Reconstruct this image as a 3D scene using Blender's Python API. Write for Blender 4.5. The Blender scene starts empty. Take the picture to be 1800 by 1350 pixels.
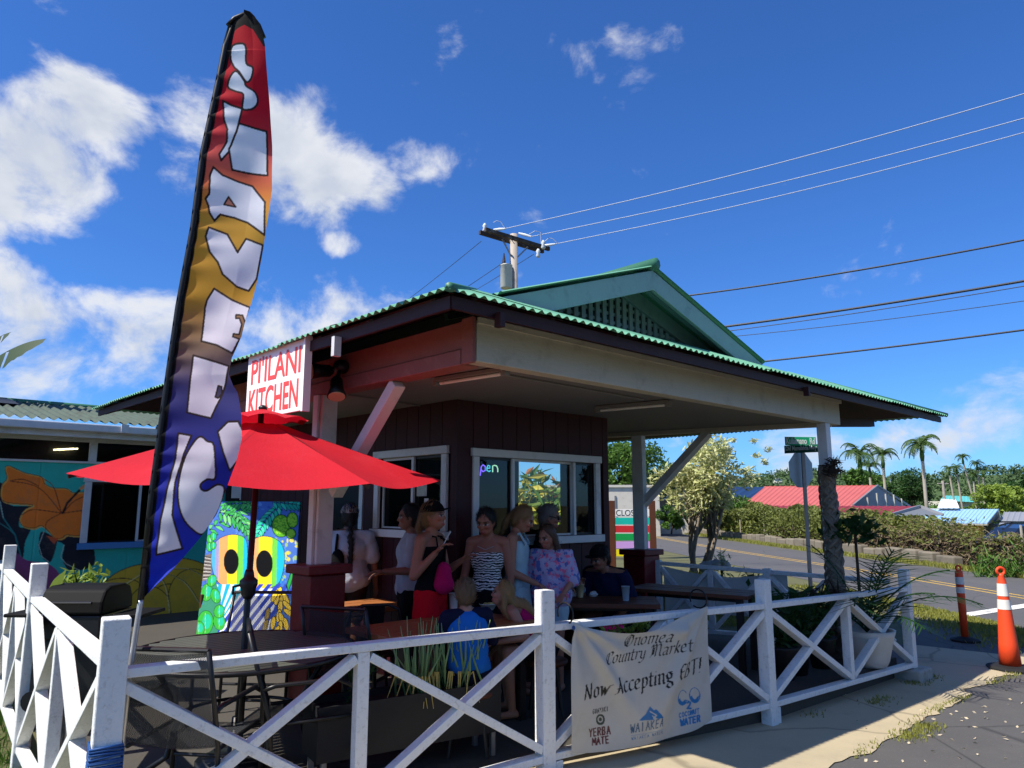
import bpy, math, random
import numpy as np
from mathutils import Vector, Matrix
random.seed(7); rng = np.random.default_rng(7)
S = bpy.context.scene
C = S.collection
R = math.radians
# ------------------------------------------------------------------ camera
F = 1290.0; PITCH = R(9.37); CAMZ = 1.65
cam = bpy.data.cameras.new('camera'); camo = bpy.data.objects.new('camera', cam); C.objects.link(camo)
camo.location = (0, 0, CAMZ); camo.rotation_euler = (math.pi/2 + PITCH, 0, 0)
cam.sensor_width = 36; cam.lens = F/1800*36; cam.clip_start = .05; cam.clip_end = 6000
S.camera = camo
S.cycles.max_bounces = 6; S.cycles.diffuse_bounces = 2; S.cycles.glossy_bounces = 3; S.cycles.transparent_max_bounces = 12; S.cycles.caustics_reflective = False; S.cycles.caustics_refractive = False
S.view_settings.view_transform = 'Standard'; S.view_settings.look = 'None'
S.view_settings.exposure = 0.62; S.view_settings.gamma = 1
# sun
SUN_EL = R(53); SH = Vector((-.872, -.49, 0)).normalized()
SDIR = Vector((SH.x*math.cos(SUN_EL), SH.y*math.cos(SUN_EL), math.sin(SUN_EL)))
sl = bpy.data.lights.new('sun', 'SUN'); so = bpy.data.objects.new('sun', sl); C.objects.link(so)
sl.energy = 4.6; sl.angle = R(.53); sl.color = (1, .94, .84)
so.rotation_euler = (-SDIR).to_track_quat('-Z', 'Y').to_euler(); so.location = (-20, -10, 30)
# world
W = bpy.data.worlds.new('World'); S.world = W; W.use_nodes = True
nt = W.node_tree; nt.nodes.clear()
class NG:
    def __init__(s, t): s.t = t
    def n(s, ty, **k):
        x = s.t.nodes.new(ty)
        for a, b in k.items(): setattr(x, a, b)
        return x
    def l(s, a, b): s.t.links.new(a, b)
    def put(s, sock, v):
        if isinstance(v, (int, float, tuple, list)): sock.default_value = v
        else: s.l(v, sock)
    def m(s, op, a, b=0.0, c=0.0, clamp=False):
        x = s.n('ShaderNodeMath', operation=op, use_clamp=clamp)
        s.put(x.inputs[0], a); s.put(x.inputs[1], b); s.put(x.inputs[2], c)
        return x.outputs[0]
    def noise(s, vec, scale, detail=6, rough=.55, dist=0.0):
        x = s.n('ShaderNodeTexNoise'); s.put(x.inputs['Scale'], scale); x.inputs['Detail'].default_value = detail
        x.inputs['Roughness'].default_value = rough; x.inputs['Distortion'].default_value = dist
        if vec is not None: s.l(vec, x.inputs['Vector'])
        return x.outputs['Fac']
    def ramp(s, f, a, b, lo=0.0, hi=1.0, smooth=True):
        x = s.n('ShaderNodeMapRange', clamp=True)
        if smooth: x.interpolation_type = 'SMOOTHSTEP'
        s.put(x.inputs[0], f); s.put(x.inputs[1], a); s.put(x.inputs[2], b); s.put(x.inputs[3], lo); s.put(x.inputs[4], hi)
        return x.outputs[0]
    def mix(s, f, a, b, mode='MIX'):
        x = s.n('ShaderNodeMix', data_type='RGBA', blend_type=mode)
        s.put(x.inputs[0], f); s.put(x.inputs[6], a); s.put(x.inputs[7], b)
        return x.outputs[2]
g = NG(nt)
sky = g.n('ShaderNodeTexSky', sky_type='NISHITA', sun_disc=False)
sky.sun_elevation = SUN_EL; sky.sun_rotation = math.atan2(SH.x, SH.y)
sky.air_density = 1.0; sky.dust_density = .35; sky.ozone_density = 3.2; sky.altitude = 300
tc = g.n('ShaderNodeTexCoord'); sep = g.n('ShaderNodeSeparateXYZ'); g.l(tc.outputs['Generated'], sep.inputs[0])
az = g.m('ARCTAN2', sep.outputs[0], sep.outputs[1]); el = g.m('ARCSINE', sep.outputs[2])
FW = Vector((0, math.cos(PITCH), math.sin(PITCH))); UP = Vector((0, -math.sin(PITCH), math.cos(PITCH)))
def ray(px, py): return FW*F + Vector((1, 0, 0))*(px-900) + UP*(675-py)
def azel(px, py):
    d = ray(px, py).normalized(); return math.atan2(d.x, d.y), math.asin(d.z)
blobs = [(60,315,135,85,1.0),(150,200,85,70,.95),(190,290,60,60,.7),(330,205,90,70,.38),(565,315,92,88,.98),(515,240,88,75,.95),(665,355,42,50,.7),(310,330,70,36,.5),
         (595,424,42,24,.75),(150,610,235,100,.74),(330,590,150,80,.5),(560,560,160,65,.72),(20,480,60,50,.55),(1075,85,130,55,.27),(880,30,60,35,.12),(1660,760,140,62,.75),(1760,720,110,55,.7),
         (1750,800,160,40,.6),(1440,790,130,50,.55),(200,70,90,40,.3),(940,405,70,30,.4),(870,500,45,40,.5),(790,70,30,35,.16),(730,280,60,50,.3),(1340,620,60,25,.35),(120,110,60,30,.3)]
field = None
for (x, y, rx, ry, amp) in blobs:
    a0, e0 = azel(x, y); ra, re = rx/F*1.35, ry/F*1.3
    dx = g.m('MULTIPLY_ADD', az, 1/ra, -a0/ra); dy = g.m('MULTIPLY_ADD', el, 1/re, -e0/re)
    b = g.m('MULTIPLY_ADD', g.m('MULTIPLY_ADD', dy, dy, g.m('MULTIPLY', dx, dx)), -.8*amp, amp)
    field = b if field is None else g.m('MAXIMUM', field, b)
# the rest of the sky, outside the picture: scattered fair-weather cloud of the same kind
big = g.noise(tc.outputs['Generated'], 2.3, 3, .5)
out = g.m('GREATER_THAN', g.m('ABSOLUTE', az), .72)
field = g.m('MAXIMUM', field, g.m('MULTIPLY', g.ramp(big, .47, .7), g.m('MULTIPLY', out, .9)))
def fbm(off, dt=9):
    v = g.n('ShaderNodeVectorMath', operation='ADD'); g.l(tc.outputs['Generated'], v.inputs[0]); v.inputs[1].default_value = off
    sq = g.n('ShaderNodeVectorMath', operation='MULTIPLY'); g.l(v.outputs[0], sq.inputs[0]); sq.inputs[1].default_value = (1, 1, 1.35)
    return g.noise(sq.outputs[0], 7.5, dt, .6, .25)
n0 = fbm((0, 0, 0)); n1 = fbm(tuple(SDIR*.035), 4)
dens = g.m('ADD', field, g.m('MULTIPLY', g.m('SUBTRACT', n0, .5), 2.7))
cov = g.ramp(dens, .34, .98)
lit = g.ramp(g.m('SUBTRACT', n0, n1), -.16, .14)
core = g.ramp(dens, .55, 1.3)
bot = g.ramp(g.m('ADD', el, g.m('MULTIPLY', n0, .15)), .02, .34)
shade = g.m('MULTIPLY', g.m('SUBTRACT', 1.0, g.m('MULTIPLY', core, .3)), g.m('ADD', .58, g.m('MULTIPLY', lit, .42)))
shade = g.m('MULTIPLY', shade, g.m('ADD', .66, g.m('MULTIPLY', bot, .34)))
ccol = g.mix(shade, (2.5, 3.3, 4.8, 1), (7.5, 7.6, 7.8, 1))
tint = g.mix(1.0, sky.outputs[0], (.40, .80, 1.40, 1), 'MULTIPLY')
wcol = g.mix(g.m('MULTIPLY', cov, .97), tint, ccol)
bg = g.n('ShaderNodeBackground'); g.l(wcol, bg.inputs[0]); bg.inputs[1].default_value = .08
wo = g.n('ShaderNodeOutputWorld'); g.l(bg.outputs[0], wo.inputs[0])
# ------------------------------------------------------------------ helpers
CP = Vector((0, 0, CAMZ))
def at_y(px, py, Y):
    d = ray(px, py); return CP + d*(Y/d.y)
def at_z(px, py, z):
    d = ray(px, py); return CP + d*((z-CAMZ)/d.z)
def on_plane(px, py, p0, n):
    d = ray(px, py); n = Vector(n); return CP + d*((Vector(p0)-CP).dot(n)/d.dot(n))
def z_at(px, py, Y): return at_y(px, py, Y).z
def lin(c):
    return tuple(((x/255)/12.92 if x <= 10.3 else ((x/255+.055)/1.055)**2.4) for x in c)
mats = {}
def M(name, col, rough=.6, var=.18, scale=6, bump=0.0, bscale=40, metal=0, spec=.4, stretch=(1,1,1), dirt=0.0, dcol=(70,60,50), dscale=3, trans=0.0, emit=0.0, attr=False, rnd=0.0, ao=None, coat=0.0):
    """col given as sRGB 0-255 of the surface's own colour"""
    m = bpy.data.materials.new(name); m.use_nodes = True; mats[name] = m
    t = m.node_tree; q = NG(t); b = t.nodes['Principled BSDF']; o = t.nodes['Material Output']
    co = q.n('ShaderNodeTexCoord').outputs['Object']
    mp = q.n('ShaderNodeMapping'); q.l(co, mp.inputs[0]); mp.inputs['Scale'].default_value = stretch
    v = mp.outputs[0]
    if attr:
        base = q.n('ShaderNodeAttribute', attribute_name='print').outputs['Color']
    else:
        base = lin(col)+(1,)
    f = q.noise(v, scale, 5, .6)
    k = q.m('ADD', 1-var, q.m('MULTIPLY', f, 2*var))
    if rnd:
        oi = q.n('ShaderNodeObjectInfo').outputs['Random']
        k = q.m('MULTIPLY', k, q.m('ADD', 1-rnd, q.m('MULTIPLY', oi, 2*rnd)))
    cc = q.n('ShaderNodeCombineColor'); [q.l(k, cc.inputs[i]) for i in range(3)]
    c = q.mix(1.0, base, cc.outputs[0], 'MULTIPLY')
    if dirt:
        d = q.ramp(q.noise(co, dscale, 8, .68), .5, .72, 0, dirt)
        c = q.mix(d, c, lin(dcol)+(1,))
    q.l(c, b.inputs['Base Color'])
    b.inputs['Roughness'].default_value = rough; b.inputs['Metallic'].default_value = metal
    b.inputs['Specular IOR Level'].default_value = spec
    if coat: b.inputs['Coat Weight'].default_value = coat
    if bump:
        bp = q.n('ShaderNodeBump'); bp.inputs['Strength'].default_value = bump; bp.inputs['Distance'].default_value = .01
        q.l(q.noise(v, bscale, 6, .65), bp.inputs['Height']); q.l(bp.outputs[0], b.inputs['Normal'])
    if emit:
        q.l(c, b.inputs['Emission Color']); b.inputs['Emission Strength'].default_value = emit
    if trans:
        tr = q.n('ShaderNodeBsdfTranslucent'); q.l(c, tr.inputs[0])
        mx = q.n('ShaderNodeMixShader'); mx.inputs[0].default_value = trans
        q.l(b.outputs[0], mx.inputs[1]); q.l(tr.outputs[0], mx.inputs[2]); q.l(mx.outputs[0], o.inputs[0])
    return m
def glass(name, tint=(.75,.82,.8), refl=1.0):
    m = bpy.data.materials.new(name); m.use_nodes = True; t = m.node_tree; q = NG(t); t.nodes.remove(t.nodes['Principled BSDF'])
    tr = q.n('ShaderNodeBsdfTransparent'); tr.inputs[0].default_value = tint+(1,)
    gl = q.n('ShaderNodeBsdfGlossy'); gl.inputs['Roughness'].default_value = .015
    fr = q.n('ShaderNodeFresnel'); fr.inputs[0].default_value = 1.52
    mx = q.n('ShaderNodeMixShader'); q.l(q.m('MULTIPLY', fr.outputs[0], refl, clamp=True), mx.inputs[0]); q.l(tr.outputs[0], mx.inputs[1]); q.l(gl.outputs[0], mx.inputs[2])
    q.l(mx.outputs[0], t.nodes['Material Output'].inputs[0]); mats[name] = m; return m
class MB:
    def __init__(s): s.v = []; s.f = []; s.mi = []
    def add(s, v, f, mi=0):
        o = len(s.v); s.v += [tuple(p) for p in v]; s.f += [tuple(i+o for i in q) for q in f]; s.mi += [mi]*len(f); return s
    def frame(s, o, ax, ay, az, x0, x1, y0, y1, z0, z1, mi=0):
        o = Vector(o); ax = Vector(ax); ay = Vector(ay); az = Vector(az)
        v = [o+ax*x+ay*y+az*z for z in (z0, z1) for y in (y0, y1) for x in (x0, x1)]
        fs = [(0,2,3,1),(4,5,7,6),(0,1,5,4),(2,6,7,3),(0,4,6,2),(1,3,7,5)]
        if ax.cross(ay).dot(az) < 0: fs = [q[::-1] for q in fs]
        return s.add(v, fs, mi)
    def box(s, x0, x1, y0, y1, z0, z1, mi=0): return s.frame((0,0,0), (1,0,0), (0,1,0), (0,0,1), x0, x1, y0, y1, z0, z1, mi)
    def beam(s, p0, p1, w, h, up=(0,0,1), mi=0):
        p0 = Vector(p0); p1 = Vector(p1); d = p1-p0; L = d.length; d /= L
        side = d.cross(Vector(up))
        if side.length < 1e-4: side = d.cross(Vector((1,0,0)))
        side.normalize(); u = side.cross(d)
        return s.frame(p0, d, side, u, 0, L, -w/2, w/2, -h/2, h/2, mi)
    def tube(s, pts, r, n=8, cap=True, mi=0, closed=False):
        pts = [Vector(p) for p in pts]; k = len(pts)
        rr = r if isinstance(r, (list, tuple)) else [r]*k
        vs = []; prev = None
        for i, p in enumerate(pts):
            a = pts[(i-1) % k] if (i > 0 or closed) else p; b = pts[(i+1) % k] if (i < k-1 or closed) else p
            d = (b-a).normalized()
            if prev is None:
                e = d.orthogonal().normalized()
            else:
                e = prev - d*prev.dot(d)
                e = e.normalized() if e.length > 1e-6 else d.orthogonal().normalized()
            prev = e; f = d.cross(e)
            for j in range(n):
                t = 2*math.pi*j/n; vs.append(p+(e*math.cos(t)+f*math.sin(t))*rr[i])
        fs = []
        for i in range(k if closed else k-1):
            for j in range(n):
                a = i*n+j; b = i*n+(j+1) % n; i2 = (i+1) % k
                fs.append((a, b, i2*n+(j+1) % n, i2*n+j))
        if cap and not closed: fs += [tuple(range(n))[::-1], tuple((k-1)*n+j for j in range(n))]
        return s.add(vs, fs, mi)
    def lathe(s, prof, n=20, o=(0,0,0), sx=1, sy=1, cap=True, mi=0):
        o = Vector(o); vs = []
        for (r, z) in prof:
            for j in range(n):
                t = 2*math.pi*j/n; vs.append(o+Vector((r*sx*math.cos(t), r*sy*math.sin(t), z)))
        fs = [(i*n+j, i*n+(j+1) % n, (i+1)*n+(j+1) % n, (i+1)*n+j) for i in range(len(prof)-1) for j in range(n)]
        if cap: fs += [tuple(range(n))[::-1], tuple((len(prof)-1)*n+j for j in range(n))]
        return s.add(vs, fs, mi)
    def ell(s, c, r, M3=None, nu=12, nv=8, mi=0):
        c = Vector(c); vs = []; fs = []
        for i in range(nv+1):
            a = math.pi*i/nv
            for j in range(nu):
                t = 2*math.pi*j/nu
                p = Vector((r[0]*math.sin(a)*math.cos(t), r[1]*math.sin(a)*math.sin(t), -r[2]*math.cos(a)))
                vs.append(c+(M3@p if M3 else p))
        fs = [(i*nu+j, i*nu+(j+1) % nu, (i+1)*nu+(j+1) % nu, (i+1)*nu+j) for i in range(nv) for j in range(nu)]
        return s.add(vs, fs, mi)
    def cap(s, a, ra, b, rb, n=12, mi=0):
        a = Vector(a); b = Vector(b); d = (b-a); L = max(d.length, 1e-5); d = d/L
        pts = []; rs = []
        for t in (-90, -55, -25): pts.append(a+d*ra*math.sin(R(t))); rs.append(max(ra*math.cos(R(t)), 1e-4))
        pts.append(a); rs.append(ra); pts.append(b); rs.append(rb)
        for t in (25, 55, 90): pts.append(b+d*rb*math.sin(R(t))); rs.append(max(rb*math.cos(R(t)), 1e-4))
        e = d.orthogonal().normalized(); f = d.cross(e); vs = []
        for p, r in zip(pts, rs):
            for j in range(n):
                t = 2*math.pi*j/n; vs.append(p+(e*math.cos(t)+f*math.sin(t))*r)
        fs = [(i*n+j, i*n+(j+1) % n, (i+1)*n+(j+1) % n, (i+1)*n+j) for i in range(len(pts)-1) for j in range(n)]
        fs += [tuple(range(n))[::-1], tuple((len(pts)-1)*n+j for j in range(n))]
        return s.add(vs, fs, mi)
    def prism(s, poly, o, ax, ay, az, z0, z1, mi=0):
        o = Vector(o); ax = Vector(ax); ay = Vector(ay); az = Vector(az); n = len(poly)
        v = [o+ax*x+ay*y+az*z0 for x, y in poly]+[o+ax*x+ay*y+az*z1 for x, y in poly]
        return s.add(v, [tuple(range(n))[::-1], tuple(range(n, 2*n))]+[(i, (i+1) % n, n+(i+1) % n, n+i) for i in range(n)], mi)
def obj(name, mb, mat, parent=None, smooth=False, bevel=0.0, local=False):
    me = bpy.data.meshes.new(name); me.from_pydata(mb.v, [], mb.f)
    for m in (mat if isinstance(mat, (list, tuple)) else [mat]): me.materials.append(mats[m] if isinstance(m, str) else m)
    if isinstance(mat, (list, tuple)): me.polygons.foreach_set('material_index', mb.mi)
    if smooth: me.polygons.foreach_set('use_smooth', [True]*len(me.polygons))
    o = bpy.data.objects.new(name, me); C.objects.link(o)
    if parent:
        o.parent = parent
        if parent.type == 'EMPTY' and not local: o.location = -parent.location
    if bevel:
        b = o.modifiers.new('bevel', 'BEVEL'); b.width = bevel; b.segments = 2; b.limit_method = 'ANGLE'; b.angle_limit = R(40)
    if smooth == 'auto':
        pass
    return o
def tag(o, label, cat=None, group=None, kind=None):
    if label: o['label'] = label
    if cat: o['category'] = cat
    if group: o['group'] = group
    if kind: o['kind'] = kind
    return o
def thing(name, label, cat, loc=(0,0,0), rz=0.0, group=None):
    o = bpy.data.objects.new(name, None); C.objects.link(o); o.location = loc; o.rotation_euler = (0, 0, rz); o.empty_display_size = .1
    return tag(o, label, cat, group)
def struct(o): o['kind'] = 'structure'; return o
def dup(root, loc, rz, label):
    r = root.copy(); C.objects.link(r); r.location = loc; r.rotation_euler = (0, 0, rz); r['label'] = label
    def rec(a, b):
        for ch in a.children:
            c = ch.copy(); C.objects.link(c); c.parent = b; rec(ch, c)
    rec(root, r); return r
def text_mesh(name, body, mat, parent, o, ax, az, width, height, depth=.003, shear=0.0, bold=0.0, local=False):
    """built-in font set into the plane (o, ax, az): lower-left corner o, scaled to width x height"""
    cu = bpy.data.curves.new('t', 'FONT'); cu.body = body; cu.extrude = .02; cu.shear = shear; cu.offset = bold
    to = bpy.data.objects.new('t', cu); C.objects.link(to)
    bpy.context.view_layer.update()
    me = bpy.data.meshes.new_from_object(to.evaluated_get(bpy.context.evaluated_depsgraph_get()))
    bpy.data.objects.remove(to)
    n = len(me.vertices); a = np.empty(n*3); me.vertices.foreach_get('co', a); a = a.reshape(n, 3)
    mn = a.min(0); mx = a.max(0); sp = np.maximum(mx-mn, 1e-6); a = (a-mn)/sp
    o = np.array(o); ax = np.array(Vector(ax).normalized()); az = np.array(Vector(az).normalized()); nn = np.cross(ax, az)
    w = o + a[:, :1]*ax*width + a[:, 1:2]*az*height + (a[:, 2:3]-.5)*nn*depth
    me.vertices.foreach_set('co', w.ravel()); me.update(); me.name = name
    me.materials.append(mats[mat]); ob = bpy.data.objects.new(name, me); C.objects.link(ob)
    if parent:
        ob.parent = parent
        if parent.type == 'EMPTY' and not local: ob.location = -parent.location
    return ob
# raster of flat print, put on real cloth and boards as a per-vertex colour
class Canvas:
    def __init__(s, x0, y0, x1, y1, step, bg):
        s.x0 = x0; s.y0 = y0; s.st = step; s.w = int((x1-x0)/step)+2; s.h = int((y1-y0)/step)+2
        s.a = np.empty((s.h, s.w, 3)); s.a[:] = lin(bg)
    def _sub(s, xa, xb, ya, yb):
        i0 = max(0, int((ya-s.y0)/s.st)); i1 = min(s.h, int((yb-s.y0)/s.st)+2); j0 = max(0, int((xa-s.x0)/s.st)); j1 = min(s.w, int((xb-s.x0)/s.st)+2)
        if i1 <= i0 or j1 <= j0: return None
        Y, X = np.mgrid[i0:i1, j0:j1]; return slice(i0, i1), slice(j0, j1), X*s.st+s.x0, Y*s.st+s.y0
    def poly(s, pts, col):
        xs = [p[0] for p in pts]; ys = [p[1] for p in pts]; q = s._sub(min(xs), max(xs), min(ys), max(ys))
        if q is None: return
        a, b, X, Y = q; ins = np.zeros(X.shape, bool); n = len(pts)
        for i in range(n):
            x1, y1 = pts[i]; x2, y2 = pts[(i+1) % n]
            if y1 == y2: continue
            c = ((y1 > Y) != (y2 > Y)) & (X < (x2-x1)*(Y-y1)/(y2-y1)+x1); ins ^= c
        s.a[a, b][ins] = lin(col) if not callable(col) else col(X, Y)[ins]
    def ell(s, cx, cy, rx, ry, col, rot=0):
        m = max(rx, ry); q = s._sub(cx-m, cx+m, cy-m, cy+m)
        if q is None: return
        a, b, X, Y = q; c, d = math.cos(R(rot)), math.sin(R(rot)); U = ((X-cx)*c+(Y-cy)*d)/rx; V = (-(X-cx)*d+(Y-cy)*c)/ry
        s.a[a, b][U*U+V*V < 1] = lin(col)
    def line(s, pts, w, col, closed=False):
        pts = list(pts)+([pts[0]] if closed else [])
        for (x1, y1), (x2, y2) in zip(pts[:-1], pts[1:]):
            q = s._sub(min(x1, x2)-w, max(x1, x2)+w, min(y1, y2)-w, max(y1, y2)+w)
            if q is None: continue
            a, b, X, Y = q; dx, dy = x2-x1, y2-y1; L = dx*dx+dy*dy+1e-9
            t = np.clip(((X-x1)*dx+(Y-y1)*dy)/L, 0, 1); D = np.hypot(X-x1-t*dx, Y-y1-t*dy)
            s.a[a, b][D < w/2] = lin(col)
    def nib(s, pts, nx, ny, col):
        """broad-nib pen stroke: the polyline swept by the nib vector"""
        for (x1, y1), (x2, y2) in zip(pts[:-1], pts[1:]):
            s.poly([(x1-nx, y1-ny), (x1+nx, y1+ny), (x2+nx, y2+ny), (x2-nx, y2-ny)], col)
            s.line([(x1, y1), (x2, y2)], max(abs(nx), abs(ny))*.55, col)
    def sample(s, X, Y):
        j = np.clip((X-s.x0)/s.st, 0, s.w-1.001); i = np.clip((Y-s.y0)/s.st, 0, s.h-1.001)
        j0 = j.astype(int); i0 = i.astype(int); fj = (j-j0)[..., None]; fi = (i-i0)[..., None]; A = s.a
        return (A[i0, j0]*(1-fi)*(1-fj)+A[i0, j0+1]*(1-fi)*fj+A[i0+1, j0]*fi*(1-fj)+A[i0+1, j0+1]*fi*fj)
def spline(pts, n=8, closed=True):
    out = []; k = len(pts)
    for i in range(k if closed else k-1):
        p = [pts[(i+d) % k] if closed else pts[min(max(i+d, 0), k-1)] for d in (-1, 0, 1, 2)]
        for j in range(n):
            t = j/n
            out.append(tuple(.5*((2*p[1][c])+(-p[0][c]+p[2][c])*t+(2*p[0][c]-5*p[1][c]+4*p[2][c]-p[3][c])*t*t+(-p[0][c]+3*p[1][c]-3*p[2][c]+p[3][c])*t**3) for c in (0, 1)))
    if not closed: out.append(pts[-1])
    return out
def sheet(name, P, col, mat, parent=None, solid=0.0, mask=None, local=False):
    """P: (h,w,3) points; col: (h,w,3) print"""
    h, w, _ = P.shape; idx = np.arange(h*w).reshape(h, w)
    q = np.stack([idx[:-1, :-1], idx[1:, :-1], idx[1:, 1:], idx[:-1, 1:]], -1).reshape(-1, 4)
    if mask is not None: q = q[mask.reshape(-1)]
    me = bpy.data.meshes.new(name); me.from_pydata(P.reshape(-1, 3).tolist(), [], q.tolist())
    if col is not None:
        at = me.color_attributes.new('print', 'FLOAT_COLOR', 'POINT'); c4 = np.ones((h*w, 4), np.float32); c4[:, :3] = col.reshape(-1, 3); at.data.foreach_set('color', c4.ravel())
    me.materials.append(mats[mat]); me.polygons.foreach_set('use_smooth', [True]*len(me.polygons))
    o = bpy.data.objects.new(name, me); C.objects.link(o)
    if parent:
        o.parent = parent
        if parent.type == 'EMPTY' and not local: o.location = -parent.location
    if solid:
        m = o.modifiers.new('solid', 'SOLIDIFY'); m.thickness = solid; m.offset = -1
    return o
# ------------------------------------------------------------------ materials
M('white_paint', (228,229,226), .5, .07, 7, .6, 34, stretch=(1,1,1), dirt=.42, dcol=(150,146,134), dscale=34)
M('cream_paint', (190,184,164), .55, .1, 2.2, .3, 24, stretch=(.6,.6,2), dirt=.32, dcol=(118,104,86), dscale=5)
M('post_paint', (222,222,218), .5, .06, 5, .15, 40, dirt=.35, dcol=(130,125,115), dscale=5)
M('pink_paint', (146,88,80), .6, .12, 3, .5, 14, stretch=(1,1,1), dirt=.4, dcol=(176,122,110), dscale=7)
M('red_wall', (56,8,16), .6, .12, 3, .2, 30, dirt=.2, dcol=(50,16,18), rnd=.1)
M('dark_red', (48,14,16), .6, .15, 3, .2, 20, dirt=.25, dcol=(50,18,18))
M('pier_red', (112,15,17), .45, .12, 5, .3, 20, dirt=.25, dcol=(150,70,70), dscale=16)
M('ceiling_paint', (128,126,121), .75, .05, 2, .1, 40)
M('roof_green', (106,164,134), .5, .14, 2, dirt=.4, dcol=(128,158,136), dscale=2.6, rnd=.06)
M('roof_green_old', (70,84,72), .75, .3, 3, dirt=.9, dcol=(58,56,50), dscale=3.5)
M('trim_green', (146,176,168), .55, .1, 4, .2, 25, dirt=.4, dcol=(80,100,92), dscale=6)
M('ridge_green', (62,118,94), .5, .1, 4)
M('gutter', (196,198,204), .4, .05, 3, dirt=.3, dcol=(120,120,120))
M('black', (14,14,15), .45, .1, 8)
M('black_metal', (20,20,22), .4, .1, 10, spec=.5)
M('table_slat', (84,88,80), .45, .12, 12)
M('galv', (150,152,155), .4, .12, 10, metal=.7)
M('alu', (190,192,194), .35, .06, 10, metal=.6)
M('wood', (160,100,56), .45, .25, 3, .2, 30, stretch=(1,9,9))
M('wood_dark', (92,52,32), .5, .25, 3, .2, 30, stretch=(1,9,9))
M('umbrella_red', (206,18,40), .8, .14, 3, .3, 40, trans=.28, dirt=.22, dcol=(226,64,74), dscale=2.5)
M('print', (255,255,255), .75, .13, 7, .4, 30, attr=True, dirt=.2, dcol=(120,112,100), dscale=5)
M('print_gloss', (255,255,255), .7, .12, 9, .3, 40, attr=True, spec=.1)
M('flag_cloth', (255,255,255), .8, .03, 60, attr=True, trans=.42)
M('banner_cloth', (255,255,255), .7, .07, 9, .25, 240, attr=True, trans=.2, dirt=.22, dcol=(176,160,120), dscale=4)
M('sign_white', (240,240,238), .4, .02)
M('sign_red', (226,74,62), .4, .03)
M('patio', (74,70,64), .85, .2, 2, .5, 30, dirt=.5, dcol=(70,66,60), dscale=2)
M('block', (168,166,156), .9, .2, 6, .6, 40, dirt=.5, dcol=(90,92,80), dscale=6)
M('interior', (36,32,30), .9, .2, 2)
M('rope_blue', (20,70,130), .6, .2, 60)
M('cup_white', (236,232,222), .5, .04)
M('cup_cream', (224,208,160), .5, .04)
M('paper', (228,226,220), .7, .05)
M('food', (214,180,110), .7, .3, 60, .6, 80)
M('pot_black', (28,29,32), .55, .15, 4, .2, 30)
M('pot_white', (205,200,190), .6, .1, 4, dirt=.3)
glass('glass'); glass('glass_dark', (.35,.42,.42))
# ================================================================== ground and roads
import bmesh
GX = [-400, -4, -2.3, -.8, 4.5, 14, 20, 45, 3000]; GZ = [-.5, -.5, -.12, 0, -.22, -.28, -1.2, -2.2, -2.2]
def gz(x): return float(np.interp(x, GX, GZ))
def gnd(px, py):
    z = 0
    for _ in range(20): p = at_z(px, py, z); z = .5*z+.5*gz(p.x)
    return Vector((p.x, p.y, gz(p.x)))
def ground_sheet(name, poly, lift, mat, parent=None):
    bm = bmesh.new(); bm.faces.new([bm.verts.new((x, y, 0)) for x, y in poly])
    for gx in GX[1:-1]:
        bmesh.ops.bisect_plane(bm, geom=bm.verts[:]+bm.edges[:]+bm.faces[:], plane_co=(gx, 0, 0), plane_no=(1, 0, 0))
    bmesh.ops.triangulate(bm, faces=bm.faces[:])
    for v in bm.verts: v.co.z = gz(v.co.x)+lift
    bmesh.ops.recalc_face_normals(bm, faces=bm.faces[:])
    if sum(f.normal.z for f in bm.faces) < 0: bmesh.ops.reverse_faces(bm, faces=bm.faces[:])
    me = bpy.data.meshes.new(name); bm.to_mesh(me); bm.free(); me.materials.append(mats[mat])
    o = bpy.data.objects.new(name, me); C.objects.link(o)
    if parent: o.parent = parent
    return o
M('soil', (92,92,58), .95, .35, 1.2, .5, 8, dirt=.7, dcol=(84,70,48), dscale=1.5)
def asphalt(name, col, crack=.5):
    m = M(name, col, .85, .16, .9, .35, 160, dirt=.35, dcol=(104,100,92), dscale=.8)
    t = m.node_tree; q = NG(t); b = t.nodes['Principled BSDF']; src = b.inputs['Base Color'].links[0].from_socket
    co = q.n('ShaderNodeTexCoord').outputs['Object']
    sp = q.ramp(q.noise(co, 90, 2, .5), .64, .72, 0, .4); c = q.mix(sp, src, lin((140,136,128))+(1,))
    vo = q.n('ShaderNodeTexVoronoi', feature='DISTANCE_TO_EDGE'); vo.inputs['Scale'].default_value = .55
    dn = q.n('ShaderNodeVectorMath', operation='ADD'); nn = q.n('ShaderNodeTexNoise'); nn.inputs['Scale'].default_value = 2.2; nn.inputs['Detail'].default_value = 5
    q.l(co, dn.inputs[0]); q.l(nn.outputs['Color'], dn.inputs[1]); q.l(dn.outputs[0], vo.inputs['Vector'])
    ck = q.ramp(vo.outputs['Distance'], .0, .012, crack, 0); c = q.mix(ck, c, lin((26,25,24))+(1,))
    q.l(c, b.inputs['Base Color'])
asphalt('concrete', (178,164,134), .4); asphalt('asphalt', (84,82,80)); asphalt('road_asphalt', (86,85,85), .35)
M('road_yellow', (206,166,70), .8, .2, 8, dirt=.9, dcol=(96,92,84), dscale=9)
M('road_white', (222,222,216), .8, .15, 8, dirt=.85, dcol=(100,98,94), dscale=6)
mb = MB(); ys = [-60, 1500]
mb.add([(x, y, z) for x, z in zip(GX, GZ) for y in ys], [(2*i, 2*i+2, 2*i+3, 2*i+1) for i in range(len(GX)-1)])
struct(obj('ground', mb, 'soil'))
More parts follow.
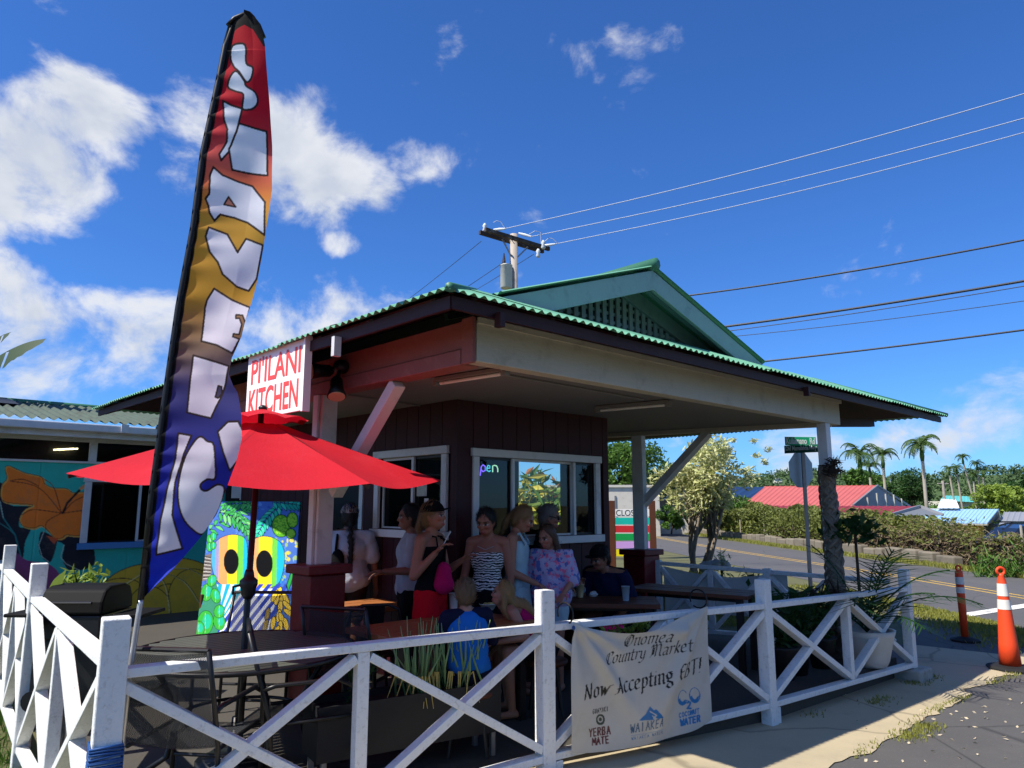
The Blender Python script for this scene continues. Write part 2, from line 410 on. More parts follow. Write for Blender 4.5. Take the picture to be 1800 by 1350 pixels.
# side street in the foreground (bottom right) and the highway beyond
struct(ground_sheet('side_street', [(-2.2,-40),(14,-40),(14,16),(6.2,16),(6.6,13.2),(5.6,10.8),(4.3,9.2),(2.4,6.4),(.6,4.4),(-1.5,3.6),(-2.2,3.0)], .004, 'asphalt'))
RC = [(12.4,-30),(11.4,5),(10.9,12),(10.45,20.4),(9.85,26),(9.2,32),(8.55,45),(7.5,70),(5,110),(-4,200)]
def offs(k):
    out = []
    for i, (x, y) in enumerate(RC):
        a = RC[max(i-1, 0)]; b = RC[min(i+1, len(RC)-1)]; d = Vector((b[0]-a[0], b[1]-a[1])).normalized(); out.append((x+d.y*k, y-d.x*k))
    return out
HW = 3.0
struct(ground_sheet('highway', offs(-HW)+offs(HW)[::-1], .008, 'road_asphalt'))
rm = bpy.data.objects['highway']
for k in (-.16, .16): 
    ground_sheet('centre_line', offs(k-.04)+offs(k+.04)[::-1], .012, 'road_yellow', rm)
a = gnd(1668,1087); b = gnd(1815,1064); d = (b-a).normalized(); s = Vector((-d.y, d.x, 0))*.13
b = a+d*3.4
ground_sheet('stop_line', [(p.x, p.y) for p in (a-s, b-s, b+s, a+s)], .016, 'road_white', bpy.data.objects['side_street'])
# concrete apron outside the fence, with a broken edge
edge = [(1390,1400),(1470,1345),(1545,1315),(1600,1280),(1640,1258),(1668,1243),(1712,1222),(1690,1215),(1740,1205),(1752,1192),(1800,1183),(1840,1172)]
ep = [gnd(*p) for p in edge]; ee = []
for p, q in zip(ep[:-1], ep[1:]):
    for j in range(6):
        w = p.lerp(q, j/6); ee.append((w.x+random.uniform(-.03,.03), w.y+random.uniform(-.03,.03)))
struct(ground_sheet('concrete_apron', [(-2.0,3.2),(.6,3.4)]+ee+[(6.4,9.6),(5.4,10.4),(4.5,8.8),(2.2,6.6),(-1.9,4.4)], .012, 'concrete'))
# ================================================================== cafe
M('lwin_blue', (70,130,190), .5, .1); M('grey_trim', (200,202,206), .6, .1, 4, dirt=.3)
TH = R(43.5); U = Vector((math.cos(TH), math.sin(TH), 0)); V = Vector((-U.y, U.x, 0)); N = -V; NL = -U; Z = Vector((0,0,1))
PC = Vector((-.231, 4.72, 0)); WC = Vector((-.516, 6.793, 0)); EC = Vector((-.361, 4.088, 0))
F0 = Vector((-1.98, 3.72, 0)); 
cafe = thing('cafe_building', 'dark red open-sided cafe with green corrugated roof and white posts', 'building', (PC.x, PC.y, 0))
P = lambda o, u, v, z: o+U*u+V*v+Z*z
# patio slab
pat = [F0+Vector((.16,.3,0)), Vector((.3,5.2,0)), Vector((2.1,6.42,0)), Vector((4.2,8.4,0)), Vector((2.0,10.6,0)), Vector((1.2,14,0)), Vector((-9,14,0)), Vector((-6.7,10.0,0)), Vector((-3.95,6.75,0))]
mb = MB(); mb.prism([(p.x, p.y) for p in pat], (0,0,0), (1,0,0), (0,1,0), Z, -.6, .008); struct(obj('patio', mb, 'patio'))
# beams
BE = 5.66
mb = MB(); mb.frame(PC, U, V, Z, 0, BE, 0, .12, 2.58, 2.86); obj('front_beam', mb, 'cream_paint', cafe, bevel=.006)
mb = MB(); mb.frame(PC, U, V, Z, 0, BE+.02, -.022, -.002, 2.835, 2.875); obj('trim_board', mb, 'cream_paint', cafe)
mb = MB(); mb.frame(PC, U, V, Z, -.02, .12, .125, 5.6, 2.68, 2.87); mb.frame(PC, U, V, Z, -.035, -.005, .0, .12, 2.57, 2.88); obj('side_beam', mb, 'pink_paint', cafe, bevel=.006)
mb = MB(); mb.frame(PC, U, V, Z, -.035, .13, .128, 5.6, 2.57, 2.676); obj('side_beam', mb, 'pink_paint', cafe, bevel=.006)
Bend = P(PC, BE, 0, 0); Rb = Vector((.9, 10.35, 0)); rd = (Rb-Bend).normalized()
mb = MB(); mb.beam(Bend+Z*2.7+rd*.1, Rb+Z*2.7, .12, .26); obj('rear_beam', mb, 'cream_paint', cafe, bevel=.006)
# ceiling boards
mb = MB(); cp = [P(PC,.1,.1,0), P(PC,BE-.05,.1,0), Rb, P(PC,3,7,0), P(PC,.1,6.5,0)]
mb.prism([(p.x, p.y) for p in cp], (0,0,0), (1,0,0), (0,1,0), Z, 2.622, 2.66); obj('ceiling', mb, 'ceiling_paint', cafe)
# posts, braces, piers
def post(name, c, z0, z1, w, mat='post_paint', ax=U, ay=V):
    mb = MB(); mb.frame((c.x, c.y, 0), ax, ay, Z, -w/2, w/2, -w/2, w/2, z0, z1); return obj(name, mb, mat, cafe, bevel=.008)
def pier(c, h, w):
    mb = MB(); mb.frame((c.x, c.y, 0), U, V, Z, -w/2, w/2, -w/2, w/2, 0, h-.075); pr = obj('pier', mb, 'pier_red', cafe, bevel=.012)
    mb = MB(); mb.frame((c.x, c.y, 0), U, V, Z, -w/2-.04, w/2+.04, -w/2-.04, w/2+.04, h-.073, h); obj('pier_cap', mb, 'pier_red', pr, bevel=.01)
LP = P(PC, .05, 2.03, 0)
post('post', LP, 1.17, 2.57, .145); mb = MB(); mb.frame((LP.x,LP.y,0), U, V, Z, -.1, -.074, -.04, .04, 1.17, 2.57); obj('post_batten', mb, 'post_paint', cafe, bevel=.004)
pier(LP, 1.17, .32)
mb = MB(); q0 = on_plane(690,672,PC,NL)+U*.05; q1 = on_plane(580,868,PC,NL)+U*.05; mb.beam(q0, q1, .09, .1, up=U); obj('brace', mb, 'post_paint', cafe, bevel=.006)
RP = P(PC, 5.32, .06, 0); post('post', RP, 0, 2.58, .115)
BP = Bend+rd*((Bend-Vector((1.864,10.128,0))).length); post('post', BP, 1.08, 2.57, .15, ax=rd, ay=Vector((rd.y,-rd.x,0))); pier(BP, 1.08, .34)
mb = MB(); q0 = BP-rd*.95+Z*2.57; q1 = BP+Z*1.62; mb.beam(q0, q1, .09, .1, up=V); obj('brace', mb, 'post_paint', cafe, bevel=.006)
# fluorescent battens
def batten(a, b):
    mb = MB(); mb.beam(a, b, .07, .03); f = obj('light_batten', mb, 'ceiling_paint', cafe, bevel=.004)
    mb = MB(); e = (b-a).normalized(); mb.tube([a-Z*.03+e*.04, b-Z*.03-e*.04], .013, 10); obj('tube', mb, 'cup_white', f)
    for p in (a, b):
        mb = MB(); mb.beam(p-e*.02-Z*.022, p+e*.02-Z*.022, .05, .05); obj('socket', mb, 'ceiling_paint', f)
for (x0,y0,x1,y1) in ((768,668,888,649),(1050,717,1175,706)):
    batten(at_z(x0,y0,2.6), at_z(x1,y1,2.6))
for a_, b_ in ((at_z(600,692,2.61), at_z(738,713,2.61)), (at_z(893,660,2.61), at_z(1130,702,2.61))):
    mb = MB(); mb.tube([a_, b_], .008, 6); obj('conduit', mb, 'ceiling_paint', cafe)
# walls of the enclosed room: boards on a dark backing
pl_cache = {}
def plank(o, ax, nrm, k, w, z0, z1, mat, par):
    key = (round(w,3), round(z1-z0,3), mat)
    if key not in pl_cache:
        mb = MB(); mb.box(.004, w-.004, -.016, .003, 0, z1-z0); ob = obj('plank', mb, mat, par); pl_cache[key] = ob.data
    else:
        ob = bpy.data.objects.new('plank', pl_cache[key]); C.objects.link(ob); ob.parent = par
    ax = Vector(ax); nrm = Vector(nrm); p = o+ax*k+nrm*.002+Z*z0-(par.location if par.type == 'EMPTY' else Vector())
    ob.matrix_basis = Matrix(((ax.x, -nrm.x, 0, p.x), (ax.y, -nrm.y, 0, p.y), (0, 0, 1, p.z), (0, 0, 0, 1)))
def board_wall(o, ax, nrm, L, H, holes, mat, par, bw=.19, name='wall'):
    ax = Vector(ax); nrm = Vector(nrm); mb = MB()
    ks = sorted({0.0, L}|{h[0] for h in holes}|{h[1] for h in holes})
    for a, b in zip(ks[:-1], ks[1:]):
        hs = [h for h in holes if h[0] < (a+b)/2 < h[1]]; z = 0
        for h in sorted(hs, key=lambda q: q[2]):
            if h[2] > z: mb.frame(o, ax, -nrm, Z, a, b, .014, .09, z, h[2])
            z = h[3]
        if z < H: mb.frame(o, ax, -nrm, Z, a, b, .014, .09, z, H)
    wl = obj(name, mb, mat, par)
    k = 0.0
    while k < L-.01:
        w = min(bw, L-k); z = 0
        hs = [h for h in holes if h[0] < k+w-.01 and h[1] > k+.01]
        for h in sorted(hs, key=lambda q: q[2]):
            if h[2] > z+.01: plank(o, ax, nrm, k, w, z, h[2], mat, par)
            z = h[3]
        if z < H-.01: plank(o, ax, nrm, k, w, z, H, mat, par)
        k += w
    return wl
def window(par, o, ax, nrm, k0, k1, z0, z1, mull, cw=.075, casing='post_paint', gl='glass', sill=None, name='window'):
    ax = Vector(ax); nrm = Vector(nrm)
    mb = MB(); mb.frame(o, ax, nrm, Z, k0-.02, k1+.02, 0.004, .05, z1-cw, z1); w = obj(name, mb, casing, par, bevel=.005)
    for a, b in ((k0, k0+cw), (k1-cw, k1)):
        mb = MB(); mb.frame(o, ax, nrm, Z, a, b, 0.004, .04, z0+.002, z1-cw-.002); obj('jamb', mb, casing, w, bevel=.004)
    mb = MB(); mb.frame(o, ax, nrm, Z, k0-.03, k1+.03, 0.004, .065, z0-cw, z0); obj('sill', mb, sill or casing, w, bevel=.005)
    e = [k0+cw]+list(mull)+[k1-cw]
    for m in mull:
        mb = MB(); mb.frame(o, ax, nrm, Z, m-.018, m+.018, -.03, .015, z0+.004, z1-cw-.004); obj('mullion', mb, casing, w, bevel=.003)
    for i, (a, b) in enumerate(zip(e[:-1], e[1:])):
        mb = MB(); y = -.02 if i % 2 == 0 else -.03
        for (p, q, r, s) in ((a+.02,b-.02,z0,z0+.025),(a+.02,b-.02,z1-cw-.025,z1-cw),(a+.002,a+.022,z0,z1-cw),(b-.022,b-.002,z0,z1-cw)):
            mb.frame(o, ax, nrm, Z, p, q, y-.01, y+.01, r, s)
        sh = obj('sash', mb, casing if i == 1 else 'black_metal', w)
        mb = MB(); mb.add([o+ax*a+nrm*(y-.004)+Z*z0, o+ax*b+nrm*(y-.004)+Z*z0, o+ax*b+nrm*(y-.004)+Z*(z1-cw), o+ax*a+nrm*(y-.004)+Z*(z1-cw)], [(0,1,2,3) if ax.cross(Z).dot(nrm) > 0 else (3,2,1,0)]); obj('pane', mb, gl, w)
    return w
WL = 2.19
fr_hole = (.25, 1.95, 1.34, 2.11)
board_wall(WC, U, N, WL, 2.622, [fr_hole], 'red_wall', cafe)
window(cafe, WC, U, N, .18, 2.02, 1.335, 2.18, (.72, 1.62), gl='glass')
sd_hole = (.17, 1.23, 1.42, 2.13); door = (1.62, 2.5, 0, 2.05)
board_wall(WC, V, NL, 4.6, 2.622, [sd_hole, door], 'red_wall', cafe)
window(cafe, WC, V, NL, .1, 1.3, 1.41, 2.2, (.66,), gl='glass')
mb = MB(); mb.frame(WC, V, NL, Z, 1.53, 1.6, .005, .03, 0, 2.12); mb.frame(WC, V, NL, Z, 2.52, 2.6, .005, .03, 0, 2.12); mb.frame(WC, V, NL, Z, 1.602, 2.518, .005, .03, 2.05, 2.12); obj('door_frame', mb, 'post_paint', cafe, bevel=.004)
mb = MB(); mb.frame(WC, V, NL, Z, 1.64, 2.48, -.06, -.02, .01, 2.04); dr = obj('door', mb, 'black', cafe)
mb = MB(); mb.frame(WC, V, NL, Z, 1.72, 1.74, -.018, .02, .9, 1.1); obj('handle', mb, 'alu', dr)
mb = MB(); mb.frame(WC, U, N, Z, -.02, .05, -.05, .035, 0, 2.62); obj('corner_board', mb, 'red_wall', cafe)
# right-hand and back walls of the room, with the back window that shows the garden
Wr = WC+U*WL
mb = MB()
for a, b, z0, z1 in ((0,.64,0,2.62),(1.44,2.9,0,2.62),(.64,1.44,0,1.42),(.64,1.44,2.2,2.62)): mb.frame(Wr, V, U, Z, a, b, -.09, .0, z0, z1)
obj('wall', mb, 'red_wall', cafe)
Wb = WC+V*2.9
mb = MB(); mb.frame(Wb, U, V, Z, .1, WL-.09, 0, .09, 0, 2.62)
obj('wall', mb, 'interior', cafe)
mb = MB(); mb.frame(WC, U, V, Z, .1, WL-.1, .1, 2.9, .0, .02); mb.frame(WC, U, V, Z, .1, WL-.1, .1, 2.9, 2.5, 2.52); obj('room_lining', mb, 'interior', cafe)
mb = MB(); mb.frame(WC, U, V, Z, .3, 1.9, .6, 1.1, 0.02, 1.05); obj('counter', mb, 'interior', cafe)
# notice on the wall, papers beside the order window
pm = [(933-8,865)]
mb = MB(); q = on_plane(806,918,WC,N); r_ = on_plane(820,928,WC,N); k0=(q-WC).dot(U); k1=(r_-WC).dot(U); mb.frame(WC, U, N, Z, k0, k1, .006, .012, r_.z, q.z); tag(obj('notice', mb, 'paper'), 'small white notice on the dark red wall left of the big window', 'notice')
M('paper_print', (190,196,180), .7, .5, 30); M('paper_yellow', (206,180,90), .7, .4, 40)
for i, (x0,y0,x1,y1,m,lb) in enumerate(((731,848,748,872,'paper_print','pale framed leaf print stuck inside the order window'),(752,882,764,895,'paper_yellow','small yellow card stuck in the lower corner of the order window'),(744,876,751,888,'paper','narrow white card stuck in the order window beside the yellow card'))):
    q = on_plane(x0,y0,WC,NL); r_ = on_plane(x1,y1,WC,NL); a = (q-WC).dot(V); b = (r_-WC).dot(V)
    mb = MB(); mb.frame(WC, V, NL, Z, min(a,b), max(a,b), -.016, -.012, min(r_.z,q.z), max(r_.z,q.z)); tag(obj('poster', mb, m), lb, 'poster')
# neon open sign inside the left pane of the big window
def neon(col):
    m = bpy.data.materials.new('neon'); m.use_nodes = True; b = m.node_tree.nodes['Principled BSDF']; b.inputs['Emission Color'].default_value = col+(1,); b.inputs['Emission Strength'].default_value = 1.1; b.inputs['Base Color'].default_value = (0,0,0,1); return m
no = thing('neon_sign', 'glowing neon sign reading open inside the big window', 'neon sign', tuple(on_plane(858,825,WC,N)-N*.1))
def npt(px, py): return on_plane(px, py, WC-N*.09, N)
strk = {'o':([(846,818),(842,823),(842,829),(846,832),(850,829),(850,822),(846,818)],(.35,.1,1)),'p':([(844,836),(846,820),(849,817),(853,820),(853,827),(849,829),(846,826)],(.22,.12,1)),'e':([(857,823),(861,823),(861,819),(858,818),(856,822),(856,827),(860,829),(862,827)],(.05,.45,.6)),'n':([(866,830),(866,819),(869,818),(873,819),(875,824),(875,830)],(.3,.6,.4))}
for k, (pts, col) in strk.items():
    if k == 'o': pts = [(x-9, y) for x, y in pts]
    mb = MB(); mb.tube([npt(*p) for p in pts], .006, 6); obj('letter', mb, neon(col), no, smooth=True)
# ------------------------------------------------------------------ roof
LU = 8.9; LV = 7.4; SL = .41; EZ = 2.88; MT = 1.3
def corr(name, o, ax, up, L, f_m, mat, z0=EZ, slope=SL, wl=.082, amp=.011, k0=0.0, par=cafe, sub=6):
    ax = Vector(ax); up = Vector(up); n = int((L-k0)/wl*sub)
    vs = []; fs = []
    nr = (Z-up*slope).normalized()
    for i in range(n+1):
        k = k0+(L-k0)*i/n; a = amp*math.sin(2*math.pi*(k/wl)); mm = max(f_m(k), .001)
        for t in (0, .5, 1): vs.append(o+ax*k+up*(mm*t)+Z*(z0+slope*mm*t)+nr*a)
    for i in range(n):
        for j in range(2): fs.append((i*3+j, (i+1)*3+j, (i+1)*3+j+1, i*3+j+1))
    mb = MB(); mb.add(vs, fs); return obj(name, mb, mat, par, smooth=True)
for i in range(12):   # separate lapped sheets
    corr('roof_sheet', EC-V*random.uniform(0,.02), U, V, min(LU, (i+1)*.754+.06), lambda k: min(k, LU-k, MT), 'roof_green', z0=EZ+(.004 if i % 2 else 0)+random.uniform(0,.004), k0=i*.754)
for i in range(10):
    corr('roof_sheet', EC+V*LV-U*random.uniform(0,.02), -V, U, min(LV, (i+1)*.754+.06), lambda k: min(k, LV-k, MT), 'roof_green', z0=EZ+(.004 if i % 2 else 0)+random.uniform(0,.004), k0=i*.754)
corr('roof_sheet', EC+U*LU, V, -U, LV, lambda k: min(k, LV-k, MT), 'roof_green', sub=3)
corr('roof_sheet', EC+U*LU+V*LV, -U, -V, LU, lambda k: min(k, LU-k, MT), 'roof_green', sub=3)
zt = EZ+SL*MT
mb = MB(); mb.frame(EC, U, V, Z, MT-.05, LU-MT+.05, MT-.05, LV-MT+.05, zt-.06, zt-.02); obj('roof_deck', mb, 'roof_green', cafe)
# hip caps
for (cr, d) in ((EC, U+V), (EC+U*LU, V-U)):
    mb = MB(); mb.tube([cr+Z*(EZ+.012), cr+d*MT+Z*(zt+.0)], .03, 8); obj('hip_cap', mb, 'ridge_green', cafe, smooth=True)
# rafters, fascia and underside
def rafters(o, ax, up, L, n, L0=.25):
    for i in range(n):
        k = L0+(L-2*L0)*i/(n-1); mm = min(k, L-k, MT); a = o+ax*k+up*.09+Z*(EZ-.075+SL*.09); b = o+ax*k+up*mm+Z*(EZ-.075+SL*mm)
        if mm < .15: continue
        mb = MB(); mb.beam(a, b, .045, .1); obj('rafter', mb, 'dark_red', cafe)
rafters(EC, U, V, LU, 13); rafters(EC, V, U, LV, 11)
for o, ax, up, L in ((EC, U, V, LU), (EC, V, U, LV)):
    mb = MB(); mb.frame(o, ax, up, Z, .07, L-.07, .06, .085, EZ-.09, EZ-.012); obj('fascia', mb, 'dark_red', cafe)
    for m in (.42, .8, 1.15):
        mb = MB(); mb.frame(o, ax, up, Z, m+.02, L-m-.02, m-.03, m+.03, EZ+SL*m-.055, EZ+SL*m-.018); obj('purlin', mb, 'dark_red', cafe)
for k in (.42, 4.6):
    mb = MB(); mb.frame(EC+U*k, U, V, Z, -.02, .02, .0, .055, EZ-.15, EZ-.06); obj('bracket', mb, 'dark_red', cafe)
for k in (1.3, 3.4):
    mb = MB(); mb.frame(EC+V*k, V, U, Z, -.02, .02, .0, .055, EZ-.2, EZ-.06); obj('bracket', mb, 'grey_trim', cafe)
# right-end hanger seen below the eave at the far corner
mb = MB(); mb.beam(Bend+V*.5+U*.1+Z*2.66, Bend+V*.5+U*2.3+Z*2.82, .08, .11); obj('outrigger', mb, 'dark_red', cafe)
mb = MB(); sf = [P(EC,.09,.09,0), P(EC,LU-.09,.09,0), P(EC,LU-.09,LV-.09,0), P(EC,.09,LV-.09,0)]
vs = [p+Z*(EZ+SL*.09-.02) for p in sf]+[P(EC,MT,MT,0)+Z*(zt-.07), P(EC,LU-MT,MT,0)+Z*(zt-.07), P(EC,LU-MT,LV-MT,0)+Z*(zt-.07), P(EC,MT,LV-MT,0)+Z*(zt-.07)]
mb.add(vs, [(0,1,5,4),(1,2,6,5),(2,3,7,6),(3,0,4,7),(4,5,6,7)]); obj('soffit', mb, 'dark_red', cafe)
# gable on top
GK0, GK1, GKA, GZ0, GZA = 1.2, 5.11, 3.09, 3.27, 3.9
def gpt(k, m, z): return EC+U*k+V*m+Z*z
for (ka, kb) in ((GK0, GKA), (GK1, GKA)):
    a = gpt(ka, .8, GZ0); b = gpt(kb, .8, GZA); 
    sg = 1 if kb > ka else -1; slp = (GZA-GZ0)/abs(kb-ka)
    # corrugated slope: runs along V, rises towards the ridge
    corr('gable_roof_sheet', EC+U*(ka-sg*.1)+V*(.74), V, U*sg, 4.6, lambda k, w=abs(kb-ka)+.1: w, 'roof_green', z0=GZ0-slp*.1+.012, slope=slp)
    mb = MB(); d = (b-a).normalized(); pn = Vector((0,0,1))-d*d.z; pn.normalize()
    mb.frame(a-pn*.1, d, V, pn, -.06, (b-a).length+.0, -.03, .012, -.11, .075); obj('barge_board', mb, 'trim_green', cafe, bevel=.005)
    mb = MB(); a2 = gpt(ka+sg*.1, 1.2, GZ0-.03); b2 = gpt(kb, 1.2, GZA-.08); mb.beam(a2, b2, .04, .16, up=Z); obj('gable_rake', mb, 'trim_green', cafe)
    for m in (1.0, 1.55):
        mb = MB(); mb.beam(gpt(ka,m,GZ0-.045), gpt(kb,m,GZA-.045), .05, .06); obj('rafter', mb, 'trim_green', cafe)
mb = MB(); mb.tube([gpt(GKA,.72,GZA+.03), gpt(GKA,5.3,GZA+.03)], .06, 8); obj('ridge_cap', mb, 'ridge_green', cafe, smooth=True)
mb = MB(); mb.add([gpt(GK0+.1,1.27,GZ0-.2), gpt(GK1-.1,1.27,GZ0-.2), gpt(GKA,1.27,GZA-.03)], [(0,1,2)]); obj('gable_backing', mb, 'black', cafe)
mb = MB(); mb.frame(EC, U, V, Z, GK0+.1, GK1-.1, 1.2, 1.23, GZ0-.1, GZ0+.09); obj('gable_sill', mb, 'trim_green', cafe, bevel=.004)
x = GK0+.62
while x < GK1-.55:
    top = GZ0+(GZA-GZ0)*(1-abs(x-GKA)/1.95)-.16
    if top > GZ0+.12:
        mb = MB(); mb.frame(EC, U, V, Z, x, x+.055, 1.21, 1.228, GZ0+.085, top); obj('louvre_slat', mb, 'trim_green', cafe)
    x += .105
for zz in (GZ0+.15, GZ0+.235, GZ0+.32, GZ0+.4):
    w = 1.95*(1-(zz+.12-GZ0)/(GZA-GZ0))
    if w > .1:
        mb = MB(); mb.frame(EC, U, V, Z, GKA-w, GKA+w, 1.23, 1.245, zz, zz+.03); obj('louvre_slat', mb, 'trim_green', cafe)
# ------------------------------------------------------------------ sign and flood lights on the left side
so_ = EC+V*1.8+U*.04
sg = thing('shop_sign', "white shop sign with red capitals reading PI'ILANI KITCHEN", 'sign', tuple(EC+V*2.3+Z*2.3))
sp0 = on_plane(434,722,EC+U*.05,NL); sp1 = on_plane(534,726,EC+U*.05,NL); L_ = (sp0-sp1).dot(V); zb = 2.345; hh = .55
o_ = Vector((sp0.x, sp0.y, zb))
mb = MB(); mb.frame(o_, -V, NL, Z, 0, L_, -.012, .012, 0, hh); obj('panel', mb, 'sign_white', sg, bevel=.004)
mb = MB(); mb.frame(o_, -V, NL, Z, L_+.004, L_+.03, -.03, .03, -.01, hh+.01); obj('edge_frame', mb, 'sign_white', sg)
text_mesh('lettering', "PI'ILANI", 'sign_red', sg, o_+NL*.014-V*(L_*.08)+Z*(hh*.54), -V, Z, L_*.86, hh*.39, bold=.012)
text_mesh('lettering', 'KITCHEN', 'sign_red', sg, o_+NL*.014-V*(L_*.06)+Z*(hh*.06), -V, Z, L_*.86, hh*.40, bold=.012)
for dk in (.1, L_-.1):
    mb = MB(); p = o_-V*dk+Z*hh; mb.tube([p-Z*.05, p+U*.25+Z*.07], .01, 6); obj('hanger', mb, 'galv', sg)
fl = thing('flood_light', 'black twin flood light under the eave beside the shop sign', 'flood light', tuple(on_plane(590,665,PC-U*.1,NL)))
b0 = on_plane(600,645,PC-U*.06,NL)
mb = MB(); mb.ell(b0, (.07,.07,.06)); obj('mount', mb, 'black', fl, smooth=True)
for px, py, tx, ty in ((592,680,.15,-.9),(566,652,-.8,.1)):
    p = on_plane(px, py, PC-U*.16, NL); ax = Vector((tx, -.5, ty-.2)).normalized()
    mb = MB(); e = ax.orthogonal().normalized()
    mb.tube([p-ax*.09, p-ax*.06, p+ax*.02, p+ax*.09], [.03,.05,.055,.075], 14); hd = obj('lamp_head', mb, 'black', fl, smooth=True)
    mb = MB(); mb.tube([p+ax*.091, p+ax*.096], .066, 14); obj('lens', mb, 'cup_cream', hd)
    mb = MB(); mb.tube([b0, p-ax*.07], .018, 8); obj('arm', mb, 'black', fl)
# ================================================================== mural building on the left
lb = thing('mural_building', 'low building with flower mural, weathered corrugated roof and grey gutter', 'building', (-6.79, 9.68, 0))
LG = Vector((-6.79, 9.68, 0)); LW = LG+V*.42
can = Canvas(-60, 740, 640, 1200, 1.0, (46,182,168))
c3 = lambda pts: [(x*.2963, 650+y*.2963) for x, y in pts]
navy = (20,26,40)
can.poly(spline(c3([(-40,680),(30,690),(60,800),(190,810),(130,850),(115,930),(180,945),(150,1020),(120,1140),(-20,1140),(-60,900)])), navy)
can.poly(spline(c3([(250,960),(330,1000),(340,1020),(300,1140),(240,1100),(230,1020)])), navy)
can.poly(spline(c3([(330,1010),(420,985),(520,960),(560,1150),(420,1190),(370,1120),(380,1040)])), navy)
can.line(c3([(0,800),(20,880),(90,980),(130,1130)]), 2.5, (30,120,120)); can.line(c3([(0,910),(60,950),(90,980)]), 2, (40,120,120))
for pts in ([(260,960),(230,1040),(250,1110),(290,1140)],[(380,1040),(360,1110),(390,1150),(470,1190)],[(0,780),(20,880)]): can.line(c3(pts), 1.3, (170,190,180))
can.poly(spline(c3([(60,1080),(160,1130),(280,1150),(350,1210),(380,1330),(60,1330)])), (140,66,116))
fl_ = spline(c3([(35,590),(60,575),(150,615),(250,640),(270,680),(320,705),(400,710),(440,735),(520,735),(540,830),(500,870),(505,960),(470,990),(400,985),(370,1005),(330,1000),(290,960),(250,930),(200,945),(140,930),(120,890),(150,835),(200,808),(120,800),(40,790),(10,760),(15,690),(45,650)]))
can.poly(fl_, (238,124,38)); can.line(fl_, 2.4, (226,170,80), True); can.line([(x-1.5,y-1.5) for x,y in fl_], 1, (50,34,30), True)
can.poly(c3([(275,985),(350,1000),(320,1035)]), (206,84,40))
for pts in ([(365,850),(320,700),(265,650)],[(365,850),(230,700),(60,660)],[(365,850),(200,830),(130,860)],[(365,850),(280,900),(270,960)],[(375,850),(440,780),(520,745)],[(375,850),(520,830)],[(60,660),(140,650),(230,690)]): can.line(spline(c3(pts),6,False), 1.5, (130,50,20))
can.line(c3([(372,850),(400,790),(480,705)]), 4, (24,20,22)); can.line(c3([(480,705),(500,690)]), 5, (230,150,90))
for (cx, cy, rx, ry, ro) in ((250,1035,75,42,-12),(330,1040,80,55,20),(200,1060,60,40,-20),(300,1075,48,40,80),(265,1075,45,38,70),(345,1060,60,48,75),(420,1080,60,40,60)):
    can.ell(cx, cy, rx+1.4, ry+1.4, (40,36,30), ro); can.ell(cx, cy, rx, ry, (220,182,54), ro)
for pts in ([(265,1000),(290,1030),(300,1095)],[(265,1000),(320,1020),(350,1060)],[(255,1005),(215,1030),(180,1050)],[(285,1000),(330,1000),(360,1015)]): can.line(spline(pts,6,False), 1.6, (236,220,150)); can.line(spline([(x+3,y+1) for x,y in pts],6,False), 1, (110,84,30))
can.poly([(150,1110),(600,1110),(600,1190),(150,1190)], (26,120,112)); can.poly(spline([(110,1090),(200,1100),(260,1120),(120,1160)]), navy)
tgt = []
nk, nz = 680, 300; KK = np.linspace(-1.0, 5.2, nk); ZZ = np.linspace(0, 2.28, nz)
def projn(Pn):
    q = Pn-np.array([0,0,CAMZ]); dp = q@np.array(FW); return 900+F*q[...,0]/dp, 675-F*(q@np.array(UP))/dp
Pg = np.array(LW)[None,None]+KK[None,:,None]*np.array(U)+ZZ[:,None,None]*np.array([0,0,1.])
px, py = projn(Pg); colm = can.sample(px, py)
def kz(px, py, pl=None):
    p = on_plane(px, py, LW if pl is None else pl, N); return (p-LW).dot(U), p.z
wk0, wz1 = kz(150, 836); wk1, wz0 = kz(275, 962); _, wz0 = kz(150, 962)
mask = np.ones((nz-1, nk-1), bool); Kc = (KK[:-1]+KK[1:])/2; Zc = (ZZ[:-1]+ZZ[1:])/2
mask[np.ix_((Zc > wz0) & (Zc < wz1-.05), (Kc > wk0+.05) & (Kc < wk1+.4))] = False
gr = np.zeros_like(Pg); seam = (np.abs(((KK/1.22) % 1)-.5) < .006)
Pg = Pg - np.where(seam, .006, 0)[None,:,None]*np.array(N)
wl = sheet('mural_wall', Pg[:, ::-1], colm[:, ::-1], 'print', lb, mask=mask[:, ::-1])
wl['label'] = 'teal wall painted with large orange and yellow flowers'
window(lb, LW+N*.004, U, N, wk0, wk1+.45, wz0+.06, wz1, (wk0+(wk1-wk0)*.72,), cw=.09, casing='grey_trim', gl='glass_dark', sill='lwin_blue')
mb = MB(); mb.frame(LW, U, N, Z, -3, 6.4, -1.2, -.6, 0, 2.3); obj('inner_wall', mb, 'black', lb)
tz0 = 2.28; tz1 = 2.56
mb = MB()
for k in (-3, -.9, wk0+.02, 2.4, 4.6): mb.frame(LW, U, N, Z, k, k+.1, -.02, .03, tz0, tz1)
mb.frame(LW, U, N, Z, -3, 6.4, -.021, .031, tz1, tz1+.1); mb.frame(LW, U, N, Z, -3, 6.4, -.02, .028, tz0-.03, tz0-.001); obj('transom_frame', mb, 'grey_trim', lb)
for a, b in ((-2.9,-.9),(-.8,wk0+.02),(wk0+.12,2.4),(2.5,4.6),(4.7,6.4)):
    mb = MB(); mb.add([LW+U*a+Z*tz0, LW+U*b+Z*tz0, LW+U*b+Z*tz1, LW+U*a+Z*tz1], [(0,1,2,3)]); obj('pane', mb, 'glass', lb)
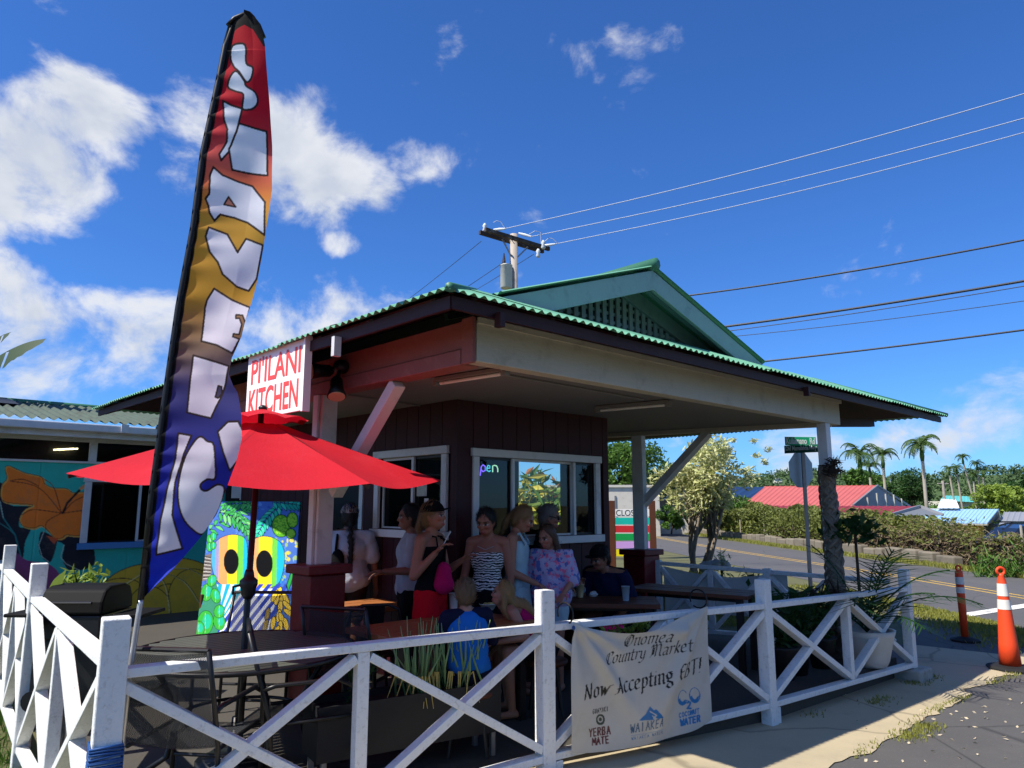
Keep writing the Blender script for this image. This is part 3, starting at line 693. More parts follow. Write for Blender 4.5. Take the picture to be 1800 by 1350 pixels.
mb = MB(); mb.frame(LW, U, V, Z, -3, 6.4, .5, .6, tz0-.2, tz1+.2); obj('inner_wall', mb, 'black', lb)
M('lamp_on', (255,236,190), .5, 0, emit=3.0)
for dx in (0, .12):
    p = on_plane(108+dx*60, 790, LW+V*.4, N); mb = MB(); mb.beam(p-U*.1-Z*.01, p+U*.16+Z*.02, .03, .02); obj('lamp_tube', mb, 'lamp_on', lb)
mb = MB(); mb.frame(LG, U, V, Z, -3.2, 6.4, -.05, .06, 2.68, 2.79); obj('gutter', mb, 'gutter', lb, bevel=.015)
mb = MB(); mb.frame(LG, U, V, Z, -3.2, 6.4, .065, .085, 2.6, 2.78); obj('fascia', mb, 'grey_trim', lb)
mb = MB(); mb.frame(LG, U, V, Z, -3.2, 6.4, .09, .45, 2.64, 2.66); obj('soffit', mb, 'ridge_green', lb)
for px in (218,):
    p = on_plane(px, 748, LG, N); mb = MB(); mb.frame(p-Z*p.z, U, N, Z, -.05, .05, .055, .075, 2.69, 2.81); obj('gutter_strap', mb, 'gutter', lb)
corr('roof_sheet', LG+V*.0, U, V, 6.4, lambda k: 2.4, 'roof_green_old', z0=2.83, slope=.2, wl=.13, amp=.022, k0=-3.2, par=lb)
mb = MB(); a = LG+V*2.4+Z*(2.83+.48); mb.tube([a-U*3.2, a+U*6.4], .05, 8); obj('ridge_cap', mb, 'ridge_green', lb, smooth=True)
mb = MB(); a = LG+V*2.0; mb.frame(a, U, V, Z, -3.2, .3, -.9, .42, 3.14, 3.155); 
vs = [LG-U*3.2+V*1.5+Z*3.165, LG+U*.45+V*1.5+Z*3.165, LG+U*.45+V*2.38+Z*3.345, LG-U*3.2+V*2.38+Z*3.345]
mb = MB(); mb.add(vs, [(0,1,2,3)]); obj('roof_patch', mb, 'black', lb)
# notice board with papers behind the painted panel
nb = thing('notice_board', 'dark notice board covered in pinned papers, behind the painted panel', 'notice board', tuple(LW+U*3))
q0 = on_plane(398,840,LW,N); q1 = on_plane(532,905,LW,N); a = (q0-LW).dot(U); b = (q1-LW).dot(U)
mb = MB(); mb.frame(LW, U, N, Z, a, b, .006, .03, 1.1, 2.2); obj('board', mb, 'interior', nb)
M('paper_blue', (60,110,170), .7, .5, 30)
for i in range(16):
    k = a+.05+(b-a-.3)*random.random(); z = 1.35+.7*random.random(); w = random.choice((.14,.18,.22)); h = random.choice((.16,.2,.26))
    mb = MB(); mb.frame(LW, U, N, Z, k, k+w, .032+.0012*i, .033+.0012*i, z, z+h); obj('sheet_of_paper', mb, random.choice(('paper','paper','paper_print','paper_yellow','paper_blue')), nb)
# ================================================================== fences
def fence_post(par, c, z0, z1, w, ax, ay):
    mb = MB(); mb.frame((c.x, c.y, 0), ax, ay, Z, -w/2, w/2, -w/2, w/2, z0, z1); return obj('post', mb, 'white_paint', par, bevel=.007)
def fence_run(par, A, B, hA, hB, bA, bB, mid=True, rw=.085, nb=1, rail=True):
    """one bay between posts at A and B: top rail, bottom rail, middle upright, X braces"""
    d = (B-A); d.z = 0; L = d.length; d.normalize(); s = Vector((d.y, -d.x, 0)); w = .045
    T = lambda t: A.lerp(B, t)
    def pt(t, z0, z1): q = T(t); return Vector((q.x, q.y, z0+(z1-z0)*t))
    e = .045/L
    mb = MB(); mb.beam(pt(e,hA,hB)-Z*.02, pt(1-e,hA,hB)-Z*.02, .09, .045); obj('top_rail', mb, 'white_paint', par, bevel=.005)
    mb = MB(); mb.beam(pt(e,bA,bB), pt(1-e,bA,bB), .085, .045); obj('bottom_rail', mb, 'white_paint', par, bevel=.005)
    segs = [(e, .5-e*.9), (.5+e*.9, 1-e)] if mid else [(e, 1-e)]
    if mid:
        p = T(.5); mb = MB(); mb.frame((p.x, p.y, 0), d, s, Z, -.035, .035, -.04, .04, (bA+bB)/2+.024, (hA+hB)/2-.044); obj('upright', mb, 'white_paint', par, bevel=.005)
    for a, b in segs:
        for fl in (0, 1):
            za = (lambda t: (hA+(hB-hA)*t)-.075); zc = (lambda t: (bA+(bB-bA)*t)+.055)
            p = Vector((*T(a).xy, za(a) if fl else zc(a))); q = Vector((*T(b).xy, zc(b) if fl else za(b)))
            o = s*(.0155 if fl else -.0155)
            dd = (q-p).normalized(); mb = MB(); mb.beam(p, q, .085 if fl else .078, .05, up=dd.cross(s)); 
            obj('brace', mb, 'white_paint', par, bevel=.004)
def base_at(px, py, Y): p = at_y(px, py, Y); return Vector((p.x, p.y, 0))
FP = [F0, base_at(957,1035,5.05), base_at(1340,1017,6.35), base_at(1588,1000,8.35)]
FT = [1.11, 1.075, 1.0, .985]; FR = [.845,.855,.80,.77]; FB = [.13,.10,.07,.07]
def ztop(px, py, i): return at_y(px, py, FP[i].y).z
F0 = base_at(205,1085,3.72); FP[0] = F0
FT = [ztop(205,1085,0), ztop(960,1037,1), ztop(1340,1018,2), ztop(1588,1001,3)]
FR = [ztop(222,1176,0), ztop(950,1097,1), ztop(1335,1060,2), ztop(1575,1032,3)]
FB = [-.06, ztop(985,1330,1), ztop(1325,1238,2), ztop(1585,1168,3)]
print('FENCE', FP, FT, FR, FB)
ff = thing('white_fence', 'white timber fence with X braces running along the street front', 'fence', tuple(F0))
for i in range(4):
    d = (FP[min(i+1,3)]-FP[max(i-1,0) if i == 3 else i]).normalized(); s = Vector((d.y, -d.x, 0))
    fence_post(ff, FP[i], gz(FP[i].x)-.05 if i < 3 else FB[3]-.03, FT[i], (.125,.1,.1,.1)[i], d, s)
for i in range(3): fence_run(ff, FP[i], FP[i+1], FR[i], FR[i+1], FB[i], FB[i+1])
for i in (1, 2):
    d = (FP[i+1]-FP[i]).normalized(); s = Vector((d.y,-d.x,0)); mb = MB(); mb.frame((FP[i].x,FP[i].y,0), d, s, Z, .055, .115, -.04, .04, gz(FP[i].x), FB[i]-.03); obj('post_foot', mb, 'white_paint', ff, bevel=.006)
mb = MB(); mb.frame((FP[3].x, FP[3].y, 0), d, s, Z, -.16, .2, -.14, .14, -.3, FB[3]-.032); tag(obj('concrete_block', mb, 'block', bevel=.02), 'grey concrete block under the end of the front fence', 'block')
# left return
LD = Vector((-.614,.789,0)); 
def on_left(px):
    d = ray(px, 1050); k = d.x/d.y
    t = (k*F0.y-F0.x)/(LD.x-k*LD.y); return F0+LD*t
L1 = on_left(64); L2 = on_left(9); L3 = L2+(L2-L1)
fl2 = thing('white_fence', 'white timber fence with X braces on the left, lit by the sun', 'fence', tuple(L1))
hz = [FT[0], at_y(64,990,L1.y).z, at_y(9,958,L2.y).z]
ls = Vector((LD.y, -LD.x, 0))
for p, h in ((L1, hz[1]), (L2, hz[2])): fence_post(fl2, p, -.5, h, .12, LD, ls)
rl = [at_y(190,1168,F0.y).z, at_y(60,1048,L1.y).z, at_y(5,1000,L2.y).z]
print('LEFT', L1, L2, hz, rl)
Fm = F0+LD*.03
fence_run(fl2, Fm, L1, rl[0]+.02, rl[1], -.1, -.3); fence_run(fl2, L1, L2, rl[1], rl[2], -.3, -.3); fence_run(fl2, L2, L3, rl[2], rl[2], -.3, -.3)
# right-hand return to the rear pier
fr = thing('white_fence', 'white timber fence with X braces beside the road, at the right end of the patio', 'fence', tuple(FP[3]))
A = FP[3]+Vector((-.05,.12,0)); B = Vector((BP.x+.2, BP.y-.05, 0)); Mi = A.lerp(B, .5)
d = (B-A).normalized(); s = Vector((d.y,-d.x,0))
rz = [at_y(1570,1020,A.y).z, at_y(1170,987,B.y).z]
fence_run(fr, A, Mi, rz[0], (rz[0]+rz[1])/2, .1, .1); fence_run(fr, Mi, B, (rz[0]+rz[1])/2, rz[1], .1, .1)
fence_post(fr, Mi, 0, (rz[0]+rz[1])/2+.02, .09, d, s); fence_post(fr, B, 0, rz[1]+.02, .09, d, s)
RA, RB2, RZ = A, B, rz
# blue twine round the corner post
mb = MB(); pts = []
dF = (FP[1]-FP[0]).normalized(); sF = Vector((dF.y,-dF.x,0)); w = .125/2+.007
for i in range(22*4+1):
    cx, cy = ((1,1),(-1,1),(-1,-1),(1,-1))[i % 4]; pts.append(Vector((F0.x,F0.y,0))+dF*w*cx+sF*w*cy+Z*(.53-.0065*i/4*2+random.uniform(-.006,.006)))
mb.tube(pts, .007, 6); tag(obj('blue_twine', mb, 'rope_blue', smooth=True), 'blue twine wound round the foot of the corner fence post', 'twine')
# ================================================================== feather flag
fp0 = at_y(236,1100,3.86); FD = Vector((.975,.22,0)).normalized(); FNn = Vector((FD.y,-FD.x,0))
Ledge = [(23,428),(27,418),(33,411),(45,402),(80,392),(150,378),(270,352),(400,335),(540,309),(706,285),(872,262),(1054,243),(1062,242)]
Redge = [(23,429),(27,441),(35,449),(48,457),(62,462),(80,466),(166,472),(249,477),(332,478),(386,472),(435,463),(489,453),(547,438),(594,426),(631,409),(660,404),(680,412),(693,420),(735,428),(772,428),(814,416),(855,399),(905,378),(942,353),(1000,304),(1045,258),(1062,243)]
fc = Canvas(230, 15, 490, 1070, .6, (14,14,16))
stops = [(20,(206,16,34)),(190,(200,18,40)),(235,(206,50,58)),(275,(224,92,84)),(318,(232,112,74)),(345,(226,136,56)),(385,(214,160,58)),(520,(208,158,50)),(560,(170,132,72)),(600,(138,112,84)),(640,(104,88,92)),(680,(62,62,120)),(740,(46,50,130)),(830,(36,44,158)),(960,(34,52,190)),(1070,(40,66,200))]
sy = [a for a, _ in stops]; sc_ = np.array([lin(c) for _, c in stops])
yy = np.arange(fc.h)*fc.st+fc.y0; grad = np.stack([np.interp(yy, sy, sc_[:, i]) for i in range(3)], -1)
XX = np.arange(fc.w)*fc.st+fc.x0; lx = np.interp(yy, [a for a, _ in Ledge], [b for _, b in Ledge]); 
sl_w = np.interp(yy, [40,90,300,600,1060], [14,15,13,15,14])
cl = np.where((XX[None,:]-lx[:,None]) > sl_w[:,None], 1, 0)[..., None]
inner = np.ones_like(cl[..., 0], bool)
fc.a = np.where(cl > 0, grad[:, None, :], fc.a)
c1 = lambda pts: [(200+x*.4147, y*.4147) for x, y in pts]; c2 = lambda pts: [(200+x*.4147, 540+y*.4147) for x, y in pts]
for i in range(fc.h):
    y = yy[i]
    if y < 84:   # black nose above the red
        bl = np.interp(XX, [395,405,418,430,445,463,470], [74,62,52,46,54,83,95]); fc.a[i][y < bl] = lin((14,14,16))
letters = [c1([(505,195),(558,197),(562,270),(590,290),(582,335),(562,350),(530,305),(510,285),(495,245)]), c1([(515,305),(553,345),(562,368),(600,392),(610,430),(590,460),(560,466),(545,458),(550,405),(515,390),(483,365)]),
 c1([(463,430),(500,448),(545,462),(520,560),(497,632),(455,680),(447,655),(480,600),(482,550),(468,510)]), c1([(530,522),(590,535),(645,542),(650,738),(500,715),(495,680),(488,632),(497,615),(520,560)]),
 c1([(422,708),(460,740),(520,762),(585,780),(640,855),(640,1000),(565,940),(510,918),(450,905),(425,932),(405,900),(400,870),(388,840),(405,820),(408,740)]),
 c1([(402,962),(480,990),(525,1070),(560,1010),(632,1040),(605,1180),(570,1230),(520,1212),(460,1160),(440,1110),(405,1065),(388,1000)]),
 c1([(425,1222),(500,1270),(578,1305),(560,1400)])+c2([(505,200),(440,165),(372,145),(385,0)])+c1([(395,1270)]),
 c2([(338,205),(400,225),(492,255),(478,330),(460,380),(415,473),(370,462),(312,447),(325,320)]),
 c2([(275,535),(332,545),(300,620),(262,740),(250,880),(285,1025),(180,1050),(200,900),(230,760),(262,640)]),
 c2([(368,550),(400,570),(430,590),(435,720),(400,730),(372,750),(372,770),(395,778),(440,752),(468,772),(440,860),(400,930),(365,965),(310,920),(280,850),(275,760),(295,660),(330,590)]),
 c2([(445,530),(490,490),(535,490),(556,530),(552,620),(495,695),(470,620)])]
for i, L in enumerate(letters):
    if i in (0, 1, 9): L = spline(L, 4)
    fc.poly(L, (236,236,244)); fc.line(L, 3.6, (46,30,28), True)
for L, bgc in ((c1([(485,830),(515,872),(465,862)]), (190,120,100)), (c2([(520,35),(548,38),(562,75),(545,145),(508,130),(510,118),(535,122),(546,80),(535,52),(520,52)]), (150,116,80)), (c2([(445,335),(460,340),(462,370),(445,388),(433,383)]), (70,66,100))):
    fc.poly(L, bgc); fc.line(L, 3, (46,30,28), True)
nr, nc_ = 1000, 130; ty = np.concatenate([np.linspace(23.5, 60, 60), np.linspace(60.6, 1061, nr-60)]); sx_ = np.linspace(0, 1, nc_)
Lx = np.interp(ty, [a for a, _ in Ledge], [b for _, b in Ledge]); Rx = np.interp(ty, [a for a, _ in Redge], [b for _, b in Redge])
PX = Lx[:, None]+(Rx-Lx)[:, None]*sx_; PY = np.repeat(ty[:, None], nc_, 1)
d = np.array(FW)*F+(PX-900)[..., None]*np.array([1.,0,0])+(675-PY)[..., None]*np.array(UP)
n_ = np.array(FNn); t_ = ((np.array(fp0)-np.array(CP))@n_)/(d@n_); Pf = np.array(CP)+d*t_[..., None]
w_ = (Rx-Lx)[:, None]*sx_
disp = .013*np.exp(-w_/26)*(np.sin(PY*.16+1.7*np.sin(PY*.031)))*(PY > 90)
disp += .028*np.sin(sx_*2.4+PY*.009)*sx_ + .016*np.sin(PY*.028+sx_*4.2+.8*np.sin(PY*.011))*sx_*(1-np.exp(-(PY-40)/200)) + .007*np.sin(PY*.07-sx_*7)*sx_
disp += .05*np.exp(-((PY-770)/90)**2)*sx_**2
disp += .02*np.maximum(0, sx_-.72)*np.sin(PY*.02+.5)*3
Pf = Pf+disp[..., None]*n_
flag = thing('feather_flag', 'tall feather flag fading red to gold to blue with white SHAVE ICE letters', 'flag', (fp0.x, fp0.y, 0))
sheet('cloth', Pf[:, ::-1], fc.sample(PX, PY)[:, ::-1], 'flag_cloth', flag)
pole = [on_plane(228,1180,fp0,FNn)]+[on_plane(l+4, y, fp0, FNn)-FNn*.004 for y, l in Ledge[::-1][:-3]]
gp = Vector((pole[0].x-.02, pole[0].y, 0.01))
mb = MB(); mb.tube([gp]+pole[:3], .014, 10); obj('lower_pole', mb, 'alu', flag, smooth=True)
top = [on_plane(x, y, fp0, FNn) for x, y in ((402,45),(412,32),(428,25),(444,30),(455,44),(464,66))]
mb = MB(); q = pole[2:]+top; mb.tube(q, [.017]*(len(q)-5)+[.012]*5, 8); obj('sleeve_pole', mb, 'black', flag, smooth=True)
# ================================================================== banner on the fence
bf = FP[1]; bd = (FP[2]-FP[1]).normalized(); bn = Vector((bd.y,-bd.x,0)); bp0 = bf+bn*.075
bc = Canvas(150, 120, 1260, 1270, 3, (206,202,190)); blk = (24,22,22); blu = (42,122,182); br = (96,40,44)
G = {  # broad-nib letters, x-height 1, baseline 0
 'n':(.8,[[(.0,.9),(.14,1),(.2,.85),(.2,.08),(.3,0)],[(.2,.8),(.5,1),(.62,.85),(.62,.1),(.75,0)]]),'m':(1.2,[[(.0,.9),(.14,1),(.2,.85),(.2,.08),(.3,0)],[(.2,.8),(.46,1),(.58,.85),(.58,.05)],[(.58,.8),(.86,1),(.98,.85),(.98,.1),(1.1,0)]]),
 'o':(.75,[[(.35,1),(.1,.82),(.1,.2),(.32,0),(.58,.18),(.58,.8),(.35,1)]]),'e':(.7,[[(.12,.45),(.5,.62),(.5,.85),(.32,1),(.1,.8),(.1,.2),(.32,0),(.58,.15)]]),'a':(.75,[[(.12,.85),(.3,1),(.55,.85),(.55,.1),(.68,0)],[(.55,.55),(.15,.4),(.12,.12),(.28,0),(.55,.2)]]),
 'u':(.8,[[(.05,.95),(.18,.9),(.18,.15),(.38,0),(.6,.2)],[(.6,.95),(.6,.1),(.75,0)]]),'t':(.55,[[(.22,1.35),(.22,.12),(.4,0),(.52,.1)],[(.02,.95),(.48,.95)]]),'r':(.6,[[(0,.9),(.14,1),(.2,.85),(.2,.05)],[(.2,.78),(.42,1),(.55,.85)]]),'y':(.75,[[(.05,.95),(.18,.9),(.18,.2),(.36,.02),(.58,.2)],[(.58,.95),(.58,-.1),(.3,-.45),(.05,-.35)]]),
 'k':(.75,[[(.18,1.55),(.18,.02)],[(.2,.5),(.5,.98),(.55,.75),(.25,.5)],[(.32,.5),(.62,.02)]]),'O':(1.25,[[(.62,1.5),(.25,1.25),(.15,.7),(.3,.2),(.65,0),(1.0,.25),(1.08,.8),(.92,1.3),(.5,1.5)],[(.5,1.25),(.42,.7),(.52,.2)],[(.66,1.3),(.62,.25)]]),'C':(1.1,[[(.95,1.3),(.7,1.5),(.3,1.25),(.15,.7),(.3,.2),(.65,0),(.95,.2)],[(.5,1.3),(.45,.25)],[(.95,1.3),(.85,1.0)]]),
 'M':(1.5,[[(.05,1.1),(.25,1.5),(.3,1.2),(.3,.3),(.12,0)],[(.3,1.2),(.6,1.5),(.7,1.2),(.7,.05)],[(.7,1.2),(1.05,1.5),(1.2,1.2),(1.2,.15),(1.38,0)],[(.45,1.1),(.45,.3)]]),
 'N':(1.15,[[(.12,0),(.2,1.45)],[(.1,1.45),(.8,0)],[(.85,0),(.8,1.5)]]),'w':(1.0,[[(.02,.95),(.2,.9),(.3,.05)],[(.3,.05),(.5,.85)],[(.5,.85),(.62,.05)],[(.62,.05),(.9,.95),(1.1,1.0)]]),'A':(1.0,[[(.05,-.05),(.35,.1),(.55,1.5)],[(.45,1.5),(.85,0)],[(.22,.55),(.72,.5)]]),'c':(.65,[[(.55,.9),(.35,1),(.12,.75),(.1,.25),(.32,0),(.58,.15)]]),'p':(.75,[[(.18,1),(.18,-.5)],[(.18,.85),(.45,1),(.62,.75),(.6,.25),(.38,0),(.18,.12)]]),'i':(.4,[[(.18,.95),(.18,.08),(.28,0)],[(.16,1.28),(.22,1.32)]]),
 'g':(.8,[[(.62,.98),(.32,1),(.12,.78),(.2,.45),(.5,.42),(.58,.75),(.4,1)],[(.25,.4),(.2,.2),(.55,.05),(.62,-.25),(.35,-.45),(.1,-.25),(.25,0)]]),'B':(.9,[[(.18,1.45),(.18,0)],[(.1,1.4),(.5,1.45),(.65,1.15),(.5,.85),(.2,.8)],[(.2,.8),(.6,.78),(.74,.4),(.55,.05),(.1,0)]]),'E':(.8,[[(.7,1.4),(.4,1.5),(.15,1.1),(.15,.4),(.4,0),(.72,.15)],[(.15,.78),(.6,.8)]]),'T':(.9,[[(.02,1.4),(.85,1.45)],[(.45,1.42),(.42,0)]]),'!':(.4,[[(.2,1.45),(.18,.4)],[(.18,.05),(.2,.1)]]),' ':(.45,[])}
def nibtext(can, s, x0, y0, x1, y1, xh, nib, col, slant=.12, bow=0.0):
    tot = sum(G[c][0] for c in s); k = math.hypot(x1-x0, y1-y0)/tot; ax = ((x1-x0)/tot, (y1-y0)/tot); pos = 0
    for c in s:
        w, st = G[c]
        for pl in st:
            def f(p):
                u = pos+p[0]+slant*p[1]; b = bow*math.sin(math.pi*u/tot); return (x0+ax[0]*u, y0+ax[1]*u+b-p[1]*xh)
            can.nib([f(p) for p in pl], nib*.75, -nib*.65, col)
        pos += w
CAPS = {'A':[[(0,0),(.4,1),(.8,0)],[(.18,.38),(.62,.38)]],'B':[[(0,0),(0,1),(.5,1),(.62,.78),(.5,.54),(0,.54)],[(.5,.54),(.68,.28),(.5,0),(0,0)]],'C':[[(.7,.85),(.4,1),(.08,.75),(.08,.25),(.4,0),(.7,.15)]],'E':[[(.6,1),(0,1),(0,0),(.6,0)],[(0,.52),(.5,.52)]],'G':[[(.7,.85),(.4,1),(.08,.75),(.08,.25),(.4,0),(.7,.15),(.7,.45),(.45,.45)]],'I':[[(.3,0),(.3,1)]],'K':[[(0,0),(0,1)],[(.65,1),(.05,.5),(.68,0)]],'M':[[(0,0),(.05,1),(.42,.35),(.8,1),(.85,0)]],'N':[[(0,0),(0,1),(.68,0),(.68,1)]],'O':[[(.38,1),(.05,.75),(.05,.25),(.38,0),(.72,.25),(.72,.75),(.38,1)]],'R':[[(0,0),(0,1),(.5,1),(.65,.78),(.5,.52),(0,.52)],[(.35,.52),(.68,0)]],'T':[[(0,1),(.7,1)],[(.35,1),(.35,0)]],'U':[[(0,1),(0,.25),(.33,0),(.66,.25),(.66,1)]],'W':[[(0,1),(.2,0),(.42,.7),(.64,0),(.85,1)]],'Y':[[(0,1),(.36,.5),(.72,1)],[(.36,.5),(.36,0)]],'2':[[(.05,.8),(.3,1),(.6,.8),(.5,.5),(0,0),(.65,0)]],'S':[[(.6,.85),(.3,1),(.05,.78),(.3,.53),(.62,.28),(.32,0),(.02,.15)]],'L':[[(0,1),(0,0),(.55,0)]],'D':[[(0,0),(0,1),(.4,1),(.7,.7),(.7,.3),(.4,0),(0,0)]]}
def capstext(can, s, x0, y0, x1, y1, h, lw, col):
    n = len(s); dx = (x1-x0)/n; dy = (y1-y0)/n
    for i, c in enumerate(s):
        for pl in CAPS.get(c, []): can.line([(x0+dx*(i+p[0]*.86), y0+dy*(i+p[0]*.86)-p[1]*h) for p in pl], lw, col)
nibtext(bc, 'Onomea', 555, 452, 915, 410, 58, 7, blk, .25)
nibtext(bc, 'Country Market', 410, 583, 1045, 475, 60, 7, blk, .25, 6)
nibtext(bc, 'Now Accepting EBT!', 262, 842, 1150, 640, 76, 9, blk, .1, 14)
capstext(bc, 'GUAYAKI', 340, 948, 465, 925, 34, 5, (60,56,56)); capstext(bc, 'YERBA', 318, 1118, 480, 1092, 56, 10, br); capstext(bc, 'MATE', 342, 1180, 470, 1158, 50, 10, br); 
bc.ell(400,990,34,42,(60,74,60)); bc.ell(400,988,20,24,(206,202,190)); bc.ell(400,988,12,15,(60,74,60)); 
bc.poly([(665,992),(720,940),(752,885),(775,915),(790,905),(848,970),(800,978),(760,950),(775,985),(700,990)], blu); bc.line([(752,925),(790,950),(772,975),(800,985)], 9, (206,202,190))
capstext(bc, 'WAIAKEA', 612, 1085, 862, 1032, 62, 8, (74,104,130)); bc.line([(615,1105),(860,1060)], 3, (120,150,180)); capstext(bc, 'WAIAKEA WATER', 618, 1138, 862, 1090, 22, 4, (110,140,170))
for cx in (1008, 1098):
    bc.ell(cx, 828-(cx-1008)*.2, 40, 58, blu); bc.ell(cx, 826-(cx-1008)*.2, 33, 51, (206,202,190))
    bc.poly([(cx-34,838-(cx-1008)*.2),(cx-12,828-(cx-1008)*.2),(cx+12,842-(cx-1008)*.2),(cx+34,828-(cx-1008)*.2),(cx+22,868-(cx-1008)*.2),(cx,880-(cx-1008)*.2),(cx-22,868-(cx-1008)*.2)], blu); bc.ell(cx, 826-(cx-1008)*.2, 17, 30, (206,202,190))
bc.poly([(1015,800),(1050,795),(1050,840),(1015,845)], (206,202,190))
capstext(bc, '2', 1044, 908, 1088, 904, 52, 13, blu); capstext(bc, 'COCONUT', 984, 978, 1132, 938, 34, 8, blu); capstext(bc, 'WATER', 994, 1036, 1140, 996, 44, 13, blu)
nb_ = 230; sI = np.linspace(0, 1, nb_)
topc = spline([(195,262),(300,308),(440,335),(600,348),(760,335),(880,290),(1000,225),(1185,148)], 20, False); botc = spline([(182,1222),(215,1240),(400,1228),(730,1172),(960,1110),(1100,1062),(1215,985)], 20, False)
def resamp(c, n):
    c = np.array(c); L = np.r_[0, np.cumsum(np.hypot(*np.diff(c, axis=0).T))]; t = np.linspace(0, L[-1], n); return np.stack([np.interp(t, L, c[:, 0]), np.interp(t, L, c[:, 1])], -1)
tc_, bc_ = resamp(topc, nb_), resamp(botc, nb_); T = sI[:, None, None]
XY = tc_[None]*(1-T)+bc_[None]*T; XY[..., 0] += (-14*np.sin(np.pi*sI)[:, None]*(1-sI)[None]+4*np.sin(np.pi*sI)[:, None]*sI[None])
pX = 960+XY[..., 0]*.2371; pY = 1030+XY[..., 1]*.2371
d = np.array(FW)*F+(pX-900)[..., None]*np.array([1.,0,0])+(675-pY)[..., None]*np.array(UP); n_ = np.array(bn)
t_ = ((np.array(bp0)-np.array(CP))@n_)/(d@n_); Pb = np.array(CP)+d*t_[..., None]
def fold(xa, ya, xb, yb, amp, wd):
    L = math.hypot(xb-xa, yb-ya); ux, uy = (xb-xa)/L, (yb-ya)/L; a = (XY[..., 0]-xa)*ux+(XY[..., 1]-ya)*uy; b = -(XY[..., 0]-xa)*uy+(XY[..., 1]-ya)*ux
    ww = wd*(.25+np.clip(a/L, 0, 1)); return amp*np.exp(-(b/ww)**2)*np.clip(a/L*3, 0, 1)*np.clip((1.15-a/L)*2, 0, 1)
dp = fold(195,262,660,980,.035,60)+fold(1185,148,740,1140,.04,70)+fold(195,262,560,490,.02,40)+fold(1185,148,900,430,.022,60)-fold(1185,148,1090,560,.02,40)+fold(195,262,250,900,.018,50)-fold(195,262,420,760,.02,60)
dp += .008*np.sin(XY[..., 0]*.012+XY[..., 1]*.006)+.03*np.exp(-((XY[..., 1]-330)/45)**2)*(np.abs(XY[..., 0]-600) < 420)*.6
Pb = Pb+(dp+.01)[..., None]*n_
ban = thing('market_banner', 'weathered off-white country market banner tied to the front fence', 'banner', tuple(bp0))
sheet('cloth', Pb, bc.sample(XY[..., 0], XY[..., 1]), 'banner_cloth', ban)
M('tie', (18,18,20), .6)
for i, (px, py) in enumerate(((1006,1094),(1241,1066))):
    p = on_plane(px, py, bp0, bn); mb = MB(); c = p-bn*.075; pts = [c+bn*.085*math.cos(t)+Z*(.05+.07*math.sin(t)) for t in np.linspace(-2.2, 3.6, 14)]
    mb.tube(pts, .006, 6); obj('tie', mb, 'tie', ban, smooth=True)
p = on_plane(1005,1103,bp0,bn); mb = MB(); mb.ell(p+bn*.02, (.011,.011,.016)); obj('bungee_ball', mb, 'rope_blue', ban, smooth=True)
# second banner on the road-side fence, seen from behind
rdv = (RB2-RA).normalized(); rn = Vector((-rdv.y, rdv.x, 0))
if rn.x < 0: rn = -rn
Lr = (RB2-RA).length; n2 = 70; s2 = np.linspace(0, 1, n2)
P2 = np.zeros((40, n2, 3))
for i in range(40):
    for j in range(n2):
        k = Lr*(.98-.56*s2[j]); v = i/39; zt_ = RZ[1]-.06-.08*math.sin(math.pi*s2[j])*1.3; zz = zt_*(1-v)+.3*v
        q = RA+rdv*k+rn*(.065+.02*math.sin(s2[j]*9+v*3)+.015*math.sin(s2[j]*4-v*6)); P2[i, j] = (q.x, q.y, zz)
M('banner_grey', (186,186,182), .8, .12, 3, .2, 60, dirt=.25, trans=.25)
o = sheet('banner', P2, None, 'banner_grey'); tag(o, 'grey banner hung on the far side of the road-side fence', 'banner')
# ================================================================== painted panel with two eyes
pc = Canvas(0, 190, 830, 1230, 2.0, (72,112,190))
for i in range(260):
    pc.ell(random.uniform(20,790), random.uniform(215,1200), random.uniform(4,16), random.uniform(4,16), random.choice(((88,130,200),(56,96,178),(104,150,210),(120,140,190))))
for i in range(60): pc.ell(random.gauss(690,45), random.gauss(620,90), random.uniform(5,16), random.uniform(6,20), random.choice(((210,200,90),(150,180,120),(90,140,200))))
for i in range(170): pc.ell(random.gauss(655,22), random.uniform(560,860), 5, 5, random.choice(((40,120,200),(60,90,190),(30,150,210))))
ink = (16,20,20)
def frond(x0, y0, x1, y1, bow, n, ln, wd, c, c2, droop):
    for i in range(n):
        t = i/(n-1); mx = x0+(x1-x0)*t+bow*math.sin(math.pi*t)*(-(y1-y0))/500; my = y0+(y1-y0)*t-abs(bow)*math.sin(math.pi*t)*.5
        for sgn in (-1, 1):
            a = math.atan2(y1-y0, x1-x0)+sgn*(.75-.25*t); l = ln*(.55+.45*math.sin(math.pi*(t*.8+.15)))
            ex, ey = mx+l*math.cos(a), my+l*math.sin(a)+droop; cx, cy = (mx+ex)/2, (my+ey)/2-8
            pl = spline([(mx,my),(cx-wd*math.sin(a),cy+wd*math.cos(a)),(ex,ey),(cx+wd*math.sin(a),cy-wd*math.cos(a))], 5)
            pc.poly(pl, ink); pl = [(cx+(x-cx)*.82, cy+(y-cy)*.78) for x, y in pl]; pc.poly(pl, random.choice((c, c2)))
frond(120,440,440,250,60,11,95,15,(70,180,90),(110,200,120),26); frond(200,300,430,470,-60,10,100,15,(60,170,84),(130,206,130),14); frond(440,235,240,250,20,8,70,12,(80,190,96),(50,150,80),20); frond(330,300,420,480,10,6,60,11,(90,190,110),(60,160,90),10)
frond(640,260,500,470,30,9,80,14,(40,196,160),(80,214,176),18); frond(600,225,790,250,10,8,70,14,(50,200,170),(30,160,140),20)
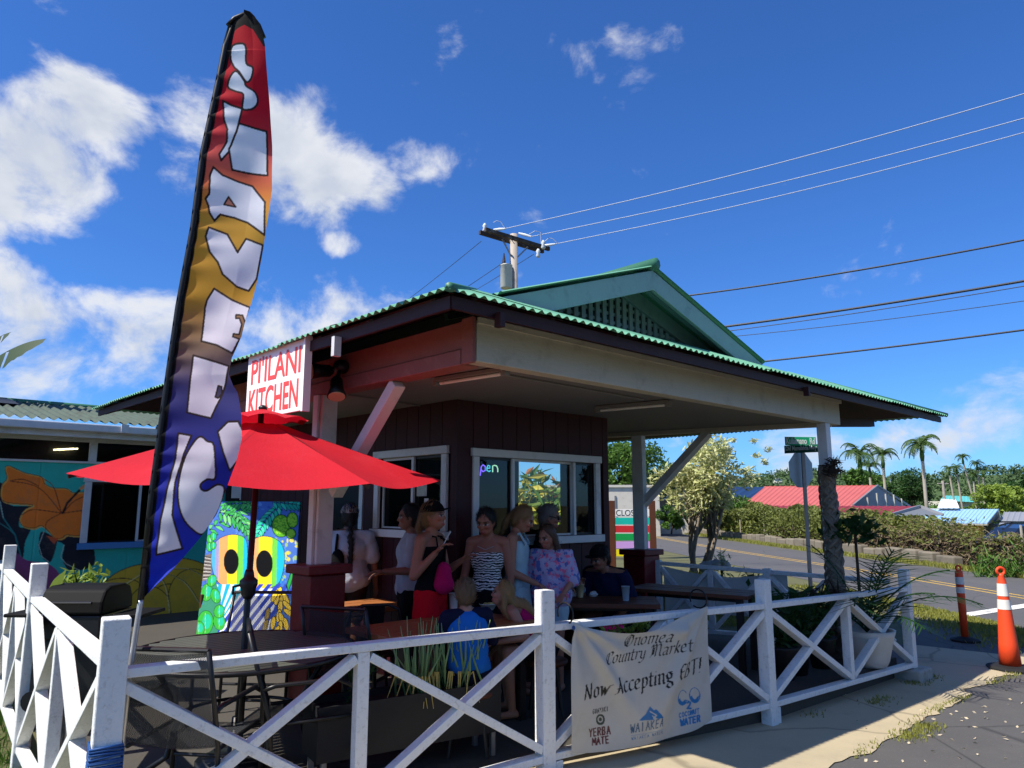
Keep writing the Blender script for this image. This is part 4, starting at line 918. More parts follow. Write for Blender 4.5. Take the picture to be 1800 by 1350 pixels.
for (cx, cy, rx, ry) in ((658,410,62,84),(738,365,36,58),(726,470,32,36)):
    pc.ell(cx, cy, rx+5, ry+5, ink); pc.ell(cx, cy, rx, ry, (90,170,40))
    for i in range(int(rx*1.4)):
        a = random.random()*6.28; r = math.sqrt(random.random())*.85; pc.ell(cx+rx*r*math.cos(a), cy+ry*r*math.sin(a), 6, 6, (150,214,60))
def eye(poly, bands, pup):
    xs = [p[0] for p in poly]; pl = spline(poly); pc.poly(pl, (255,255,255))
    for (xa, xb, col) in bands: 
        q = pc._sub(min(xs), max(xs), min(p[1] for p in pl), max(p[1] for p in pl))
        import functools
        a, b, X, Y = q; ins = np.zeros(X.shape, bool); n = len(pl)
        for i in range(n):
            x1, y1 = pl[i]; x2, y2 = pl[(i+1) % n]
            if y1 == y2: continue
            ins ^= ((y1 > Y) != (y2 > Y)) & (X < (x2-x1)*(Y-y1)/(y2-y1)+x1)
        sh = (Y-660)*.02
        pc.a[a, b][ins & (X+sh >= xa) & (X+sh < xb)] = lin(col)
    pc.line(pl, 5, (40,60,90), True); pc.ell(pup[0], pup[1], pup[2]+4, pup[3]+4, (40,50,30)); pc.ell(*pup, (10,10,12))
eye([(280,478),(390,500),(414,600),(405,760),(370,845),(280,855),(200,840),(150,760),(132,640),(170,530)], [(120,165,(80,170,210)),(165,195,(150,150,190)),(195,262,(244,160,96)),(262,335,(252,214,40)),(335,382,(110,200,70)),(382,420,(30,180,214))], (290,680,54,90))
eye([(520,490),(620,510),(670,570),(682,680),(650,820),(590,870),(500,880),(430,850),(418,700),(440,540)], [(410,495,(244,168,110)),(495,592,(252,214,40)),(592,628,(110,200,70)),(628,700,(30,180,214))], (537,695,57,96))
base = [(180,850),(380,850),(440,870),(640,880),(560,1200),(180,1200),(215,960)]
pc.poly(base, (236,240,244))
for i, x in enumerate(range(190, 760, 62)):
    col = (30,170,200) if x < 400 else (44,70,180)
    L = [(x,845),(x+34,845),(x-250,1200),(x-284,1200)]
    q = [(max(150, a), b) for a, b in L]; pc.poly(q, col)
pc.poly([(20,1000),(70,990),(60,960),(120,770),(180,850),(215,960),(190,1010),(230,1090),(180,1200),(10,1210)], (60,140,110))
pc.poly([(60,640),(130,620),(140,760),(90,820),(40,830)], (120,110,104))
for i in range(7): pc.line([(70,640+i*26),(130,650+i*24)], 5, (30,28,28)); pc.line([(74,650+i*26),(128,660+i*24)], 6, (190,186,176))
for (cx, cy, rx, ry, ro) in ((100,905,44,62,10),(140,820,34,44,30),(170,930,36,52,-20),(90,1120,62,84,8),(200,1110,44,60,-10),(200,1040,40,46,20),(125,510,26,34,0),(150,490,24,30,0),(120,570,24,34,0),(150,560,22,28,10),(40,1160,44,50,0)):
    pc.ell(cx, cy, rx+3, ry+3, ink, ro); pc.ell(cx, cy, rx, ry, (58,176,60), ro); pc.ell(cx+rx*.2, cy-ry*.1, rx*.55, ry*.62, (40,190,150), ro); pc.line([(cx, cy-ry*.8),(cx, cy+ry*.8)], 3, (200,230,180))
pc.poly([(690,860),(720,770),(745,725),(750,760),(728,850),(705,900)], ink); pc.poly([(698,852),(724,776),(742,740),(744,764),(722,846),(706,888)], (40,160,70))
for (cx, cy, ro) in ((640,910,20),(625,950,10),(660,960,15),(690,950,-25),(650,1010,5),(700,1000,-40),(712,1050,-55),(640,1070,10),(610,930,25),(660,1090,-20),(690,1130,-10),(650,1150,5),(620,1180,30),(600,1120,10),(560,1060,15),(545,1140,20)):
    c = (252,214,60) if cx > 590 else (150,130,60)
    pc.ell(cx, cy, 20, 50, ink, ro); pc.ell(cx, cy, 15, 44, c, ro); pc.line([(cx-4, cy-34),(cx+2, cy+30)], 3, (206,160,40))
hh_, ww_ = 300, 210; s_ = np.linspace(0,1,ww_)[None,:,None]; t_ = np.linspace(0,1,hh_)[:,None,None]
cc_ = [np.array(p, float) for p in ((132,215),(790,222),(735,1190),(20,1200))]
CX = (cc_[0]*(1-s_)+cc_[1]*s_)*(1-t_)+(cc_[3]*(1-s_)+cc_[2]*s_)*t_
q = [np.array(p) for p in (at_y(371,881,8.5), at_y(527,882,7.85), at_y(514,1113,7.5), at_y(345,1115,8.12))]
Pq = (q[0]*(1-s_)+q[1]*s_)*(1-t_)+(q[3]*(1-s_)+q[2]*s_)*t_
pn_ = thing('painted_panel', 'brightly painted panel with two striped eyes, palm fronds and bananas', 'painting', (float(q[2][0]+q[3][0])/2, float(q[2][1]+q[3][1])/2, 0))
sheet('panel', Pq, pc.sample(CX[...,0], CX[...,1]), 'print_gloss', pn_, solid=.02)
for a in (q[3], q[2]):
    mb = MB(); mb.tube([(a[0], a[1]+.08, 0), (a[0], a[1]+.08, a[2]+.4)], .02, 6); obj('leg', mb, 'wood_dark', pn_)
# ================================================================== red parasol
M('umb_pole', (30,30,32), .4, .1)
UC = Vector((-1.80, 5.37, 0)); RR = 1.285; rimz = 1.87; topz = 2.29
um = thing('parasol', 'red market parasol with eight panels on a black pole', 'parasol', (UC.x, UC.y, 0))
TX = Vector((at_y(462,722,5.37).x, UC.y, topz))
def upt(a, r, zt, zr, R0, c0, sag=0.0):
    c = c0; return Vector((c.x+R0*r*math.cos(a), c.y+R0*r*math.sin(a), zt+(zr-zt)*r**.94-sag-r*(.045*math.cos(a)-.085*math.sin(a))))
for k in range(8):
    a0 = R(180+45*k+2); a1 = R(180+45*(k+1)+2); vs = []; n = 12
    for i in range(n+1):
        r = .1+.9*i/n
        for j in range(n+1):
            w = j/n; p0 = upt(a0, r, topz, rimz, RR, UC); p1 = upt(a1, r, topz, rimz, RR, UC); p = p0.lerp(p1, w)
            off = (TX-Vector((UC.x,UC.y,TX.z)))*(1-r)
            hem = .05*math.sin(math.pi*w)*(r**3); ctr = Vector((UC.x-p.x, UC.y-p.y, 0))
            vs.append(p+off-Z*(.045*math.sin(math.pi*w)*r)+ctr*.035*math.sin(math.pi*w)*r**2)
    mb = MB(); mb.add(vs, [(i*(n+1)+j, (i+1)*(n+1)+j, (i+1)*(n+1)+j+1, i*(n+1)+j+1) for i in range(n) for j in range(n)])
    obj('canopy_panel', mb, 'umbrella_red', um, smooth=True)
    mb = MB(); mb.beam(upt(a0,.06,topz,rimz,RR,UC)-Z*.03, upt(a0,.99,topz,rimz,RR,UC)-Z*.025, .018, .022); obj('rib', mb, 'umb_pole', um)
    mb = MB(); mb.beam(Vector((UC.x,UC.y,rimz-.08)), upt(a0,.55,topz,rimz,RR,UC)-Z*.04, .014, .018); obj('strut', mb, 'umb_pole', um)
vs = []; 
for i, (r, dz) in enumerate(((.02,.055),(.16,.01),(.27,-.035))):
    for j in range(32):
        a = 2*math.pi*j/32+R(2); sc = .045*abs(math.sin(a*4-R(8)))*(i == 2); vs.append(Vector((TX.x+RR*r*math.cos(a)*.95, TX.y+RR*r*math.sin(a)*.95, topz+dz+sc*.6)))
mb = MB(); mb.add(vs, [(i*32+j, (i+1)*32+j, (i+1)*32+(j+1) % 32, i*32+(j+1) % 32) for i in range(2) for j in range(32)]+[tuple(range(32))]); obj('vent_cap', mb, 'umbrella_red', um, smooth=True)
mb = MB(); mb.lathe([(.03,0),(.034,.02),(.02,.035),(.001,.04)], 12, TX+Z*.05); obj('finial', mb, 'umb_pole', um, smooth=True)
pb = at_y(429,1140,5.04)
mb = MB(); mb.tube([(pb.x-.02, 5.04, .05), (pb.x, 5.04, .72), (TX.x-.01, UC.y, topz+.04)], .021, 12); obj('pole', mb, 'umb_pole', um, smooth=True)
pcr = at_y(437,1028,5.04); mb = MB(); mb.lathe([(.025,-.09),(.045,-.06),(.05,-.02),(.058,0),(.058,.03),(.035,.05),(.03,.08),(.024,.1)], 14, pcr); cr = obj('crank_box', mb, 'umb_pole', um, smooth=True)
mb = MB(); mb.tube([pcr+Vector((-.05,-.02,0)), pcr+Vector((-.09,-.03,-.01)), pcr+Vector((-.09,-.03,-.06))], .009, 8); obj('crank_handle', mb, 'umb_pole', cr)
mb = MB(); mb.lathe([(.24,.01),(.24,.05),(.05,.09),(.03,.3)], 20, (pb.x-.02,5.04,0)); obj('base', mb, 'umb_pole', um, smooth=True)
# ================================================================== round slatted table and sling chairs
tt = thing('round_table', 'round black slatted patio table under the parasol', 'table', (pb.x, 5.04, 0)); TR = .72
sd = Vector((math.cos(R(38)), math.sin(R(38)), 0)); sp_ = Vector((-sd.y, sd.x, 0)); x = -TR+.05
while x < TR-.06:
    h = math.sqrt(max(TR**2-(abs(x+.027))**2, 0))-.03
    if abs(x+.027) < .05: pass
    mb = MB(); mb.frame((pb.x,5.04,0), sp_, sd, Z, x, x+.056, -h, h, .705, .72); obj('slat', mb, 'table_slat', tt, bevel=.003); x += .065
mb = MB(); mb.tube([(pb.x+TR*math.cos(a), 5.04+TR*math.sin(a), .708) for a in np.linspace(0, 2*math.pi, 49)[:-1]], .016, 8, closed=True); obj('rim', mb, 'black_metal', tt, smooth=True)
for k in range(4):
    a = R(20+90*k); mb = MB(); mb.tube([(pb.x+r*math.cos(a), 5.04+r*math.sin(a), z) for r, z in ((.62,.69),(.5,.6),(.36,.35),(.42,.1),(.55,.02))], .018, 8); obj('leg', mb, 'black_metal', tt, smooth=True)
mb = MB(); mb.tube([(pb.x+.37*math.cos(a), 5.04+.37*math.sin(a), .33) for a in np.linspace(0, 2*math.pi, 33)[:-1]], .012, 6, closed=True); obj('ring', mb, 'black_metal', tt, smooth=True)
def mesh_mat(name, col, dens):
    m = M(name, col, .6, .1, 10); t = m.node_tree; q = NG(t); o = t.nodes['Material Output']; b = o.inputs[0].links[0].from_socket
    co = q.n('ShaderNodeTexCoord').outputs['Object']; mp = q.n('ShaderNodeMapping'); q.l(co, mp.inputs[0]); mp.inputs['Scale'].default_value = (150,150,150)
    ch = q.n('ShaderNodeTexChecker'); q.l(mp.outputs[0], ch.inputs['Vector']); ch.inputs['Scale'].default_value = 1
    tr = q.n('ShaderNodeBsdfTransparent'); mx = q.n('ShaderNodeMixShader'); q.l(q.m('MULTIPLY_ADD', ch.outputs['Fac'], dens, .08), mx.inputs[0]); q.l(b, mx.inputs[1]); q.l(tr.outputs[0], mx.inputs[2]); q.l(mx.outputs[0], o.inputs[0])
mesh_mat('sling', (46,48,52), .42)
ch = thing('patio_chair', 'black mesh patio chair nearest the camera, behind the front fence', 'chair', (0,0,0), 0, 'black mesh patio chairs')
def cobj(n, mb, m, par=ch, **k): return obj(n, mb, m, par, local=True, **k)
for s in (-1, 1):
    mb = MB(); x = s*.27; mb.tube([(x,.2,.0),(x,.22,.42),(x,.3,.7),(x*.98,.36,.92)], .0135, 8); cobj('leg', mb, 'black_metal', smooth=True)
    mb = MB(); mb.tube([(x,-.26,0),(x,-.27,.4),(x,-.25,.58),(x,-.15,.63),(x,.2,.62),(x,.27,.6)], .0135, 8); cobj('leg', mb, 'black_metal', smooth=True)
    mb = MB(); mb.tube([(x*.92,-.25,.42),(x*.92,.2,.4)], .012, 8); cobj('seat_rail', mb, 'black_metal', smooth=True)
mb = MB(); mb.tube([(-.265,.36,.92),(.265,.36,.92)], .0135, 8); cobj('back_rail', mb, 'black_metal')
mb = MB(); mb.tube([(-.26,.215,.22),(.26,.215,.22)], .011, 8); mb2 = MB(); mb2.tube([(-.26,-.265,.22),(.26,-.265,.22)], .011, 8); cobj('stretcher', mb, 'black_metal'); cobj('stretcher', mb2, 'black_metal')
def sl_(name, pr):
    n = 10; vs = [(-.25+.5*j/n, y, z-.02*math.sin(math.pi*j/n)) for y, z in pr for j in range(n+1)]
    mb = MB(); mb.add(vs, [(i*(n+1)+j, i*(n+1)+j+1, (i+1)*(n+1)+j+1, (i+1)*(n+1)+j) for i in range(len(pr)-1) for j in range(n)]); cobj(name, mb, 'sling', smooth=True)
sl_('backrest', ((.2,.42),(.25,.55),(.3,.7),(.355,.91))); sl_('seat', ((-.26,.425),(-.1,.41),(.1,.4),(.2,.415)))
def place(o, px, Y, rz): p = at_y(px, 1100, Y); o.location = (p.x, p.y, .008); o.rotation_euler = (0,0,rz)
place(ch, 352, 4.25, R(172))
c2_ = dup(ch, (0,0,0), 0, 'black mesh patio chair between the round table and the painted panel'); place(c2_, 432, 6.0, R(-4))
c3_ = dup(ch, (0,0,0), 0, 'black mesh patio chair left of the red pier, back turned to the street'); place(c3_, 632, 5.75, R(160))
c4_ = dup(ch, (0,0,0), 0, 'black mesh patio chair on the right of the round table, low behind the planter'); place(c4_, 545, 4.75, R(110))
# ================================================================== wooden tables and cafe chair
def table(label, c, ax, lx, ly, z, mat, name='wooden_table', nplank=5):
    t = thing(name, label, 'table', (c.x, c.y, 0)); ax = Vector(ax); ay = Vector((-ax.y, ax.x, 0)); o = Vector((c.x, c.y, 0))
    for i in range(nplank):
        a = -ly/2+ly*i/nplank; mb = MB(); mb.frame(o, ax, ay, Z, -lx/2, lx/2, a+.002, a+ly/nplank-.002, z-.04, z+random.uniform(-.002,.002)); obj('top_plank', mb, mat, t, bevel=.004)
    for sx in (-1, 1):
        for sy_ in (-1, 1):
            mb = MB(); mb.frame(o+ax*sx*(lx/2-.1)+ay*sy_*(ly/2-.08), ax, ay, Z, -.03, .03, -.03, .03, 0, z-.042); obj('leg', mb, 'black_metal', t)
    mb = MB(); mb.frame(o, ax, ay, Z, -lx/2+.14, lx/2-.14, -.02, .02, z-.1, z-.043); obj('apron', mb, 'black_metal', t); return t
T1c = Vector((.16,6.05,0))-U*.62+V*.34
table('brown wooden table where the two children eat', T1c, U, 1.3, .72, .75, 'wood')
table('small pale wooden table behind the metal cafe chair', Vector((-1.38,6.95,0)), U, .78, .62, .75, 'wood', nplank=4)
table('dark wooden table with cups and plates at the porch edge', Vector((.82,7.32,0)), Vector((.95,-.1,0)).normalized(), 1.15, .62, .75, 'wood_dark')
table('plank table beside the road-side fence with a small plant on it', Vector((1.9,7.95,0)), Vector((.82,-.57,0)).normalized(), 1.3, .55, .78, 'wood_dark', nplank=4)
mc = thing('cafe_chair', 'black sheet metal cafe chair with curved back at the pale table', 'chair', tuple(at_y(648,1100,6.35).xy)+(0,), R(200))
def mobj(n, mb, m='black_metal', **k): return obj(n, mb, m, mc, local=True, **k)
mb = MB(); mb.tube([(-.2,.17,.45),(-.22,.24,.7),(-.19,.27,.82),(-.1,.285,.86),(.1,.285,.86),(.19,.27,.82),(.22,.24,.7),(.2,.17,.45)], .013, 8); mobj('back_frame', mb, smooth=True)
mb = MB(); mb.add([(-.07,.18,.45),(.07,.18,.45),(.08,.282,.85),(-.08,.282,.85)], [(0,1,2,3)]); sp = mobj('splat', mb); sp.modifiers.new('s','SOLIDIFY').thickness = .004
mb = MB(); mb.box(-.2,.2,-.2,.19,.435,.45); mobj('seat', mb, bevel=.006)
for s in (-1,1):
    for y in (-1,1): mb = MB(); mb.tube([(s*.17,y*.16,.435),(s*.21,y*.21,.0)], .014, 8); mobj('leg', mb)
# things on the tables
def bowl(c, label, r=.07, food=True):
    t = thing('bowl', label, 'bowl', tuple(c)); mb = MB(); mb.lathe([(r*.55,0),(r*.6,.004),(r,.055),(r*1.03,.055),(r*.95,.048),(r*.55,.012)], 20, c); obj('dish', mb, 'cup_white', t, smooth=True)
    if food: mb = MB(); [mb.ell(c+Vector((random.uniform(-.03,.03),random.uniform(-.03,.03),.045)), (.025,.025,.02), None, 8, 6) for _ in range(7)]; f = obj('food', mb, 'food', t, smooth=True); f['kind'] = 'stuff'
def cup(c, label, mat, h=.12, r=.04):
    t = thing('cup', label, 'cup', tuple(c)); mb = MB(); mb.lathe([(r*.72,0),(r*.74,.003),(r,h),(r*1.06,h),(r*1.06,h+.006),(r*.93,h+.002)], 16, c); obj('beaker', mb, mat, t, smooth=True)
M('tabledrink', (170,190,200), .3, .05)
bowl(at_z(757,1066,.752), 'white bowl of food in front of the woman in red shorts', .085); bowl(at_z(858,1072,.752), 'white bowl of food the girl is eating from', .08)
cup(at_z(797,1078,.752), 'white paper cup on the children\'s table beside the boy', 'cup_white', .16)
cup(at_z(1020,1050,.752), 'cream paper cup with handle on the dark table', 'cup_cream'); cup(at_z(1100,1056,.752), 'clear plastic cup in front of the man in dark blue', 'tabledrink', .13)
mb = MB(); mb.lathe([(.05,0),(.1,.02),(.105,.022),(.05,.008)], 18, at_z(990,1051,.753)); tag(obj('plate', mb, 'cup_white', smooth=True), 'white oval plate on the left of the dark table', 'plate')
for i, (px, lb) in enumerate(((1006,'crumpled white napkin left of the cream cup'),(1043,'crumpled white napkin right of the cream cup'))):
    p = at_z(px,1048,.752); mb = MB(); mb.ell(p+Z*.02, (.045,.04,.025), None, 10, 7); mb.v = [tuple(Vector(v)+Vector((random.uniform(-.008,.008),random.uniform(-.008,.008),random.uniform(-.008,.008)))) for v in mb.v]; tag(obj('napkin', mb, 'paper'), lb, 'napkin')
# ================================================================== grill
M('grill_black', (9,9,10), .7, .1, spec=.2); gp = at_y(155,1052,6.5); gr = thing('grill', 'black barbecue grill with closed lid behind the left fence', 'grill', (gp.x, gp.y, 0)); gx, gy = gp.x, gp.y; gzz = gp.z
mb = MB(); pr = [(-.26,-.1),(.26,-.1),(.25,0),(.2,.09),(.12,.12),(-.12,.12),(-.2,.09),(-.25,0)]
mb.prism([(y, z) for y, z in pr], (gx, gy, gzz), (0,1,0), (0,0,1), (1,0,0), -.26, .26); obj('lid', mb, 'grill_black', gr, bevel=.02)
mb = MB(); mb.box(gx-.26, gx+.26, gy-.26, gy+.26, gzz-.3, gzz-.105); obj('firebox', mb, 'black', gr, bevel=.015)
mb = MB(); mb.tube([(gx-.2,gy-.3,gzz+.0),(gx+.2,gy-.3,gzz+.0)], .012, 8); obj('handle', mb, 'black_metal', gr)
mb = MB(); mb.box(gx-.28, gx+.28, gy-.24, gy+.24, .08, gzz-.302); obj('cabinet', mb, 'black', gr, bevel=.01)
for s in (-1,1): mb = MB(); mb.box(gx+s*.45-.13, gx+s*.45+.13, gy-.2, gy+.2, gzz-.13, gzz-.1); obj('side_shelf', mb, 'grill_black', gr, bevel=.008)
for s in (-1,1): mb = MB(); mb.tube([(gx+s*.24,gy-.27,.09),(gx+s*.24,gy-.2,.09)], .08, 14); obj('wheel', mb, 'black', gr)
# ================================================================== traffic posts
M('orange', (236,76,34), .5, .06, 8, dirt=.2, dcol=(150,60,40), dscale=9); M('reflective', (225,222,214), .4, .08, 20, dirt=.2); M('rubber', (26,26,27), .8, .15)
p = gnd(1697,1128); dl = thing('delineator_post', 'slim orange delineator post with white bands on a black base', 'traffic post', tuple(p)); H = 1.02
mb = MB(); mb.lathe([(.19,0),(.19,.03),(.1,.06),(.06,.07)], 8, p); obj('base', mb, 'rubber', dl)
mb = MB(); mb.lathe([(.048,.05),(.05,.5),(.052,.62),(.052,.9),(.05,.96),(.02,.965)], 16, p); obj('tube', mb, 'orange', dl, smooth=True)
for a, b in ((.66,.74),(.78,.88)): mb = MB(); mb.lathe([(.0545,a),(.0545,b)], 16, p, cap=False); obj('reflective_band', mb, 'reflective', dl, smooth=True)
mb = MB(); mb.tube([p+Vector((.035*math.cos(a),0,1.0+.035*math.sin(a))) for a in np.linspace(0,2*math.pi,15)[:-1]], .014, 8, closed=True); obj('handle', mb, 'orange', dl, smooth=True)
p = gnd(1777,1178); cn = thing('traffic_cone', 'tall orange cone with two white bands at the right edge', 'traffic cone', tuple(p))
mb = MB(); mb.lathe([(.25,0),(.25,.03),(.22,.05),(.14,.06)], 8, p); obj('base', mb, 'rubber', cn)
rad = lambda z: .118-.075*(z/1.05)
mb = MB(); mb.lathe([(rad(z), z) for z in (.05,.3,.5,.51,.75,1.0)]+[(.03,1.06),(.032,1.08)], 20, p); obj('cone', mb, 'orange', cn, smooth=True)
for a, b in ((.68,.79),(.83,.97)): mb = MB(); mb.lathe([(rad(a)+.003,a),(rad(b)+.003,b)], 20, p, cap=False); obj('reflective_band', mb, 'reflective', cn, smooth=True)
mb = MB(); mb.tube([p+Vector((.045*math.cos(a),0,1.11+.04*math.sin(a))) for a in np.linspace(0,2*math.pi,15)[:-1]], .017, 8, closed=True); obj('handle', mb, 'orange', cn, smooth=True)
# ================================================================== vegetation helpers
def leafmat(name, col, var=.3, scale=1.5, trans=.3, rough=.55, hi=None):
    m = M(name, col, rough, var, scale, trans=trans, spec=.3)
    if hi:
        t = m.node_tree; q = NG(t); b = t.nodes['Principled BSDF']; src = b.inputs['Base Color'].links[0].from_socket
        co = q.n('ShaderNodeTexCoord').outputs['Object']; f = q.ramp(q.noise(co, 11, 3, .6), .42, .62); c = q.mix(f, src, lin(hi)+(1,)); q.l(c, b.inputs['Base Color'])
        for n in t.nodes:
            if n.type == 'BSDF_TRANSLUCENT': q.l(c, n.inputs[0])
    return m
leafmat('leaf_dark', (52,84,36), .4, .7, .25); leafmat('leaf_mid', (84,118,46), .4, .8); leafmat('leaf_light', (134,156,62), .35, 1.0); leafmat('leaf_pale', (176,182,116), .25, 2.5, hi=(216,214,164))
leafmat('leaf_hedge', (112,120,58), .4, 1.2); leafmat('leaf_brown', (140,122,94), .35, 2.0, .15); leafmat('leaf_pot', (40,74,34), .3, 3); leafmat('palm_leaf', (72,98,44), .3, .9); leafmat('onion', (146,182,118), .25, 6); leafmat('grass', (136,138,62), .35, 2.0)
leafmat('leaf_yellow', (206,190,76), .3, 4); leafmat('flower_pink', (226,40,120), .2, 9); leafmat('banana', (38,66,28), .2, 2); leafmat('leaf_far', (76,98,58), .4, .06, .15); leafmat('leaf_flame', (196,120,60), .3, 1)
M('bark', (132,120,104), .9, .3, 6, .7, 20, stretch=(3,3,.6)); M('bark_pale', (164,156,140), .9, .25, 4, .4, 20); M('bark_dark', (66,54,44), .95, .3, 6, .7, 20)
def leaf_mesh(name, pts, L, W, mat, parent, dirs=None, updown=.3, seed=1, local=False, kind=None):
    r = np.random.default_rng(seed); n = len(pts); pts = np.asarray(pts)
    d = r.normal(size=(n, 3)) if dirs is None else np.asarray(dirs)+r.normal(size=(n, 3))*.35
    d[:, 2] *= .8; d[:, 2] -= updown*.3; d /= np.linalg.norm(d, axis=1)[:, None]+1e-9
    u = r.normal(size=(n, 3)); s = np.cross(d, u); s /= np.linalg.norm(s, axis=1)[:, None]+1e-9; nn = np.cross(s, d)
    l = (L*r.uniform(.6, 1.3, n))[:, None]; w = (W*r.uniform(.7, 1.2, n))[:, None]
    v = np.stack([pts-d*l*.5, pts+s*w*.5+nn*w*.12, pts+d*l*.5, pts-s*w*.5+nn*w*.12], 1).reshape(-1, 3)
    i = np.arange(n)*4; f = np.concatenate([np.stack([i, i+1, i+2], 1), np.stack([i, i+2, i+3], 1)])
    me = bpy.data.meshes.new(name); me.from_pydata(v.tolist(), [], f.tolist()); me.materials.append(mats[mat])
    o = bpy.data.objects.new(name, me); C.objects.link(o)
    if parent:
        o.parent = parent
        if parent.type == 'EMPTY' and not local: o.location = -parent.location
    if kind: o['kind'] = kind
    return o
def clump_pts(centres, n, seed, hollow=.5):
    r = np.random.default_rng(seed); out = []; wsum = sum(c[1]**2 for c in centres)
    for c, rad in centres:
        k = max(4, int(n*rad**2/wsum)); d = r.normal(size=(k, 3)); d /= np.linalg.norm(d, axis=1)[:, None]; q = r.uniform(hollow, 1.05, k)[:, None]
        out.append(np.array(c)+d*q*rad*np.array([1, 1, .8]))
    return np.concatenate(out)
def tree(name, label, base, crown_c, crown_r, n, L, W, mat, seed, nclump=26, bark='bark', group=None, trunk_r=.12, flat=.75, lean=0.0, stems=1):
    r = np.random.default_rng(seed); base = Vector(base); cc = np.array(crown_c); t = thing(name, label, 'tree', tuple(base), 0, group)
    cl = []
    for i in range(nclump):
        d = r.normal(size=3); d /= np.linalg.norm(d); q = r.uniform(.35, .95)
        cl.append((cc+d*q*np.array([crown_r[0], crown_r[1], crown_r[2]])*.82, float(min(crown_r))*r.uniform(.26, .46)))
    mb = MB(); cb = Vector(cc); 
    for s in range(stems):
        b = base+Vector((r.uniform(-.12,.12), r.uniform(-.12,.12), 0))*(s > 0); tip = cb+Vector((r.uniform(-.4,.4)*crown_r[0], r.uniform(-.4,.4)*crown_r[1], -.1*crown_r[2])) if stems > 1 else cb
        m1 = b.lerp(tip, .4)+Vector((r.uniform(-.1,.1), r.uniform(-.1,.1), 0))*crown_r[0]; mb.tube([b-Z*.05, b.lerp(m1,.5), m1, tip], [trunk_r, trunk_r*.85, trunk_r*.65, trunk_r*.2], 8)
        for c, rad in cl[s::max(1, stems)][:10]:
            e = Vector(c); a = m1.lerp(tip, r.uniform(0, .6)); mid = a.lerp(e, .5)-Z*.06*crown_r[2]; mb.tube([a, mid, e], [trunk_r*.4, trunk_r*.25, trunk_r*.08], 5)
    obj('trunk', mb, bark, t, smooth=True)
    leaf_mesh('crown', clump_pts(cl, n, seed), L, W, mat, t, seed=seed); return t
def palm(label, px, py, Y, base_y, cr, seed, trunk_r=.13, nf=13, L=None, mat='palm_leaf', group='palm trees across the road', lean=0.0):
    r = np.random.default_rng(seed)
    if Y < 60: Y *= 1.45; cr *= 1.45; trunk_r *= 1.35; lean *= 1.3
    top = at_y(px, py, Y); base = Vector((top.x+lean, Y, gz(top.x))); L = L or cr*1.15
    t = thing('palm_tree', label, 'palm tree', tuple(base), 0, group)
    mb = MB(); mid = base.lerp(top, .5)+Vector((lean*-.15,0,0)); mb.tube([base, mid, top-Z*.5*cr, top], [trunk_r*1.15, trunk_r, trunk_r*.9, trunk_r*.8], 8); obj('trunk', mb, 'bark_pale', t, smooth=True)
    mb = MB(); mb.tube([top-Z*.75*cr, top-Z*.5*cr, top-Z*.1*cr], [trunk_r*.9, trunk_r*1.3, trunk_r*.8], 8); obj('crownshaft', mb, 'leaf_mid', t, smooth=True)
    mb = MB()
    for i in range(nf):
        a = 2*math.pi*i/nf+r.uniform(-.2,.2); el0 = r.uniform(.25, 1.25); f_pts = []; p = top.copy(); d = Vector((math.cos(a)*math.cos(el0), math.sin(a)*math.cos(el0), math.sin(el0))); k = 8
        for j in range(k+1):
            f_pts.append(p.copy()); p = p+d*(L/k); d = (d-Z*(.26+.05*j)).normalized()
        for j in range(1, k+1):
            for h in (0, .5):
                q = f_pts[j-1].lerp(f_pts[j], h); dd = (f_pts[j]-f_pts[j-1]).normalized(); sd_ = dd.cross(Z); 
                if sd_.length < .01: continue
                sd_.normalize(); ll = L*.34*math.sin(math.pi*min(.97,(j-.5+h)/k*.85+.15))
                for sg in (-1, 1):
                    tip = q+(sd_*sg*.85+dd*.5-Z*.35*r.uniform(.4,1.5)).normalized()*ll; w = dd*(L*.028)
                    mb.add([q-w, q+w, tip], [(0,1,2)])
        mb.tube(f_pts, [.02*cr]*(k+1), 3, cap=False)
    obj('fronds', mb, mat, t)
    return t
# ================================================================== utility pole and lines
UPY = 24.0; ut = at_y(903,412,UPY); ux, uz = ut.x, ut.z
M('pole_wood', (172,162,152), .9, .3, 5, .5, 14, stretch=(4,4,.5), dirt=.5, dcol=(70,58,50)); M('arm_wood', (72,60,52), .9, .35, 6, .5, 14, dirt=.5, dcol=(150,140,130)); M('insul', (206,210,214), .35, .05); M('wire', (60,62,66), .6, .05); M('wire_light', (170,176,190), .5, .05); M('transformer', (206,204,194), .5, .08, 4, dirt=.25)
up = thing('utility_pole', 'weathered wooden utility pole with cross arm and transformer behind the roof', 'utility pole', (ux, UPY, 0))
mb = MB(); mb.tube([(ux+.0,UPY,0),(ux,UPY,uz)], [.19,.13], 12); obj('pole', mb, 'pole_wood', up, smooth=True)
ad = Vector((.76,.65,0)).normalized()
al = at_y(848,406,UPY-.85); ar = at_y(960,440,UPY+.85)
for o_ in (-.16, .16):
    sdv = (ar-al).normalized().cross(Z).normalized()*o_; mb = MB(); mb.beam(al+sdv, ar+sdv, .1, .13); obj('cross_arm', mb, 'arm_wood', up)
mid_a = al.lerp(ar, .5)
for s in (.3, .7):
    mb = MB(); mb.beam(al.lerp(ar, s)-Z*.08, Vector((ux,UPY,uz-.95)), .03, .05); obj('arm_brace', mb, 'galv', up)
ins = []
for px, py, dp_, ex, ey in ((868,404,-.6,888,402),(912,410,.1,934,416),(950,433,.7,976,429)):
    a = at_y(px,py,UPY+dp_); b = at_y(ex,ey,UPY+dp_-.2); mb = MB(); mb.tube([a, a.lerp(b,.5), b], [.035,.05,.03], 8); obj('insulator', mb, 'insul', up); ins.append(b)
